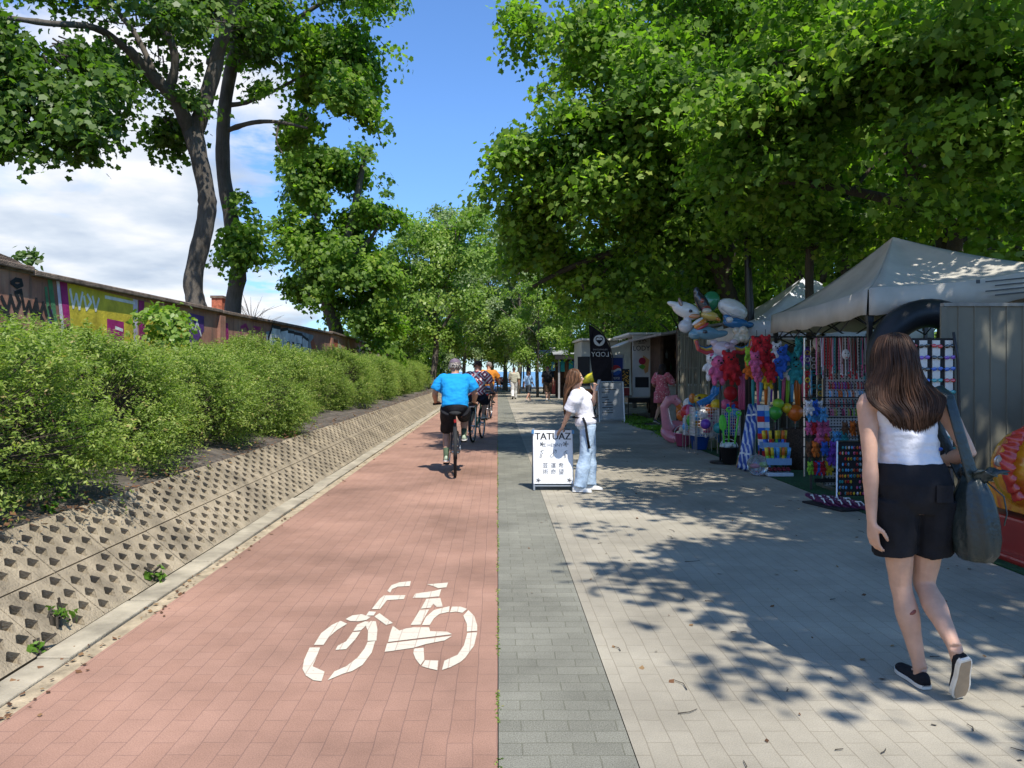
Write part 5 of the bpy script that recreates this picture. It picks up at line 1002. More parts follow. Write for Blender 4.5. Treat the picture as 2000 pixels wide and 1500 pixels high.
# gazebos
def gazebo(label, A, B, Cc, Dd, hs, peak, col, drop=.27, truss=True):
    P = [V((p[0], p[1], h)) for p, h in zip((A, B, Cc, Dd), hs)]; pk = V(peak); t = thing('gazebo', label, 'gazebo', (A[0], A[1], 0)); b = MB(); N, Mw = 14, 10
    for i in range(4):
        p, q = P[i], P[(i+1) % 4]; g = []
        for w in range(Mw+1):
            f = w/Mw
            for u in range(N+1):
                e = p.lerp(q, u/N); e = e-Z*(.035*math.sin(math.pi*u/N)); r = e.lerp(pk, f); r.z = e.z+(pk.z-e.z)*f**1.32-.10*math.sin(math.pi*f)*math.sin(math.pi*u/N); g.append(r)
        b.add(g, [(w*(N+1)+u, w*(N+1)+u+1, (w+1)*(N+1)+u+1, (w+1)*(N+1)+u) for w in range(Mw) for u in range(N)])
    m = mat('canvas_%d' % int(col[0]*1000), col, .8, .10, 2.2, .3, 9); c = part(b, 'canopy', m, t, True); s = c.modifiers.new('thick', 'SOLIDIFY'); s.thickness = .006
    b = MB()
    for i in range(4):
        p, q = P[i], P[(i+1) % 4]; d = (q-p).normalized(); o = V((d.y, -d.x, 0))*-.012; K = 24
        if o.dot((p+q)/2-pk) < 0: o = -o
        top, bot = [], []
        for u in range(K+1):
            e = p.lerp(q, u/K)+o-Z*(.035*math.sin(math.pi*u/K)); wv = .014*math.sin(u*1.9+i)+.008*math.sin(u*4.1); top.append(e+Z*.006); bot.append(e+o*(1.2+wv*40)-Z*(drop-.012*math.sin(u*1.3)))
        b.add(top+bot, [(u, u+1, K+2+u, K+1+u) for u in range(K)])
    v = part(b, 'valance', m, t, True); s = v.modifiers.new('thick', 'SOLIDIFY'); s.thickness = .004
    ctr = sum(P, V((0, 0, 0)))/4
    for i in range(4): e = P[i].lerp(V((ctr.x, ctr.y, P[i].z)), .03); b = MB(); b.box((e.x, e.y, (e.z-.02)/2), (.045, .045, e.z-.02)); b.box((e.x, e.y, .006), (.14, .14, .012)); b.box((e.x, e.y, e.z-.30), (.062, .062, .09)); part(b, 'leg', M_BLK, t)
    if truss:
        for i in range(4):
            p, q = P[i].lerp(ctr, .04), P[(i+1) % 4].lerp(ctr, .04); b = MB(); n = 4; zt, zb_ = -.06, -.40; z0, z1 = p.z, q.z
            for j in range(n):
                e, f = p.lerp(q, j/n), p.lerp(q, (j+1)/n); e.z = z0+(z1-z0)*j/n; f.z = z0+(z1-z0)*(j+1)/n
                b.tube([e+Z*zt, f+Z*zb_], .011, 4); b.tube([e+Z*zb_, f+Z*zt], .011, 4)
            part(b, 'truss', M_BLK, t)
    b = MB(); [b.tube([p-Z*.25, V((pk.x, pk.y, pk.z-.5))], .013, 5) for p in P]; b.tube([(pk.x, pk.y, pk.z-.75), (pk.x, pk.y, pk.z-.02)], .02, 6); part(b, 'roof_poles', M_BLK, t); return t, m
A_, B_, C_, D_ = (3.96, 8.2), (4.22, 11.8), (6.5, 11.65), (6.0, 8.02)
gz, mgz = gazebo('grey pop-up gazebo with black frame shading the souvenir stall', A_, B_, C_, D_, (2.37, 2.36, 2.45, 2.60), (5.02, 9.75, 3.20), (.46, .435, .38))
b = MB(); f = lambda u, v, t: V((5.35+u, 8.075-t-.02, 2.40+v+u*.10)); [strokes(b, [[(-.25+.1*(i % 2), .06-.05*i), (.30-.07*((i*7) % 3), .06-.05*i)]], f, .014, .03) for i in range(4)]; b.box(f(-.33, .07, .03), (.04, .004, .04)); part(b, 'valance_print', paint((.06, .06, .06)), gz)
gazebo('white pop-up gazebo behind the grey one, left of it', (4.16, 12.75), (4.3, 15.7), (7.2, 15.7), (7.2, 12.7), (2.32, 2.32, 2.32, 2.32), (5.65, 14.1, 3.25), (.66, .68, .72), .27)
# black inner-tube ring under the gazebo edge
c = W(1815, 706, 8.02); b = MB(); b.torus(c, .505, .152, 40, 14, Matrix.Rotation(math.pi/2, 3, 'X')); b.tube([c+V((.50, -.16, -.10)), c+V((.52, -.16, .10))], .01, 6)
o = single(b, 'swim_ring', mat('black_rubber', (.012, .012, .014), .45, .1, 10), 'big black rubber swim ring hung under the front edge of the grey gazebo', 'swim ring', c, True)
b = MB(); b.box(c+V((-.49, -.150, .02)), (.07, .004, .16), 0, M=Matrix.Rotation(.35, 3, 'Y')); part(b, 'printed_label', paint((.05, .10, .22)), o)
# ribbed metal shed at the right
M_SHED = mat('olive_sheet_metal', (.150, .145, .112), .6, .12, 1.5, spec=.4); t = thing('metal_shed', 'olive-grey ribbed metal shed at the right edge beside the ride', 'shed', (4.02, 6.92, 0)); b = MB(); pts = []; x = 4.02
while x < 8.2: pts += [(x, 0), (x+.122, 0), (x+.127, .010), (x+.139, .010), (x+.144, 0)]; x += .145
b.add([V((u, 6.92-d, 0.02)) for u, d in pts]+[V((u, 6.92-d, 2.085)) for u, d in pts], [(i, i+1, len(pts)+i+1, len(pts)+i) for i in range(len(pts)-1)]); part(b, 'ribbed_wall', M_SHED, t)
b = MB(); b.box((6.11, 6.93, 2.10), (4.2, .06, .03)); part(b, 'top_rail', mat('shed_roof', (.22, .22, .20), .6), t); b = MB(); b.box((4.012, 6.914, 1.05), (.05, .022, 2.06)); part(b, 'corner_trim', M_SHED, t)
# --- helpers for small goods
def cw(c): return paint(c, .4)
COLS = {'red': (.50, .02, .03), 'pink': (.62, .12, .26), 'orange': (.62, .15, .02), 'yellow': (.65, .48, .03), 'green': (.06, .34, .05), 'blue': (.03, .12, .50), 'sky blue': (.10, .36, .66), 'purple': (.17, .06, .42), 'white': (.68, .68, .68), 'teal': (.03, .28, .30), 'black': (.015, .015, .018), 'lime': (.25, .50, .04), 'brown': (.16, .08, .04)}
def plush_proto(c):
    t = thing('plush_toy', 'x', 'plush toy', (0, 0, 0)); b = MB(); m = mat('plush_'+c.replace(' ', '_'), COLS[c], .95, .25, 40, .8, 160)
    b.ell((0, 0, -.06), (.052, .045, .055)); b.ell((0, -.01, .018), (.05, .046, .046))
    for s in (-1, 1): b.ell((s*.038, 0, .060), (.018, .012, .024)); b.ell((s*.055, -.015, -.045), (.018, .018, .034), M=Matrix.Rotation(-s*.5, 3, 'Y')); b.ell((s*.032, -.022, -.115), (.02, .022, .034))
    fpart(b, 'body', m, t, .007, 2); b = MB()
    for s in (-1, 1): b.ell((s*.018, -.052, .026), .007, 8, 6)
    b.ell((0, -.056, .010), (.012, .006, .008), 8, 6); part(b, 'face', COLS_M('black'), t); b = MB(); b.tube([(0, 0, .06), (0, 0, .13)], .003, 4); part(b, 'loop', COLS_M('black'), t); return t
def COLS_M(c): return cw(COLS[c])
PL = {}
def plush(c, p, s, rz, label):
    if c not in PL: PL[c] = plush_proto(c); o = PL[c]
    else: o = dup(PL[c])
    o.location = p; o.rotation_euler = (0, 0, rz); o.scale = (s, s, s); o['label'] = label; o['group'] = 'plush toys hanging at the souvenir stall'; return o
rg = random.Random(21)
def name_at(px, py, what):  # where a small thing hangs, told by its neighbours
    return what
# pegboard with rows of goods
t = thing('pegboard', 'white perforated pegboard standing behind the rows of small plush toys', 'display board', (4.45, 9.85, 0)); m, tt, n, bs = newmat('perforated_board'); co = n('TexCoord').outputs['Object']; s_ = n('SeparateXYZ', {0: co})
def cell(o_, sc_): return n('Math', {0: n('Math', {0: n('Math', {0: o_, 1: sc_}, operation='MULTIPLY').outputs[0]}, operation='FRACT').outputs[0], 1: .5}, operation='SUBTRACT').outputs[0]
dd = n('VectorMath', {0: n('CombineXYZ', {0: cell(s_.outputs[0], 26.0), 1: cell(s_.outputs[2], 26.0)}).outputs[0]}, operation='LENGTH').outputs['Value']
tt.links.new(ramp(n, dd, [(.24, (.05, .05, .05)), (.30, (.52, .53, .52))]), bs.inputs['Base Color'])
b = MB(); b.box((4.45, 9.85, 1.0), (.52, .02, 1.92)); part(b, 'board', m, t); b = MB(); [b.box((4.45+s*.27, 9.85, .99), (.03, .035, 1.98)) for s in (-1, 1)]; b.box((4.45, 9.85, 1.965), (.57, .035, .03)); part(b, 'board_frame', M_STEEL, t)
for s in (-1, 1): b = MB(); b.box((4.45+s*.25, 9.82, .02), (.05, .5, .04)); part(b, 'foot', M_STEEL, t)
# necklaces and charms hang in dense bunches from one rail
rail = thing('hanging_rail', 'dark rail of hanging beaded necklaces under the grey gazebo', 'rail', (4.35, 9.72, 1.9)); b = MB(); b.tube([(3.98, 9.7, 1.93), (4.9, 9.7, 1.93)], .010, 6); part(b, 'rail_bar', M_BLK, rail)
for ci, cname in enumerate(['red', 'brown', 'teal', 'black', 'white', 'pink']):
    b = MB()
    for i in range(15):
        x = rg.uniform(4.02, 4.86); z1 = rg.uniform(1.42, 1.62); dxx = rg.uniform(-.012, .012)
        b.tube([(x, 9.70, 1.93), (x+dxx, 9.69, (1.93+z1)/2), (x+dxx, 9.685, z1)], .006, 5); b.ell((x+dxx, 9.685, z1-.015), (.011, .011, .018), 6, 5)
    tag(part(b, 'necklaces', COLS_M(cname), rail), kind='stuff')
for row, z in enumerate((1.33, 1.22, 1.10, .99)):
    for ci, cname in enumerate([['purple', 'brown', 'red'], ['sky blue', 'white', 'orange'], ['red', 'teal', 'brown'], ['black', 'lime', 'pink']][row]):
        b = MB()
        for i in range(11): x = 4.22+rg.random()*.46; b.tube([(x, 9.80, z+.03), (x, 9.775, z), (x+.004, 9.778, z-.035)], .006, 4); b.ell((x, 9.775, z-.045), (.010, .008, .015), 6, 5)
        tag(part(b, 'keyrings', COLS_M(cname), t), kind='stuff')
c = W(1652, 692, 9.6); b = MB(); b.ell(c, (.050, .03, .065), 14, 10); b.ell(c+V((0, -.02, -.02)), (.012, .016, .018), 8, 6); o = single(b, 'mask', COLS_M('white'), 'small white carnival mask hanging among the necklaces', 'mask', c, True); b = MB(); [b.ell(c+V((s*.018, -.027, .012)), (.010, .005, .006), 8, 6) for s in (-1, 1)]; part(b, 'eyeholes', COLS_M('black'), o); b = MB(); b.ell(c+V((0, -.026, -.038)), (.016, .006, .006), 8, 6); part(b, 'lips', COLS_M('red'), o)
ROWS = [(792, [('white', 1580), ('blue', 1590), ('white', 1600)], 'uppermost row'), (806, [('sky blue', 1583), ('sky blue', 1594), ('sky blue', 1607)], 'second row'),
        (832, [('pink', 1580), ('red', 1590), ('pink', 1600), ('pink', 1612), ('brown', 1650), ('orange', 1665), ('brown', 1678)], 'third row'), (852, [('orange', 1612), ('pink', 1600), ('sky blue', 1632), ('teal', 1648), ('sky blue', 1640)], 'fourth row'),
        (872, [('brown', 1580), ('orange', 1592), ('blue', 1610), ('purple', 1628), ('blue', 1640)], 'fifth row'), (890, [('purple', 1622), ('purple', 1634), ('lime', 1652), ('lime', 1664)], 'sixth row'), (910, [('lime', 1582), ('red', 1594), ('red', 1604), ('yellow', 1618), ('blue', 1598)], 'lowest row')]
ordn = ['first', 'second', 'third', 'fourth', 'fifth']; seen = {}
for py, its, rw in ROWS:
    for c, px in its:
        k = (c, rw); seen[k] = seen.get(k, 0)+1; tot = sum(1 for q, _ in its if q == c)
        lb = '%s plush toy in the %s of hooks at the pegboard' % (c, rw) if tot == 1 else '%s of %d %s plush toys in the %s of hooks' % (ordn[seen[k]-1], tot, c, rw)
        plush(c, W(px, py, 9.55+rg.uniform(-.05, .05)), .74+.2*rg.random(), rg.uniform(-.5, .5), lb)
st = thing('hook_stand', 'black upright stand of hooks carrying the rows of small plush toys', 'display stand', (4.15, 9.68, 0)); b = MB(); b.tube([(3.95, 9.68, 0), (3.95, 9.68, 1.2)], .014, 6); b.tube([(4.56, 9.68, 0), (4.56, 9.68, 1.2)], .014, 6)
part(b, 'uprights', M_BLK, st)
for z in (1.17, 1.08, .92, .80, .67, .55, .42): b = MB(); b.tube([(3.82, 9.66, z), (4.60, 9.66, z)], .007, 5); part(b, 'hook_bar', M_BLK, st)
for z, cs in ((.62, 'white'), (.30, 'blue')): b = MB(); b.box((4.25, 9.70, z*.4), (.5, .02, .05)); part(b, 'cross_bar', M_BLK, st)
# larger plush bunch hanging from the gazebo corner
for i, (c, px, py, s, w) in enumerate([('red', 1478, 672, 1.9, 'top left'), ('red', 1495, 668, 1.7, 'top middle'), ('red', 1488, 690, 1.9, 'above the orange one'), ('pink', 1474, 700, 1.7, 'left side'), ('red', 1508, 700, 1.9, 'right of the orange one'), ('orange', 1490, 712, 1.7, 'middle'), ('red', 1505, 722, 1.6, 'bottom right'), ('pink', 1478, 722, 1.5, 'bottom left'),
      ('white', 1517, 682, 1.7, 'right side, above the blue ones'), ('blue', 1527, 690, 2.0, 'right side'), ('blue', 1520, 712, 1.8, 'lower right'), ('teal', 1545, 705, 2.3, 'far right end'), ('teal', 1556, 718, 2.0, 'lowest at the far right end'), ('white', 1534, 716, 1.7, 'lower right, before the teal ones')]):
    plush(c, W(px, py, 11.4+rg.uniform(-.15, .1)), s*.84, rg.uniform(-.6, .6), 'large %s plush toy in the corner bunch, %s' % (c, w))
b = MB(); b.tube([W(1466, 658, 11.45), W(1600, 658, 11.45)], .012, 6); single(b, 'hanging_bar', M_BLK, 'black bar at the gazebo corner from which the large plush bunch hangs', 'bar', W(1466, 658, 11.45))
# rainbow ribbons
ws = thing('ribbon_curtain', 'curtain of long rainbow ribbons hanging behind the lamp post', 'ribbons', W(1530, 800, 11.9)); pal = ['teal', 'pink', 'sky blue', 'orange', 'white', 'purple', 'pink', 'teal', 'pink', 'lime', 'sky blue', 'orange', 'orange', 'pink', 'red', 'sky blue', 'black']
for i, c in enumerate(pal): px = 1472+i*7.4; b = MB(); p, q = W(px, 722+3*math.sin(i), 11.9), W(px+rg.uniform(-4, 4), 792+8*math.sin(i*2.3), 11.9); b.tube([p, p.lerp(q, .5)+V((.008*math.sin(i), .02*math.cos(i), 0)), q], [.030, .032, .020], 6, flat=.3, ref=V((0, 1, 0))); part(b, 'ribbon', COLS_M(c), ws, True)
ws2 = thing('ribbon_streamer', 'pink streamer hanging left of the lamp post', 'ribbons', W(1447, 800, 13)); b = MB(); [b.tube([W(1443+i*5, 730, 13), W(1445+i*4, 800, 13)], .022, 6, flat=.3, ref=V((0, 1, 0))) for i in range(3)]; part(b, 'ribbon', COLS_M('pink'), ws2, True)
# sunglasses rack
t = thing('sunglasses_rack', 'tall rack with four columns of sunglasses beside the metal shed', 'display rack', (3.78, 6.72, 0)); b = MB(); b.box((3.78, 6.74, 1.22), (.45, .014, 1.14)); part(b, 'back_board', COLS_M('black'), t)
for i in range(4): b = MB(); b.box((3.615+i*.112, 6.726, 1.22), (.066, .010, 1.10)); part(b, 'card_strip', cw((.60, .60, .58)), t)
b = MB(); pts = [(4.035, 6.70, .02), (4.03, 6.70, 1.0), (4.015, 6.70, 1.6), (3.97, 6.69, 1.84)]; b.tube(pts, .012, 6); part(b, 'side_pole', M_BLK, t, True)
for s in (-1, 1): b = MB(); b.tube([(3.78+s*.2, 6.75, .66), (3.78+s*.22, 6.62, .01)], .012, 6); part(b, 'leg', M_BLK, t)
def glasses(c):
    b = MB()
    for s in (-1, 1): b.ell((s*.030, 0, 0), (.028, .006, .020), 12, 6); b.tube([(s*.056, 0, .008), (s*.060, .03, .006)], .003, 4)
    b.tube([(-.008, -.003, .006), (.008, -.003, .006)], .0035, 4); return b.mesh('sunglasses', mat('lens_'+c.replace(' ', '_'), COLS[c], .12, 0, spec=.8, coat=.6), smooth=True)
GL = {}
for i in range(4):
    for j in range(11):
        c = rg.choice(['purple', 'blue', 'black', 'blue', 'teal', 'red', 'purple', 'black', 'yellow']); GL.setdefault(c, glasses(c)); x, z = 3.615+i*.112, 1.72-j*.10
        o = link('sunglasses', GL[c], None, (x, 6.705, z)); o.rotation_euler = (rg.uniform(-.2, .2), rg.uniform(-.12, .12), 0); o.scale = (.85, .85, .85); tag(o, 'sunglasses with %s lenses on the rack, row %d of column %d' % (c, j+1, i+1), 'sunglasses', 'sunglasses on the rack')
# jewellery board leaning, and flip-flops
t = thing('jewellery_board', 'leaning framed board covered with small colourful trinkets left of the woman', 'display board', (4.0, 8.75, 0)); MJ = Matrix.Rotation(-.30, 3, 'X')@Matrix.Rotation(0.0, 3, 'Z'); fj = lambda u, v, d: V((3.985+u+v*.16, 8.62+v*.34-d, .10+v*.94))
b = MB(); b.prism([(-.17, 0), (.17, 0), (.17, .62), (-.17, .62)], fj, -.012, .0); part(b, 'board', COLS_M('black'), t)
for a, e in (((-.18, -.01), (-.18, .63)), ((.18, -.01), (.18, .63)), ((-.18, .63), (.18, .63))): b = MB(); b.tube([fj(*a, 0), fj(*e, 0)], .010, 6); part(b, 'frame_rod', M_STEEL, t)
for c in ('yellow', 'sky blue', 'red', 'white', 'orange', 'teal', 'pink'):
    b = MB()
    for i in range(22): u, v = -.15+.033*rg.randrange(10), .03+.066*rg.randrange(9); b.ell(fj(u+rg.uniform(-.006, .006), v, .01), (.012, .007, .019), 6, 5)
    tag(part(b, 'trinkets', cw(COLS[c]), t), kind='stuff')
def flipflop(c):
    t = thing('flip_flop', 'x', 'flip-flop', (0, 0, 0)); b = MB(); ol = [(-.13, .028), (-.10, .040), (-.03, .036), (.05, .046), (.11, .044), (.135, .022)]
    b.prism([(u, v) for u, v in ol]+[(u, -v) for u, v in reversed(ol)], lambda u, v, d: V((v, u, d)), 0, .022); part(b, 'sole', cw(c), t, bevel=.004); b = MB(); b.tube([(.040, -.01, .022), (.030, .03, .045), (0, .075, .026)], .008, 6); b.tube([(-.040, -.01, .022), (-.030, .03, .045), (0, .075, .026)], .008, 6); part(b, 'strap', M_WHITE, t); return t
ff = flipflop((.10, .02, .07))
for i in range(10):
    o = ff if i == 0 else dup(ff); o.location = (3.62+.072*(i % 5)+.02*(i//5), 8.75-.05*(i % 5)-.24*(i//5), .03); o.rotation_euler = (.35, 0, .55); o['group'] = 'flip-flops laid out on the ground'; o['label'] = 'dark maroon flip-flop with white straps, number %d in the %s row on the pavement edge' % (i % 5+1, ['back', 'front'][i//5])
ff.location = (3.62, 8.75, .03)
fb = thing('flip_flop_tray', 'low dark tray tilted on the pavement edge under the flip-flops', 'tray', (3.78, 8.5, 0)); b = MB(); b.box((3.80, 8.53, .012), (.50, .62, .02), .3); part(b, 'tray_base', COLS_M('black'), fb)
# punch balloons
for px, py, r, c, lb in [(1514, 806, .105, 'green', 'round green balloon in front of the ribbons, lower left'), (1520, 789, .085, 'lime', 'round lime balloon above the green one'), (1537, 797, .080, 'yellow', 'round yellow balloon beside the orange one'), (1553, 806, .125, 'orange', 'big round orange balloon right of the yellow one')]:
    p = W(px, py, 11.7); b = MB(); b.lathe([(0.001, -r*1.12), (r*.14, -r*1.05), (r*.45, -r*.88), (r*.82, -r*.5), (r, 0), (r*.9, r*.45), (r*.55, r*.83), (r*.2, r*.98), (0.001, r)], p, 18); o = single(b, 'balloon', mat('rubber_'+c, COLS[c], .3, 0, sss=.2, spec=.5), lb, 'balloon', p, True, 'round balloons before the ribbons')
    b = MB(); b.lathe([(.006, 0), (.016, -.022)], p-Z*r*1.12, 8); part(b, 'knot', MATS['rubber_'+c], o); b = MB(); b.tube([p-Z*r*1.12, (p.x+.02, 11.75, .45)], .002, 4); part(b, 'string', M_WHITE, o)
p = W(1556, 880, 11.75); t = thing('wicker_basket', 'tall dark wicker basket under the orange balloon', 'basket', (p.x, 11.75, 0)); b = MB(); b.lathe([(.15, .0), (.19, .3), (.20, .62), (.18, .62), (.16, .3)], (p.x, 11.75, .01), 20); part(b, 'basket_body', mat('dark_wicker', (.07, .045, .028), .9, .5, 60, 1.0, 120), t, True)
# --- toy corner by the lamp post
def bucket(label, px, py, r, h, c, y=None, handle=True, grp=None):
    p = G(px, py); t = thing('bucket', label, 'bucket', p, grp); b = MB(); b.lathe([(r*.72, 0), (r*.98, h), (r*1.05, h), (r*1.05, h-.015), (r*.95, h-.012), (r*.70, .012)], p+Z*.012, 20); part(b, 'pail', c if not isinstance(c, tuple) else cw(c), t, True)
    if handle: b = MB(); b.torus(p+Z*(h+.0), r*1.0, .006, 14, 5, Matrix.Rotation(1.2, 3, 'X'), a0=0, a1=math.pi); part(b, 'handle', M_WHITE, t)
    return t, p
t, p = bucket('black bucket holding green spades at the pavement edge', 1424, 907, .145, .27, (.015, .015, .018))
for dx, dy, tl, h in [(-.07, 0, -.10, .80), (.0, .03, .02, .88), (.06, -.02, .22, .82)]:
    o = thing('toy_spade', 'bright green plastic spade standing in the black bucket, %s of three' % ('left' if dx < 0 else 'middle' if dx < .03 else 'right'), 'toy spade', p+V((dx, dy, .25)), 'green spades in the black bucket'); b = MB(); q = p+V((dx+tl*.4, dy, h)); b.tube([p+V((dx, dy, .15)), q], .014, 6); part(b, 'shaft', cw((.10, .55, .05)), o, True)
    b = MB(); u = (q-(p+V((dx, dy, .15)))).normalized(); s = V((1, 0, 0)); b.loft([[q+u*f+s*w_*math.cos(a)+V((0, 1, 0))*.010*math.sin(a) for a in [2*math.pi*i/10 for i in range(10)]] for f, w_ in [(-.26, .02), (-.22, .06), (-.10, .062), (-.02, .04), (0, .012)]]) if dx < 0 else b.torus(q, .035, .012, 14, 6, Matrix.Rotation(math.pi/2, 3, 'X')); part(b, 'blade' if dx < 0 else 'grip', cw((.12, .60, .06)), o, True)
b = MB(); [b.ell(p+V((.10*math.cos(i*2.4)*(i % 5)/4, .10*math.sin(i*2.4)*(i % 5)/4, .28+.02*(i % 3))), .042, 8, 6) for i in range(18)]; fpart(b, 'foam', cw((.50, .58, .54)), t, .012, 2)
def netbag(label, px, py, r, c, c2):
    t, p = bucket(label, px, py, r, r*1.5, c, grp='toy buckets on the ground'); b = MB(); [b.ell(p+V((rg.uniform(-.5, .5)*r, rg.uniform(-.5, .5)*r, r*1.6+rg.uniform(-.1, .5)*r)), (r*.42, r*.3, r*.35), 8, 6, Matrix.Rotation(rg.random()*3, 3, 'Z')) for _ in range(7)]; fpart(b, 'sand_moulds', cw(c2), t, .012, 1); return t
netbag('pink toy bucket filled with pale moulds, leftmost on the ground', 1334, 872, .17, COLS['pink'], (.62, .58, .48)); netbag('royal blue toy bucket heaped with light blue moulds', 1366, 878, .19, COLS['blue'], (.18, .36, .62)); netbag('grey-green toy bucket beside the royal blue one', 1389, 878, .12, (.32, .36, .26), (.46, .44, .34)); netbag('bright blue tall toy bucket under the wire baskets', 1401, 868, .15, (.03, .22, .62), (.05, .25, .6)); netbag('dark blue toy bucket behind the green spades', 1441, 880, .15, (.02, .05, .36), (.03, .08, .4))
ordn_ = ['first', 'second', 'third', 'fourth', 'fifth', 'sixth']
def wirebasket(label, px0, px1, py0, py1, y, cols, seed):
    x0, x1 = (px0-VX)/FX*y, (px1-VX)/FX*y; z1, z0 = CH-(py0-HY)/FX*y, CH-(py1-HY)/FX*y; t = thing('wire_basket', label, 'basket', ((x0+x1)/2, y, 0), 'wire baskets of toys'); b = MB(); d = x1-x0; n = 9
    for i in range(n+1):
        f = i/n
        for yy in (y, y+d): b.tube([(x0+d*f, yy, z0), (x0+d*f, yy, z1)], .0042, 4); b.tube([(x0, yy, z0+(z1-z0)*f), (x1, yy, z0+(z1-z0)*f)], .0042, 4)
        for xx in (x0, x1): b.tube([(xx, y+d*f, z0), (xx, y+d*f, z1)], .0042, 4); b.tube([(xx, y, z0+(z1-z0)*f), (xx, y+d, z0+(z1-z0)*f)], .0042, 4)
    part(b, 'wire_grid', cw((.62, .62, .60)), t)
    for xx in (x0, x1):
        for yy in (y, y+d): b = MB(); b.tube([(xx, yy, 0), (xx, yy, z0+.01)], .008, 5); part(b, 'leg', M_STEEL, t)
    rr = random.Random(seed); k = 0
    cnt = {}
    for i, c in enumerate(cols):
        r = rr.uniform(.075, .10); p = V((x0+d*(.2+.6*rr.random()), y+d*(.2+.5*rr.random()), z0+.09+(z1-z0)*.85*i/len(cols)))
        if i % 3 == 2: plush(c, p, 1.5, rr.uniform(-1, 1), '%s plush toy lying inside the %s' % (c, label.split(' with')[0]))
        else:
          ball(p, r, c, '%s toy ball inside the %s, %s of its colour from the bottom' % (c, label.split(' with')[0], ordn_[cnt.setdefault(c, 0)])); cnt[c] += 1
    return t
def ball(p, r, c, label, c2=None):
    b = MB(); n, k = 18, 12; vs, fs, mi = [], [], []
    b.ell(p, r, n, k)
    if c2: b.m = [(1 if ((f[0] if i < (k-2)*n else i) % n)//3 % 2 else 0) for i, f in enumerate(b.f)]
    o = single(b, 'beach_ball' if c2 else 'toy_ball', [mat('vinyl_'+c.replace(' ', '_'), COLS[c], .25, .03, 9, spec=.5)]+([mat('vinyl_'+c2.replace(' ', '_'), COLS[c2], .25, .03, 9, spec=.5)] if c2 else []), label, 'ball', p, True); return o
wirebasket('left wire basket with cream and pink toys', 1358, 1402, 797, 852, 13.9, ['white', 'pink', 'white', 'orange', 'white', 'pink', 'sky blue', 'white', 'white', 'orange'], 3); wirebasket('right wire basket with blue and pink toys', 1411, 1446, 800, 850, 13.6, ['blue', 'pink', 'blue', 'purple', 'sky blue', 'red', 'blue', 'sky blue', 'blue'], 4)
ball(W(1344, 805, 14.6), .15, 'pink', 'pink and red beach ball left of the wire baskets', 'red'); ball(W(1354, 822, 14.4), .13, 'yellow', 'green and yellow beach ball below the pink one', 'green'); ball(W(1348, 790, 14.8), .14, 'sky blue', 'pale blue and white beach ball on top of the heap', 'white'); ball(W(1384, 800, 14.5), .12, 'white', 'white and red beach ball on the left wire basket', 'red')
def inflatable(label, cat, p, parts, name='inflatable_toy', grp=None, coat=.25):
    t = thing(name, label, cat, p, grp)
    for nm, c, els in parts:
        b = MB()
        for e in els:
            if e[0] == 'e': b.ell(V(p)+V(e[1]), e[2], 16, 10, Matrix.Rotation(e[3] if len(e) > 3 else 0, 3, 'Y'))
            elif e[0] == 't': b.tube([V(p)+V(q) for q in e[1]], e[2], 10)
            elif e[0] == 'r': b.torus(V(p)+V(e[1]), e[2], e[3], 26, 10, Matrix.Rotation(e[4], 3, 'X'))
        fpart(b, nm, mat('foil_%02x%02x%02x' % tuple(int(x*255) for x in c), c, .22, .06, 8, spec=.6, coat=coat), t, .011, 2)
    return t
# flamingo swim ring
pF = G(1322, 866); pF = V((3.72, 16.3, .25))
inflatable('pink flamingo swim ring with orange beak at the left of the toys', 'swim ring', pF, [('ring', (.66, .22, .28), [('r', (.12, 0, -.05), .26, .12, .5)]), ('neck', (.68, .26, .32), [('t', [(-.10, 0, .0), (-.16, -.05, .25), (-.20, -.08, .50), (-.12, -.10, .64), (.02, -.10, .66), (.10, -.10, .56)], [.13, .10, .09, .10, .11, .09])]), ('beak', (.70, .20, .03), [('t', [(.08, -.10, .58), (.15, -.11, .46), (.14, -.11, .34)], [.085, .07, .02]), ('e', (.08, -.12, .42), (.05, .03, .10))]), ('eye', (.02, .02, .02), [('e', (.0, -.20, .66), (.018, .018, .018))])])
inflatable('deflated pink inflatable lying in front of the flamingo', 'inflatable toy', V((3.80, 15.5, .13)), [('body', (.60, .20, .27), [('e', (0, 0, 0), (.26, .18, .12)), ('e', (.12, 0, .10), (.10, .1, .16), .5)]), ('fin', (.55, .06, .05), [('e', (.05, 0, .18), (.05, .05, .20), .7)])])
inflatable('green crocodile-like inflatable leaning beside the flamingo', 'inflatable toy', V((3.98, 16.0, .16)), [('body', (.03, .26, .06), [('t', [(-.25, 0, -.06), (0, 0, .08), (.3, 0, .30)], [.05, .10, .05])])])
inflatable('yellow and black spotted inflatable fish on the heap of toys', 'inflatable toy', W(1371, 780, 14.5), [('body', (.62, .42, .03), [('e', (0, 0, 0), (.17, .09, .11))]), ('spots', (.03, .025, .02), [('e', (-.07, -.075, .03), (.035, .02, .03)), ('e', (.05, -.08, .02), (.04, .02, .035)), ('e', (.0, -.08, -.05), (.03, .02, .025))]), ('tail', (.62, .20, .03), [('e', (-.18, 0, .02), (.07, .03, .10))])])
inflatable('blue inflatable dolphin tail sticking up from the toy heap', 'inflatable toy', W(1386, 780, 14.3), [('body', (.03, .20, .52), [('t', [(-.2, 0, -.12), (0, 0, .0), (.10, 0, .10)], [.09, .07, .035]), ('e', (.15, 0, .15), (.13, .03, .05), -.9), ('e', (.07, 0, .16), (.05, .03, .12), .3)])])
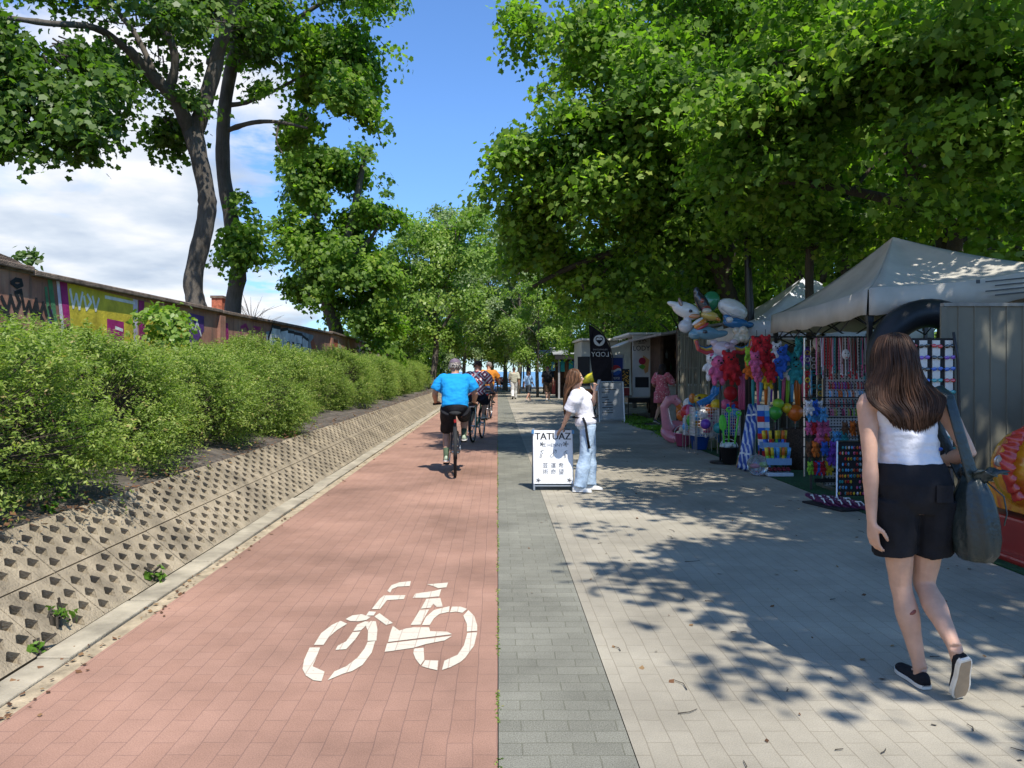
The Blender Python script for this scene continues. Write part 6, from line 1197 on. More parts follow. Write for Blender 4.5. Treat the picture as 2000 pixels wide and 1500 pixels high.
b = MB(); p = W(1427, 768, 13.4); b.lathe([(.12, -.008), (.125, 0), (.12, .008)], p, 20, Matrix.Rotation(math.pi/2, 3, 'X')); b.tube([p-Z*.12, p-Z*.26], .016, 8); single(b, 'beach_bat', COLS_M('red'), 'red beach bat standing upright above the right wire basket', 'bat', p, True)
# rolled mats leaning on the lamp post, striped mat, water shooters
m, tt, n, bs = newmat('blue_patterned_mat'); co = n('TexCoord').outputs['Object']; wv = n('TexWave', {'Vector': co, 'Scale': 5.0, 'Distortion': 6.0, 'Detail': 2.0}).outputs[0]; tt.links.new(ramp(n, wv, [(.3, (.03, .08, .36)), (.6, (.16, .28, .58)), (.85, (.58, .62, .70))]), bs.inputs['Base Color']); M_MATB = m
for i, (pxb, pxt, pyt, yb, r, mm, lb) in enumerate([(1447, 1468, 792, 11.7, .055, M_MATB, 'rolled blue patterned beach mat leaning at the lamp post, left one'), (1456, 1480, 790, 11.5, .055, M_MATB, 'rolled blue patterned beach mat leaning at the lamp post, right one'), (1441, 1462, 830, 11.9, .03, mat('cane', (.42, .25, .13), .7, .2, 12), 'thin tan stick bundle leaning left of the blue mats')]):
    p = W(pxb, 0, yb); p.z = .02; q = W(pxt, pyt, yb+.5); b = MB(); b.tube([p, q], r, 14); o = single(b, 'rolled_mat' if i < 2 else 'stick_bundle', mm, lb, 'beach mat' if i < 2 else 'stick', p, True)
    for f in (.2, .8): b = MB(); c = p.lerp(q, f); b.tube([c, c+(q-p).normalized()*.03], r*1.06, 14); part(b, 'tie_band', COLS_M('white'), o)
for i, (px0, px1, cs) in enumerate([(1484, 1496, ('blue', 'white', 'red')), (1498, 1506, ('sky blue', 'white', 'blue'))]):
    t = thing('folded_deckchair', 'folded striped deckchair fabric leaning behind the water shooters, %s' % ('left one' if i == 0 else 'right one'), 'deckchair', W(px0, 900, 11.4)); y = 11.45; N = 11
    for j in range(N): b = MB(); z0, z1 = .05+j*.085, .05+(j+1)*.085-.001; x0, x1 = (px0-VX)/FX*y+.05*j/N, (px1-VX)/FX*y+.06*j/N; b.loft([[V((x0, y+z*.25, z)), V((x1, y+z*.25, z)), V((x1, y+z*.25+.03, z)), V((x0, y+z*.25+.03, z))] for z in (z0, z1)]); part(b, 'stripe', COLS_M(cs[j % 3]), t)
def shooters(label, px0, px1, py0, py1, y, pal, n):
    t = thing('water_shooter_box', label, 'box', W((px0+px1)/2, py1, y), 'boxes of foam water shooters')
    for i in range(n):
        x = (px0+(px1-px0)*(i+.5)/n-VX)/FX*y; z0, z1 = CH-(py1-HY)/FX*y, CH-(py0-HY)/FX*y; c = pal[i % len(pal)]; yy = y+.04*(i % 2); tl = (i/n-.5)*.06
        s = thing('water_shooter', 'foam water shooter in %s and %s, number %d of the %s' % (c[0], c[1], i+1, 'upper box' if py0 < 860 else 'lower box'), 'water shooter', (x, yy, z0), 'foam water shooters'); b = MB(); b.tube([(x, yy, z0), (x+tl*.5, yy, (z0+z1)/2)], .021, 10); part(b, 'sleeve', COLS_M(c[1]), s, True); b = MB(); b.tube([(x+tl*.5, yy, (z0+z1)/2), (x+tl, yy, z1)], .024, 10); part(b, 'foam_tube', COLS_M(c[0]), s, True)
    b = MB(); x0, x1 = (px0-3-VX)/FX*y, (px1+3-VX)/FX*y; z0 = CH-(py1-HY)/FX*y; b.box(((x0+x1)/2, y-.04, z0+.03), (x1-x0, .012, .09)); b.box(((x0+x1)/2, y+.12, z0+.03), (x1-x0, .012, .09)); b.box(((x0+x1)/2, y+.04, z0-.012), (x1-x0, .17, .015)); part(b, 'tray', cw((.20, .35, .55)), t)
    for s in (0, 1): b = MB(); b.box((x0+.02 if s == 0 else x1-.02, y+.13, z0/2), (.03, .03, z0)); part(b, 'support', M_BLK, t)
shooters('upper row box of yellow and blue foam water shooters', 1492, 1536, 841, 874, 11.2, [('yellow', 'blue'), ('orange', 'blue'), ('yellow', 'red'), ('black', 'orange'), ('yellow', 'green')], 8)
shooters('lower row box of yellow, orange and blue foam water shooters', 1498, 1541, 874, 905, 11.0, [('yellow', 'lime'), ('orange', 'yellow'), ('yellow', 'lime'), ('sky blue', 'blue'), ('sky blue', 'blue')], 9)
t = thing('toy_tray', 'low white tray of dark red toy cars on the green mat', 'tray', G(1525, 930)); p = G(1525, 932); b = MB(); b.box(p+V((0, .1, .035)), (.36, .22, .05)); part(b, 'tray_box', cw((.50, .58, .66)), t, bevel=.006)
for i in range(5): q = p+V((-.13+.065*i, .07, .075)); o = thing('toy_car', 'small dark red toy car in the white tray, number %d from the left' % (i+1), 'toy car', q, 'toy cars in the tray'); b = MB(); b.box(q+V((0, 0, .022)), (.045, .10, .026)); b.box(q+V((0, .01, .044)), (.038, .05, .022)); part(b, 'car_body', cw((.16, .015, .03)), o, bevel=.006); b = MB(); [b.tube([q+V((-.025, dy, .012)), q+V((.025, dy, .012))], .012, 8) for dy in (-.03, .03)]; part(b, 'wheels', COLS_M('black'), o)
p = W(1480, 908, 11.05); b = MB(); b.ell(p, .15, 18, 12); mt = mat('clear_vinyl', (.75, .78, .82), .08, 0, trans=.85, spec=.5); o = single(b, 'clear_ball', mt, 'clear vinyl ball bag with pink and green toys inside', 'ball', p, True)
b = MB(); b.ell(p+V((-.03, 0, -.01)), (.05, .03, .025)); part(b, 'pink_fish', COLS_M('pink'), o, True); b = MB(); b.ell(p+V((.06, .02, 0)), (.045, .03, .025)); part(b, 'green_fish', COLS_M('lime'), o, True)
# foil balloons in a bunch on a black pole
Y = 12.5; pb = G(1408, 870); po = thing('balloon_pole', 'thin black pole on a round foot carrying the bunch of foil balloons', 'pole', (W(1407, 0, Y).x, Y, 0)); b = MB(); x = W(1407, 0, Y).x; b.tube([(x, Y, .02), (x, Y, 1.95)], .018, 8); part(b, 'rod', M_BLK, po, True); b = MB(); b.lathe([(.17, 0), (.17, .03), (.03, .05)], (x, Y, .005), 18); part(b, 'foot', M_BLK, po)
BG = 'foil balloons tied in a bunch on the pole'
def foil(label, px, py, parts, dy=0.0): return inflatable(label, 'foil balloon', W(px, py, Y+dy), parts, 'foil_balloon', BG, .6)
Wt, Gy, Dk, Bl, Rd, Or, Pk, Gn, Ye, Cr, Tl = (.66, .66, .66), (.34, .35, .37), (.035, .035, .045), (.03, .15, .34), (.42, .04, .05), (.62, .22, .03), (.58, .30, .36), (.03, .22, .10), (.60, .42, .10), (.58, .52, .42), (.12, .25, .33)
foil('white foil balloon unicorn head with grey ear pointing left', 1340, 606, [('head', Wt, [('e', (0, 0, 0), (.24, .10, .13), .35), ('e', (-.18, 0, .09), (.14, .06, .05), .3), ('e', (.10, 0, -.06), (.10, .08, .10))]), ('ear', (.22, .14, .12), [('e', (-.10, -.06, .10), (.035, .03, .11), -.3)]), ('muzzle', (.55, .25, .12), [('e', (.12, -.06, -.10), (.10, .05, .04))]), ('eye', Dk, [('e', (.05, -.095, -.02), (.035, .02, .03))])])
foil('black and dark red foil balloon rising at the top of the bunch', 1372, 593, [('body', Dk, [('e', (0, 0, 0), (.10, .08, .24), -.5), ('e', (-.09, 0, .18), (.06, .05, .10), -.2)]), ('flames', (.30, .06, .04), [('e', (.05, -.06, -.10), (.08, .04, .07)), ('e', (-.02, -.06, .04), (.04, .03, .05))])], .05)
foil('green foil balloon behind the black one', 1388, 588, [('body', Gn, [('e', (0, 0, 0), (.15, .08, .17), .5)])], .15)
foil('large white oval foil balloon at the upper right of the bunch', 1431, 604, [('body', Wt, [('e', (0, 0, 0), (.26, .12, .16), .45)]), ('rim', (.42, .42, .42), [('t', [(-.20, -.05, .02), (-.05, -.09, -.10), (.14, -.07, -.15)], .022)])], .05)
foil('blue foil balloon fish with white belly at the right of the bunch', 1437, 631, [('body', Bl, [('e', (0, 0, 0), (.22, .10, .09), .1), ('e', (-.12, 0, .07), (.10, .05, .06), .6), ('e', (.22, 0, -.03), (.08, .06, .05))]), ('belly', Wt, [('e', (-.12, -.07, .05), (.06, .05, .05))])])
foil('yellow foil balloon bird head in the middle of the bunch', 1386, 617, [('body', Ye, [('e', (0, 0, 0), (.15, .08, .08), .2)]), ('crest', Cr, [('e', (-.05, -.02, .08), (.08, .06, .05))]), ('beak', Or, [('e', (.12, -.03, -.05), (.06, .04, .03), .5)])], -.05)
foil('pale grey round foil balloon at the lower left of the bunch', 1339, 637, [('body', (.50, .50, .52), [('e', (0, 0, 0), (.12, .08, .11)), ('e', (.03, 0, .10), (.07, .06, .09))])])
foil('grey-blue foil balloon pony with rainbow mane', 1378, 650, [('head', Tl, [('e', (0, 0, 0), (.24, .09, .11), .12), ('e', (.22, 0, -.02), (.15, .06, .06), -.15), ('e', (-.17, 0, -.03), (.11, .07, .08))]), ('mane', Or, [('e', (-.10, -.05, .14), (.12, .05, .06), -.6)]), ('mane_edge', Rd, [('e', (-.06, -.05, .10), (.12, .05, .035), -.5)]), ('mane_tip', Wt, [('e', (-.14, -.04, .18), (.11, .05, .035), -.6)]), ('eye', Dk, [('e', (-.03, -.09, .01), (.045, .02, .03))])], -.08)
foil('cream foil balloon with small bumps at the right of the bunch', 1446, 655, [('body', Cr, [('e', (.08*math.cos(i*1.1), -.03*(i % 2), .09*math.sin(i*1.7)), .065) for i in range(9)])], -.02)
for side, px, s in (('left', 1378, -1), ('right', 1447, 1)):
    foil('rainbow foil balloon wing curving at the lower %s of the bunch' % side, px, 676, [('band', c, [('t', [(-s*.20+0, -.02*i, .02-.03*i), (s*.0, -.02*i, -.05-.035*i*.6), (s*.13, -.02*i, .0-.02*i), (s*.17, -.02*i, .12-.01*i)], .034)]) for i, c in enumerate([Bl, Ye, Or, Rd])], -.05)
foil('pink and white foil balloon cow head at the bottom of the bunch', 1414, 684, [('head', (.60, .46, .50), [('e', (0, 0, 0), (.20, .10, .15), .1), ('e', (-.16, 0, .12), (.07, .05, .05)), ('e', (.16, 0, .13), (.07, .05, .05))]), ('patch', (.42, .28, .34), [('e', (.06, -.06, .06), (.10, .05, .07))]), ('muzzle', Pk, [('e', (.02, -.07, -.10), (.11, .06, .06))]), ('eye', Dk, [('e', (.03, -.105, -.02), (.045, .02, .035))])], -.1)
plush('pink', W(1400, 712, 12.35), 2.3, .3, 'large pink plush toy hanging under the foil balloons, left one'); plush('white', W(1392, 706, 12.4), 2.2, -.2, 'large white plush toy hanging under the foil balloons'); plush('red', W(1424, 705, 12.3), 2.2, 0, 'large red plush toy hanging under the foil balloons, upper one'); plush('red', W(1432, 718, 12.45), 2.0, .4, 'large red plush toy hanging under the foil balloons, lower one')

# more goods filling the stall
for i, (c, px, py, y, w) in enumerate([('teal', 1560, 672, 11.0, 'hanging at the back of the gazebo'), ('purple', 1572, 690, 11.0, 'hanging at the back of the gazebo'), ('pink', 1602, 672, 11.2, 'hanging beside the sunlit trunk'), ('orange', 1464, 716, 11.6, 'right at the lamp post'), ('lime', 1462, 690, 11.6, 'right at the lamp post'), ('yellow', 1500, 735, 11.5, 'lowest of the corner bunch'), ('brown', 1612, 700, 10.4, 'hanging left of the necklaces')]):
    plush(c, W(px, py, y), 1.35, rg.uniform(-.6, .6), '%s plush toy %s' % (c, w))
for i, (c, px, py, y, r, w) in enumerate([('orange', 1332, 812, 15.0, .11, 'beside the flamingo'), ('blue', 1362, 812, 14.3, .10, 'against the left wire basket'), ('yellow', 1399, 790, 14.0, .10, 'on the rim of the left wire basket'), ('purple', 1378, 828, 13.7, .09, 'before the left wire basket'), ('teal', 1404, 836, 13.6, .10, 'between the wire baskets'), ('pink', 1418, 790, 13.9, .10, 'on the rim of the right wire basket'), ('red', 1437, 793, 13.9, .09, 'at the right end of the right wire basket')]):
    ball(W(px, py, y), r, c, '%s toy ball %s' % (c, w))
wirebasket('third wire basket with beach balls on top', 1339, 1361, 812, 850, 14.4, ['red', 'sky blue', 'lime', 'orange', 'yellow'], 6)
hs = thing('straw_hat', 'pale round sun hat hanging under the gazebo before the sunlit trunk', 'hat', W(1607, 672, 10.6)); b = MB(); c = W(1607, 672, 10.6); b.lathe([(.14, 0), (.135, .01), (.075, .015), (.07, .07), (.03, .09), (.002, .092)], c, 22, Matrix.Rotation(math.pi/2-.3, 3, 'X')); part(b, 'hat_body', cw((.50, .46, .38)), hs, True); b = MB(); b.torus(c+V((0, -.02, .004)), .074, .008, 20, 6, Matrix.Rotation(math.pi/2-.3, 3, 'X')); part(b, 'hat_band', COLS_M('black'), hs, True)
gp = thing('grid_panel', 'white wire grid panel with hanging bead bracelets at the back of the stall', 'display panel', (4.9, 10.9, 0)); b = MB()
for i in range(12): b.tube([(4.35+.09*i, 10.9, .6), (4.35+.09*i, 10.9, 1.95)], .004, 4)
for i in range(15): b.tube([(4.35, 10.9, .6+.096*i), (5.34, 10.9, .6+.096*i)], .004, 4)
part(b, 'wire_grid', M_STEEL, gp)
for s in (4.35, 5.34): b = MB(); b.tube([(s, 10.9, 0), (s, 10.9, 1.97)], .012, 6); part(b, 'post', M_STEEL, gp)
for c in ('red', 'teal', 'yellow', 'purple', 'brown', 'white'):
    b = MB()
    for i in range(18): x, z = 4.39+.09*rg.randrange(11), .8+.096*rg.randrange(11); b.torus((x, 10.88, z), .030, .008, 10, 5, Matrix.Rotation(math.pi/2, 3, 'X'))
    tag(part(b, 'bracelets', COLS_M(c), gp), kind='stuff')
# --- dragon fish coin ride
p = V((4.75, 6.15, 0)); t = thing('kiddie_ride', 'orange and yellow dragon-shaped coin ride on a red base at the right edge', 'ride', p); MO = mat('orange_gelcoat', (.62, .22, .015), .18, .0, coat=.6, spec=.5); mo, tt, n, bs = newmat('airbrushed_orange'); co = n('TexCoord').outputs['Object']; nz = n('TexNoise', {'Vector': co, 'Scale': 4.5, 'Detail': 3.0, 'Distortion': 1.0}).outputs[0]
tt.links.new(ramp(n, nz, [(.34, (.50, .10, .012)), (.47, (.66, .27, .014)), (.62, (.66, .40, .02))]), bs.inputs['Base Color']); bs.inputs['Roughness'].default_value = .2; bs.inputs['Coat Weight'].default_value = .6
b = MB(); b.ell(p+V((.05, -.05, .72)), (.82, .42, .34)); b.ell(p+V((-.50, -.12, .74)), (.34, .30, .34)); b.ell(p+V((.25, 0, 1.00)), (.52, .26, .42)); b.tube([p+V((-.12, -.12, .95)), p+V((-.10, -.14, 1.25)), p+V((.08, -.14, 1.55)), p+V((.25, -.12, 1.72))], [.17, .12, .08, .03], 12); b.box(p+V((.1, 0, .48)), (1.5, .62, .20)); fpart(b, 'ride_body', mo, t, .02, 5)
b = MB()
for i in range(9): a = -.7+1.9*i/8; c = p+V((-.50+.34*math.cos(math.pi-a)*1.0, -.20-.10*math.cos(a), .74+.34*math.sin(a))); b.lathe([(.055, 0), (.04, .05), (.004, .12)], c, 8, Matrix.Rotation(-a*.6-.9, 3, 'Y'))
fpart(b, 'crest_spikes', mat('red_gelcoat', (.42, .03, .018), .2, .1, 6, coat=.5), t, .012, 2)
b = MB(); b.ell(p+V((-.12, -.43, .66)), (.30, .08, .17), 20, 10, Matrix.Rotation(.12, 3, 'Y'))
for i in range(8): a = math.pi*(.55+.9*i/7); b.lathe([(.03, 0), (.003, .09)], p+V((-.12+.27*math.cos(a), -.45, .66+.15*math.sin(a))), 6, Matrix.Rotation(-a+math.pi/2, 3, 'Y'))
fpart(b, 'cheek_patch', MATS['red_gelcoat'], t, .012, 2)
for nm, c, q, s in [('green_gem', (.01, .22, .07), (-.37, -.425, .885), (.055, .03, .075)), ('clear_gem', (.50, .50, .48), (-.26, -.515, .70), (.042, .03, .055)), ('nose_gem', (.55, .52, .46), (-.84, -.16, .80), (.03, .03, .035))]:
    b = MB(); b.ell(p+V(q), s, 8, 6); part(b, nm, mat(nm, c, .08, 0, coat=.8, spec=.8), t); b = MB(); b.tube([p+V(q)+V((s[0]*1.1*math.cos(a), -.004, s[2]*1.1*math.sin(a))) for a in [2*math.pi*i/20 for i in range(20)]], .008, 6, closed=True, ref=V((0, 1, 0))); part(b, 'gem_ring', M_STEEL, t, True)
b = MB(); b.ell(p+V((.02, -.33, 1.12)), (.17, .10, .21), 16, 10, Matrix.Rotation(.3, 3, 'Y')); b.ell(p+V((.14, -.33, 1.0)), (.12, .09, .15), 14, 8); fpart(b, 'purple_fin', mat('purple_gelcoat', (.16, .05, .38), .2, .1, 8, coat=.5), t, .016, 3)
b = MB(); b.box(p+V((.05, 0, .17)), (1.45, .70, .34)); b.box(p+V((.05, -.02, .03)), (1.62, .86, .06)); part(b, 'base', mat('red_base', (.30, .022, .018), .35, .1, 5, coat=.3), t, bevel=.02)
b = MB(); b.tube([p+V((.1, 0, .33)), p+V((.1, 0, .50))], .14, 14); part(b, 'pivot', M_BLK, t)

# --- tattoo A-board
SX = .702
def fA(u, v, t): return V((SX+u, 9.66+v*.20-t, .085+v*.98))
ab = thing('sandwich_board', 'white sandwich board lettered TATUAZ on the pavement, the girl leaning on it', 'sign', (SX, 9.76, 0)); b = MB(); b.prism([(-.25, 0), (.25, 0), (.25, .675), (-.25, .675)], fA, -.012, 0); part(b, 'front_panel', cw((.76, .76, .75)), ab)
b = MB(); fB = lambda u, v, t: V((SX+u, 10.06-v*.26-t, .085+v*.98)); b.prism([(-.25, 0), (.25, 0), (.25, .675), (-.25, .675)], fB, -.012, 0); part(b, 'rear_panel', cw((.10, .10, .11)), ab)
for s in (-1, 1):
    b = MB(); b.tube([fA(s*.243, -.085, -.018), fA(s*.243, .69, -.018)], .014, 6); b.tube([fB(s*.243, -.085, .018), fB(s*.243, .69, .018)], .014, 6); part(b, 'leg', cw((.22, .25, .29)), ab); b = MB(); b.box(fA(s*.255, .655, 0), (.03, .05, .045)); part(b, 'hinge', cw((.08, .24, .48)), ab)
b = MB(); b.tube([fA(-.24, -.03, -.02), fA(.24, -.03, -.02)], .011, 6); part(b, 'cross_bar', cw((.22, .25, .29)), ab)
INK = cw((.02, .02, .022)); INK2 = cw((.16, .16, .17))
b = text_mb('TATUAZ', .118, lambda u, v, t: fA(u*1.0, .595+v*1.05, t)); strokes(b, [[(.135, .655), (.150, .668)]], fA, .012); b2 = MB()
for dx in (-.003, .003): b2.add([V(v)+V((dx, -.0002*(dx > 0), 0)) for v in b.v], b.f)
part(b2, 'lettering', INK, ab); part(text_mb('Z HENNY', .058, lambda u, v, t: fA(u, .485+v, t)), 'lettering', INK2, ab)
for i, (a, e) in enumerate((('芸', '術'), ('運', '命'), ('希', '望'))):
    for s, v in ((a, .225), (e, .145)): part(text_mb(s, .072, lambda u, w, t, i=i, v=v: fA(-.10+.10*i+u, v+w, t)), 'lettering', INK2, ab)
for cx, cv, r in [(-.14, .50, .03), (.16, .50, .036), (-.145, .375, .045), (.005, .38, .045), (.16, .37, .045), (-.19, .045, .028), (.20, .045, .028)]:
    k = 5; pts = [(cx+r*(.55+.45*math.cos(k*a))*math.cos(a), cv+r*(.55+.45*math.cos(k*a))*math.sin(a)) for a in [2*math.pi*i/40 for i in range(41)]] if r < .04 else [(cx+r*math.cos(a*1.0)*(.5+.5*math.sin(2.5*a+cx*20)), cv+r*math.sin(a*1.3)) for a in [2*math.pi*i/36 for i in range(37)]]
    b = MB(); strokes(b, [pts], fA, .0042); part(b, 'drawing', INK, ab)
# --- grey menu board, feather flag, cooler, snack display, yellow parasol cart
def fM(u, v, t): return V((3.35+u, 22.5+v*.22-t, .06+v))
t = thing('menu_board', 'light grey A-frame menu board with handwritten lines beside the feather flag', 'sign', (3.35, 22.6, 0)); b = MB(); b.prism([(-.35, .03), (.35, .03), (.35, 1.10), (-.35, 1.10)], fM, -.01, 0); part(b, 'panel', cw((.34, .36, .37)), t)
for s in (-1, 1): b = MB(); b.tube([fM(s*.365, -.06, 0), fM(s*.365, 1.13, 0)], .02, 6); b.tube([V((3.35+s*.365, 23.15, 0)), fM(s*.365, 1.13, -.02)], .018, 6); part(b, 'leg', M_STEEL, t)
for v in (.02, 1.12): b = MB(); b.tube([fM(-.36, v, 0), fM(.36, v, 0)], .02, 6); part(b, 'rail', M_STEEL, t)
b = MB(); rr = random.Random(6); strokes(b, [[(-.27+.1*(i % 2), .97-.075*i), (-.27+.1*(i % 2)+rr.uniform(.1, .36), .975-.075*i)] for i in range(11) if i not in (3,)], fM, .022); part(b, 'writing', INK, t)
YF = 24.0; fl = thing('feather_flag', 'black feather flag with white heart emblem and LODY seen mirrored', 'flag', (W(1193, 0, YF).x, YF, 0)); b = MB(); px_ = [(1150, 634), (1160, 639), (1172, 648), (1184, 662), (1192, 680), (1195, 705), (1195, 748), (1161, 746), (1157, 730), (1153, 700), (1152, 670)]
pts = [W(x, y, YF) for x, y in px_]; n_ = len(pts); b.add([p+V((0, .03*math.sin(p.z*5+p.x*6), 0)) for p in pts]+[p+V((0, .03*math.sin(p.z*5+p.x*6)+.012, 0)) for p in pts], [tuple(range(n_)), tuple(reversed(range(n_, 2*n_)))]+[(i, n_+i, n_+(i+1) % n_, (i+1) % n_) for i in range(n_)]); part(b, 'sail', cloth('flag_black', (.022, .018, .022), .2), fl)
b = MB(); b.tube([(W(1197, 0, YF).x, YF+.02, 0), W(1197, 700, YF), W(1190, 670, YF), W(1172, 644, YF), W(1150, 630, YF)], .018, 6); part(b, 'mast', M_BLK, fl); b = MB(); b.box((W(1197, 0, YF).x, YF+.02, .025), (.5, .5, .05)); part(b, 'foot_plate', M_BLK, fl)
cF = W(1170, 665, YF); fF = lambda u, v, t: V((cF.x+u, YF-.045-t, cF.z+v)); b = MB(); b.prism([(.175*math.cos(a), .175*math.sin(a)) for a in [2*math.pi*i/28 for i in range(28)]], fF, 0, .004); part(b, 'emblem', M_WHITE, fl)
heart = [(.115*math.sin(a)**3, .0085*(13*math.cos(a)-5*math.cos(2*a)-2*math.cos(3*a)-math.cos(4*a))+.01) for a in [2*math.pi*i/40 for i in range(40)]]; b = MB(); b.prism(heart, fF, .004, .008); part(b, 'heart', MATS['flag_black'], fl)
b = MB(); b.prism([(u*.78, max(v*.78, .012)) for u, v in heart if v*.78 > 0.0], fF, .008, .011); part(b, 'heart_top', M_WHITE, fl)
part(text_mb('LODY', .21, lambda u, v, t: fF(u+.03, v-.44, t), flip=True), 'lettering', M_WHITE, fl); part(text_mb('PRAWDZIWE', .075, lambda u, v, t: fF(u+.03, v-.29, t), flip=True), 'lettering', cw((.35, .35, .36)), fl)
YC = 24.6; xc = W(1203, 0, YC).x; t = thing('drinks_cooler', 'tall blue drinks cooler with round red, white and blue emblem behind the flag', 'cooler', (xc, YC, 0)); b = MB(); b.box((xc, YC+.3, 1.03), (.46, .6, 1.98)); part(b, 'cabinet', cw((.012, .035, .20)), t, bevel=.02); b = MB(); b.box((xc, YC-.012, 1.98), (.50, .03, .10)); b.box((xc+.235, YC-.012, 1.03), (.03, .03, 1.98)); part(b, 'door_frame', cw((.32, .34, .38)), t)
fC = lambda u, v, t: V((xc+u, YC-.004-t, 1.53+v)); R_ = .165
def arcs(f0, f1): up = [(R_*math.sin(a), min(max(R_*math.cos(a), f0(R_*math.sin(a))), f1(R_*math.sin(a)))) for a in [math.pi*2*i/40 for i in range(40)]]; return up
wav = lambda o: (lambda u: o+.035*math.sin(u*18))
b = MB(); b.prism(arcs(lambda u: -1, lambda u: 1), fC, 0, .003); part(b, 'emblem', M_WHITE, t); b = MB(); b.prism(arcs(wav(.035), lambda u: 1), fC, .003, .006); part(b, 'emblem_top', COLS_M('red'), t); b = MB(); b.prism(arcs(lambda u: -1, wav(-.035)), fC, .003, .006); part(b, 'emblem_bottom', COLS_M('blue'), t)
part(text_mb('PEPSI', .11, lambda u, v, t: fC(u, v-.26, t)), 'lettering', M_WHITE, t)
xs_ = W(1222, 0, 23.6).x; t = thing('snack_display', 'narrow stand with golden snack picture over a red box beside the ice cream kiosk', 'display stand', (xs_, 23.6, 0)); b = MB(); b.box((xs_, 23.62, 1.29), (.23, .05, .56)); part(b, 'picture_board', COLS_M('black'), t); b = MB()
for i in range(46): b.ell((xs_+rg.uniform(-.095, .095), 23.592, 1.29+rg.uniform(-.24, .24)), (.017, .008, .014), 6, 5)
tag(part(b, 'snacks', cw((.60, .32, .05)), t), kind='stuff'); b = MB(); b.box((xs_, 23.62, .87), (.22, .16, .24)); part(b, 'red_box', cw((.22, .02, .025)), t, bevel=.01)
for s in (-1, 1): b = MB(); b.tube([(xs_+s*.09, 23.64, 0), (xs_+s*.09, 23.64, .76)], .014, 6); part(b, 'leg', M_BLK, t)
xk = W(1155, 0, 25.5).x; t = thing('snack_cart', 'small snack cart under a bright yellow canopy behind the girl\'s phone', 'cart', (xk, 25.5, 0)); b = MB(); b.loft([[V((xk+a*math.cos(q), 25.5+a*.8*math.sin(q), z+.03*math.cos(q))) for q in [2*math.pi*i/18 for i in range(18)]] for z, a in [(1.12, .30), (1.18, .31), (1.32, .25), (1.43, .13), (1.48, .01)]]); part(b, 'canopy', cw((.66, .58, .02)), t, True); b = MB(); b.tube([(xk, 25.5, .8), (xk, 25.5, 1.46)], .02, 6); part(b, 'canopy_pole', M_STEEL, t)
b = MB(); b.box((xk, 25.5, .62), (.66, .5, .36)); part(b, 'cart_box', cw((.30, .06, .05)), t, bevel=.02); b = MB(); b.box((xk, 25.5, .86), (.62, .46, .10)); part(b, 'food_tray', cw((.40, .17, .06)), t, bevel=.02); b = MB(); [b.torus((xk+s*.24, 25.24, .2), .17, .025, 18, 6, Matrix.Rotation(math.pi/2, 3, 'X')) for s in (-1, 1)]; part(b, 'wheels', M_BLK, t)
# --- white ice cream kiosk
k0 = thing('ice_cream_kiosk', 'white ice cream kiosk with LODY panel and picture of ice cream', 'kiosk', (5.4, 26.5, 0)); KW = mat('kiosk_white', (.64, .64, .60), .5, .05, 4); x0 = 4.40
b = MB(); b.box((x0+.28, 25.05, 1.67), (.56, .06, 2.02)); part(b, 'front_panel', KW, k0, bevel=.01); b = MB(); b.box((5.9, 26.7, 1.67), (1.75, 3.2, 2.0)); part(b, 'cabin', KW, k0, bevel=.02); b = MB(); b.box((5.55, 26.6, 2.72), (2.6, 3.4, .07)); part(b, 'roof', KW, k0, bevel=.01)
b = MB(); b.box((4.985, 26.0, 1.75), (.04, .9, 1.0)); part(b, 'serving_window', cw((.03, .03, .035)), k0); b = MB(); b.box((5.4, 26.4, .55), (2.3, 2.8, .16)); part(b, 'chassis', M_BLK, k0)
b = MB(); b.add([V((4.02, 25.4, 2.35)), V((4.9, 25.4, 2.74)), V((4.9, 27.8, 2.74)), V((4.02, 27.8, 2.35))], [(0, 1, 2, 3)]); aw = part(b, 'awning', KW, k0); s = aw.modifiers.new('thick', 'SOLIDIFY'); s.thickness = .03
for yy in (25.6, 27.4): b = MB(); b.torus((5.4, yy, .26), .20, .06, 18, 8, Matrix.Rotation(math.pi/2, 3, 'Y')); part(b, 'wheel', M_BLK, k0, True)
fK = lambda u, v, t: V((x0+.28+u, 25.018-t, 1.67+v))
part(text_mb('LODY', .235, lambda u, v, t: fK(u*.9, v+.57, t)), 'lettering', INK, k0); b = MB(); strokes(b, [[(-.15, .80), (-.10, .86), (-.05, .78), (.0, .88), (.05, .80), (.10, .86), (.16, .80)], [(-.1, .74), (.12, .75)]], fK, .02); part(b, 'script_writing', INK, k0)
fp = lambda cx, cv, rx, rv: [(cx+rx*math.cos(a), cv+rv*math.sin(a)) for a in [2*math.pi*i/22 for i in range(22)]]
for nm, c, poly, tt_ in [('orange_cone', (.60, .33, .12), [(.06, .35), (.26, .20), (.22, -.18), (.12, -.25), (.02, .1)], .003), ('raspberry_scoop', (.42, .02, .06), fp(.03, .16, .115, .115), .006), ('green_leaf', (.12, .38, .04), [(-.09, .0), (.04, .06), (.14, -.02), (.05, -.12), (-.04, -.07)], .008), ('black_notice', (.02, .02, .022), [(-.20, -.36), (.24, -.36), (.24, -.70), (-.20, -.70)], .003)]: b = MB(); b.prism(poly, fK, 0, tt_); part(b, nm, cw(c), k0)
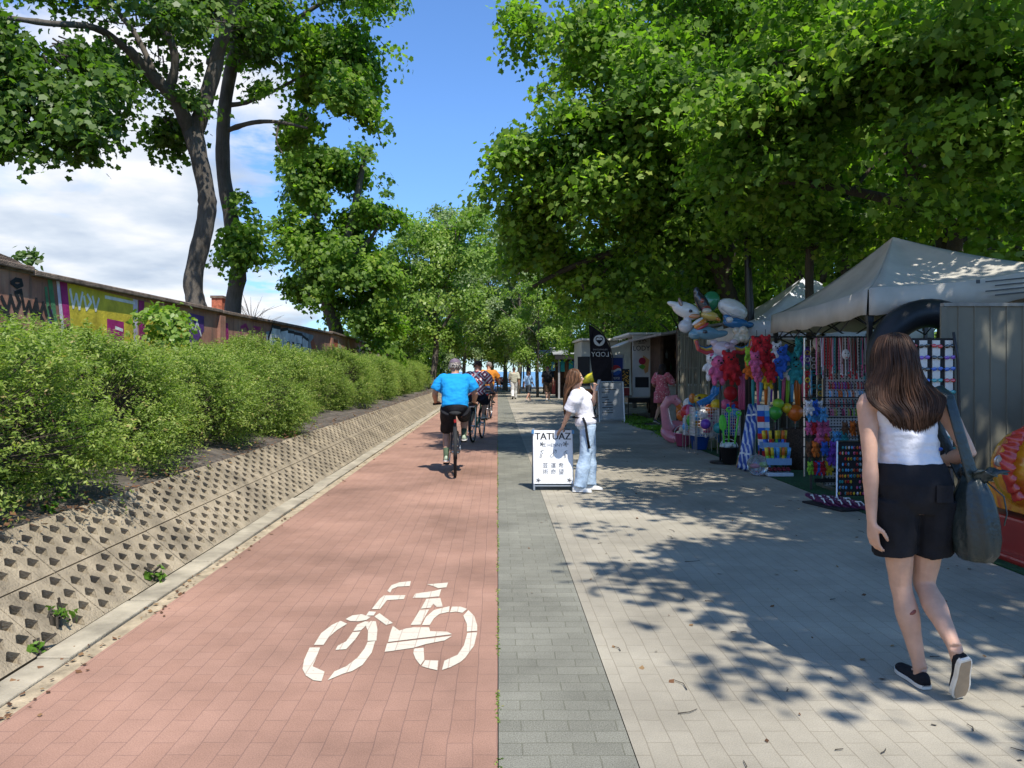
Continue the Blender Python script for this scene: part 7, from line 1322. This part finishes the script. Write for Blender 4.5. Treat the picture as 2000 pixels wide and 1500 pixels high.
# --- wooden bar and reed screen
m, tt, n, bs = newmat('reed_matting'); co = n('TexCoord').outputs['Object']; mp = n('Mapping', {0: co, 'Scale': (60, 60, 1.2)}).outputs[0]; nz = n('TexNoise', {'Vector': mp, 'Scale': 1.0, 'Detail': 4.0}).outputs[0]; tt.links.new(ramp(n, nz, [(.3, (.13, .115, .085)), (.5, (.27, .245, .19)), (.7, (.40, .37, .29))]), bs.inputs['Base Color']); tt.links.new(n('Bump', {'Height': nz, 'Strength': 1.0, 'Distance': .02}).outputs[0], bs.inputs['Normal']); bs.inputs['Roughness'].default_value = .9; M_REED = m
t = thing('reed_screen', 'tall grey reed matting screen beside the wooden bar', 'screen', (5.25, 19, 0)); b = MB(); rr = random.Random(4); x = 4.47; 
while x < 6.05: r = rr.uniform(.008, .013); b.tube([(x, 19+rr.uniform(-.006, .006), .06+rr.uniform(0, .05)), (x+rr.uniform(-.015, .015), 19, 1.3), (x+rr.uniform(-.012, .012), 19, 2.56+rr.uniform(-.05, .04))], r, 5, cap=False); x += r*1.75
part(b, 'reeds', M_REED, t, True)
for z in (.35, 1.58, 2.35): b = MB(); b.box((5.25, 18.984, z), (1.58, .012, .022)); part(b, 'batten', M_REED, t)
for x in (4.46, 6.05): b = MB(); b.box((x, 19.05, 1.28), (.06, .06, 2.56)); part(b, 'post', M_DKWOOD, t)
wb = thing('wooden_bar', 'open dark wooden snack bar with white counter beside the reed screen', 'bar', (5.6, 23, 0)); b = MB(); b.box((5.9, 24.9, 1.35), (1.9, .06, 2.7)); b.box((6.85, 23.4, 1.35), (.06, 3.0, 2.7)); part(b, 'back_wall', M_DKWOOD, wb); b = MB(); b.box((4.98, 24.1, 1.9), (.06, 1.6, 1.5)); part(b, 'side_boards', M_DKWOOD, wb)
b = MB(); b.add([V((4.25, 20.0, 2.50)), V((6.9, 20.0, 2.95)), V((6.9, 25, 2.95)), V((4.25, 25, 2.50))], [(0, 1, 2, 3)]); r_ = part(b, 'roof', mat('felt_roof', (.26, .25, .23), .9, .2, 4), wb); s = r_.modifiers.new('thick', 'SOLIDIFY'); s.thickness = .06
b = MB(); b.box((5.85, 22.5, 1.10), (1.9, .55, .05)); part(b, 'counter_top', M_WHITE, wb, bevel=.006); b = MB(); b.box((5.87, 22.5, .54), (1.8, .45, 1.06)); part(b, 'counter_front', mat('bar_front', (.42, .38, .33), .8, .2, 5), wb)
for x, y in ((4.95, 20.2), (4.95, 23.2)): b = MB(); b.box((x, y, 1.25), (.09, .09, 2.5)); part(b, 'post', M_DKWOOD, wb)
for z in (1.5, 1.9): b = MB(); b.box((5.9, 24.75, z), (1.8, .24, .03)); part(b, 'shelf', M_DKWOOD, wb)
bt0 = MB(); bt0.lathe([(.035, 0), (.037, .16), (.014, .22), (.013, .28)], (0, 0, 0), 10); bm_ = [bt0.mesh('bottle', mat('bottle_%d' % i, c, .1, 0, spec=.6), smooth=True) for i, c in enumerate([(.03, .12, .04), (.30, .12, .03), (.45, .45, .42)])]
for i in range(10): o = link('bottle', bm_[i % 3], None, (5.15+.14*i, 24.7, 1.515 if i % 2 else 1.915)); tag(o, 'small %s bottle on the %s shelf of the wooden bar' % (['green', 'amber', 'clear'][i % 3], ['upper', 'lower'][i % 2]), 'bottle', 'bottles on the bar shelves')
b = MB(); b.lathe([(.03, 0), (.04, .13)], (5.05, 22.4, 1.126), 12); single(b, 'paper_cup', M_WHITE, 'white paper cup standing on the bar counter', 'cup', (5.05, 22.4, 1.126), True)
# --- far white kiosk and market huts
t = thing('white_kiosk', 'plain white kiosk with dark hatch behind the feather flag', 'kiosk', (4.4, 33, 0)); b = MB(); b.box((4.75, 34.6, 1.45), (2.3, 3.2, 2.7)); part(b, 'cabin', mat('kiosk_grey', (.36, .38, .35), .6, .1, 3), t, bevel=.03)
for px in (1140, 1176): x = W(px, 0, 33).x; b = MB(); b.box((x, 32.99, 1.5), (.52, .03, 1.25)); part(b, 'hatch', cw((.03, .03, .035)), t)
b = MB(); b.box((4.75, 34.5, 2.86), (2.5, 3.5, .08)); part(b, 'roof', KW, t)
def hut(label, x0, x1, y, h, col, seed):
    t = thing('market_hut', label, 'market hut', ((x0+x1)/2, y, 0), 'market huts at the far end'); b = MB(); b.box(((x0+x1)/2, y+2.6, h/2), (x1-x0, .06, h)); b.box((x1, y+1.3, h/2), (.06, 2.6, h)); part(b, 'walls', M_DKWOOD, t); b = MB(); b.add([V((x0-.35, y-.5, h-.1)), V((x1+.3, y-.5, h-.1)), V((x1+.3, y+2.8, h+.35)), V((x0-.35, y+2.8, h+.35))], [(0, 1, 2, 3)]); r = part(b, 'roof', mat('hut_roof', (.30, .31, .32), .7, .2, 3), t); s = r.modifiers.new('thick', 'SOLIDIFY'); s.thickness = .07
    for x in (x0, x1): b = MB(); b.box((x, y-.05, h/2-.05), (.10, .10, h-.1)); part(b, 'post', mat('hut_post', (.30, .30, .31), .7), t)
    b = MB(); b.box(((x0+x1)/2+.2, y+.3, .45), (x1-x0-.5, .6, .9)); part(b, 'counter', mat('hut_counter', col, .8, .2, 4), t); b = MB(); b.box(((x0+x1)/2, y-.45, h-.28), (x1-x0+.5, .03, .26)); part(b, 'fascia', COLS_M('black'), t)
    rr = random.Random(seed)
    for i in range(9):
        c = rr.choice(['red', 'blue', 'white', 'orange', 'teal', 'brown', 'sky blue']); x = x0+.2+(x1-x0-.4)*i/8; L = rr.uniform(.5, 1.0); p = V((x, y-.1+.3*rr.random(), h-.45-L)); b = MB(); b.loft([[p+V((a*math.cos(q), .03*math.sin(q), z)) for q in [2*math.pi*j/10 for j in range(10)]] for z, a in [(0, .13), (L*.6, .11), (L*.85, .15), (L, .04)]]); single(b, 'hanging_garment', cloth('garment_'+c.replace(' ', '_'), COLS[c], .2), '%s garment hanging in the %s' % (c, label.split(' with')[0]), 'garment', p, True, 'garments hanging in the far market huts')
    return t
hut('nearer market hut with grey roof and hanging clothes', 3.35, 5.6, 42, 2.55, (.30, .06, .05), 5); hut('farther market hut with grey roof beyond the first', 3.1, 6.0, 50, 2.6, (.20, .20, .22), 6)
for t_ in list(COL.objects):
    if t_.get('label') == 'x': t_['label'] = 'small goods at the souvenir stall'
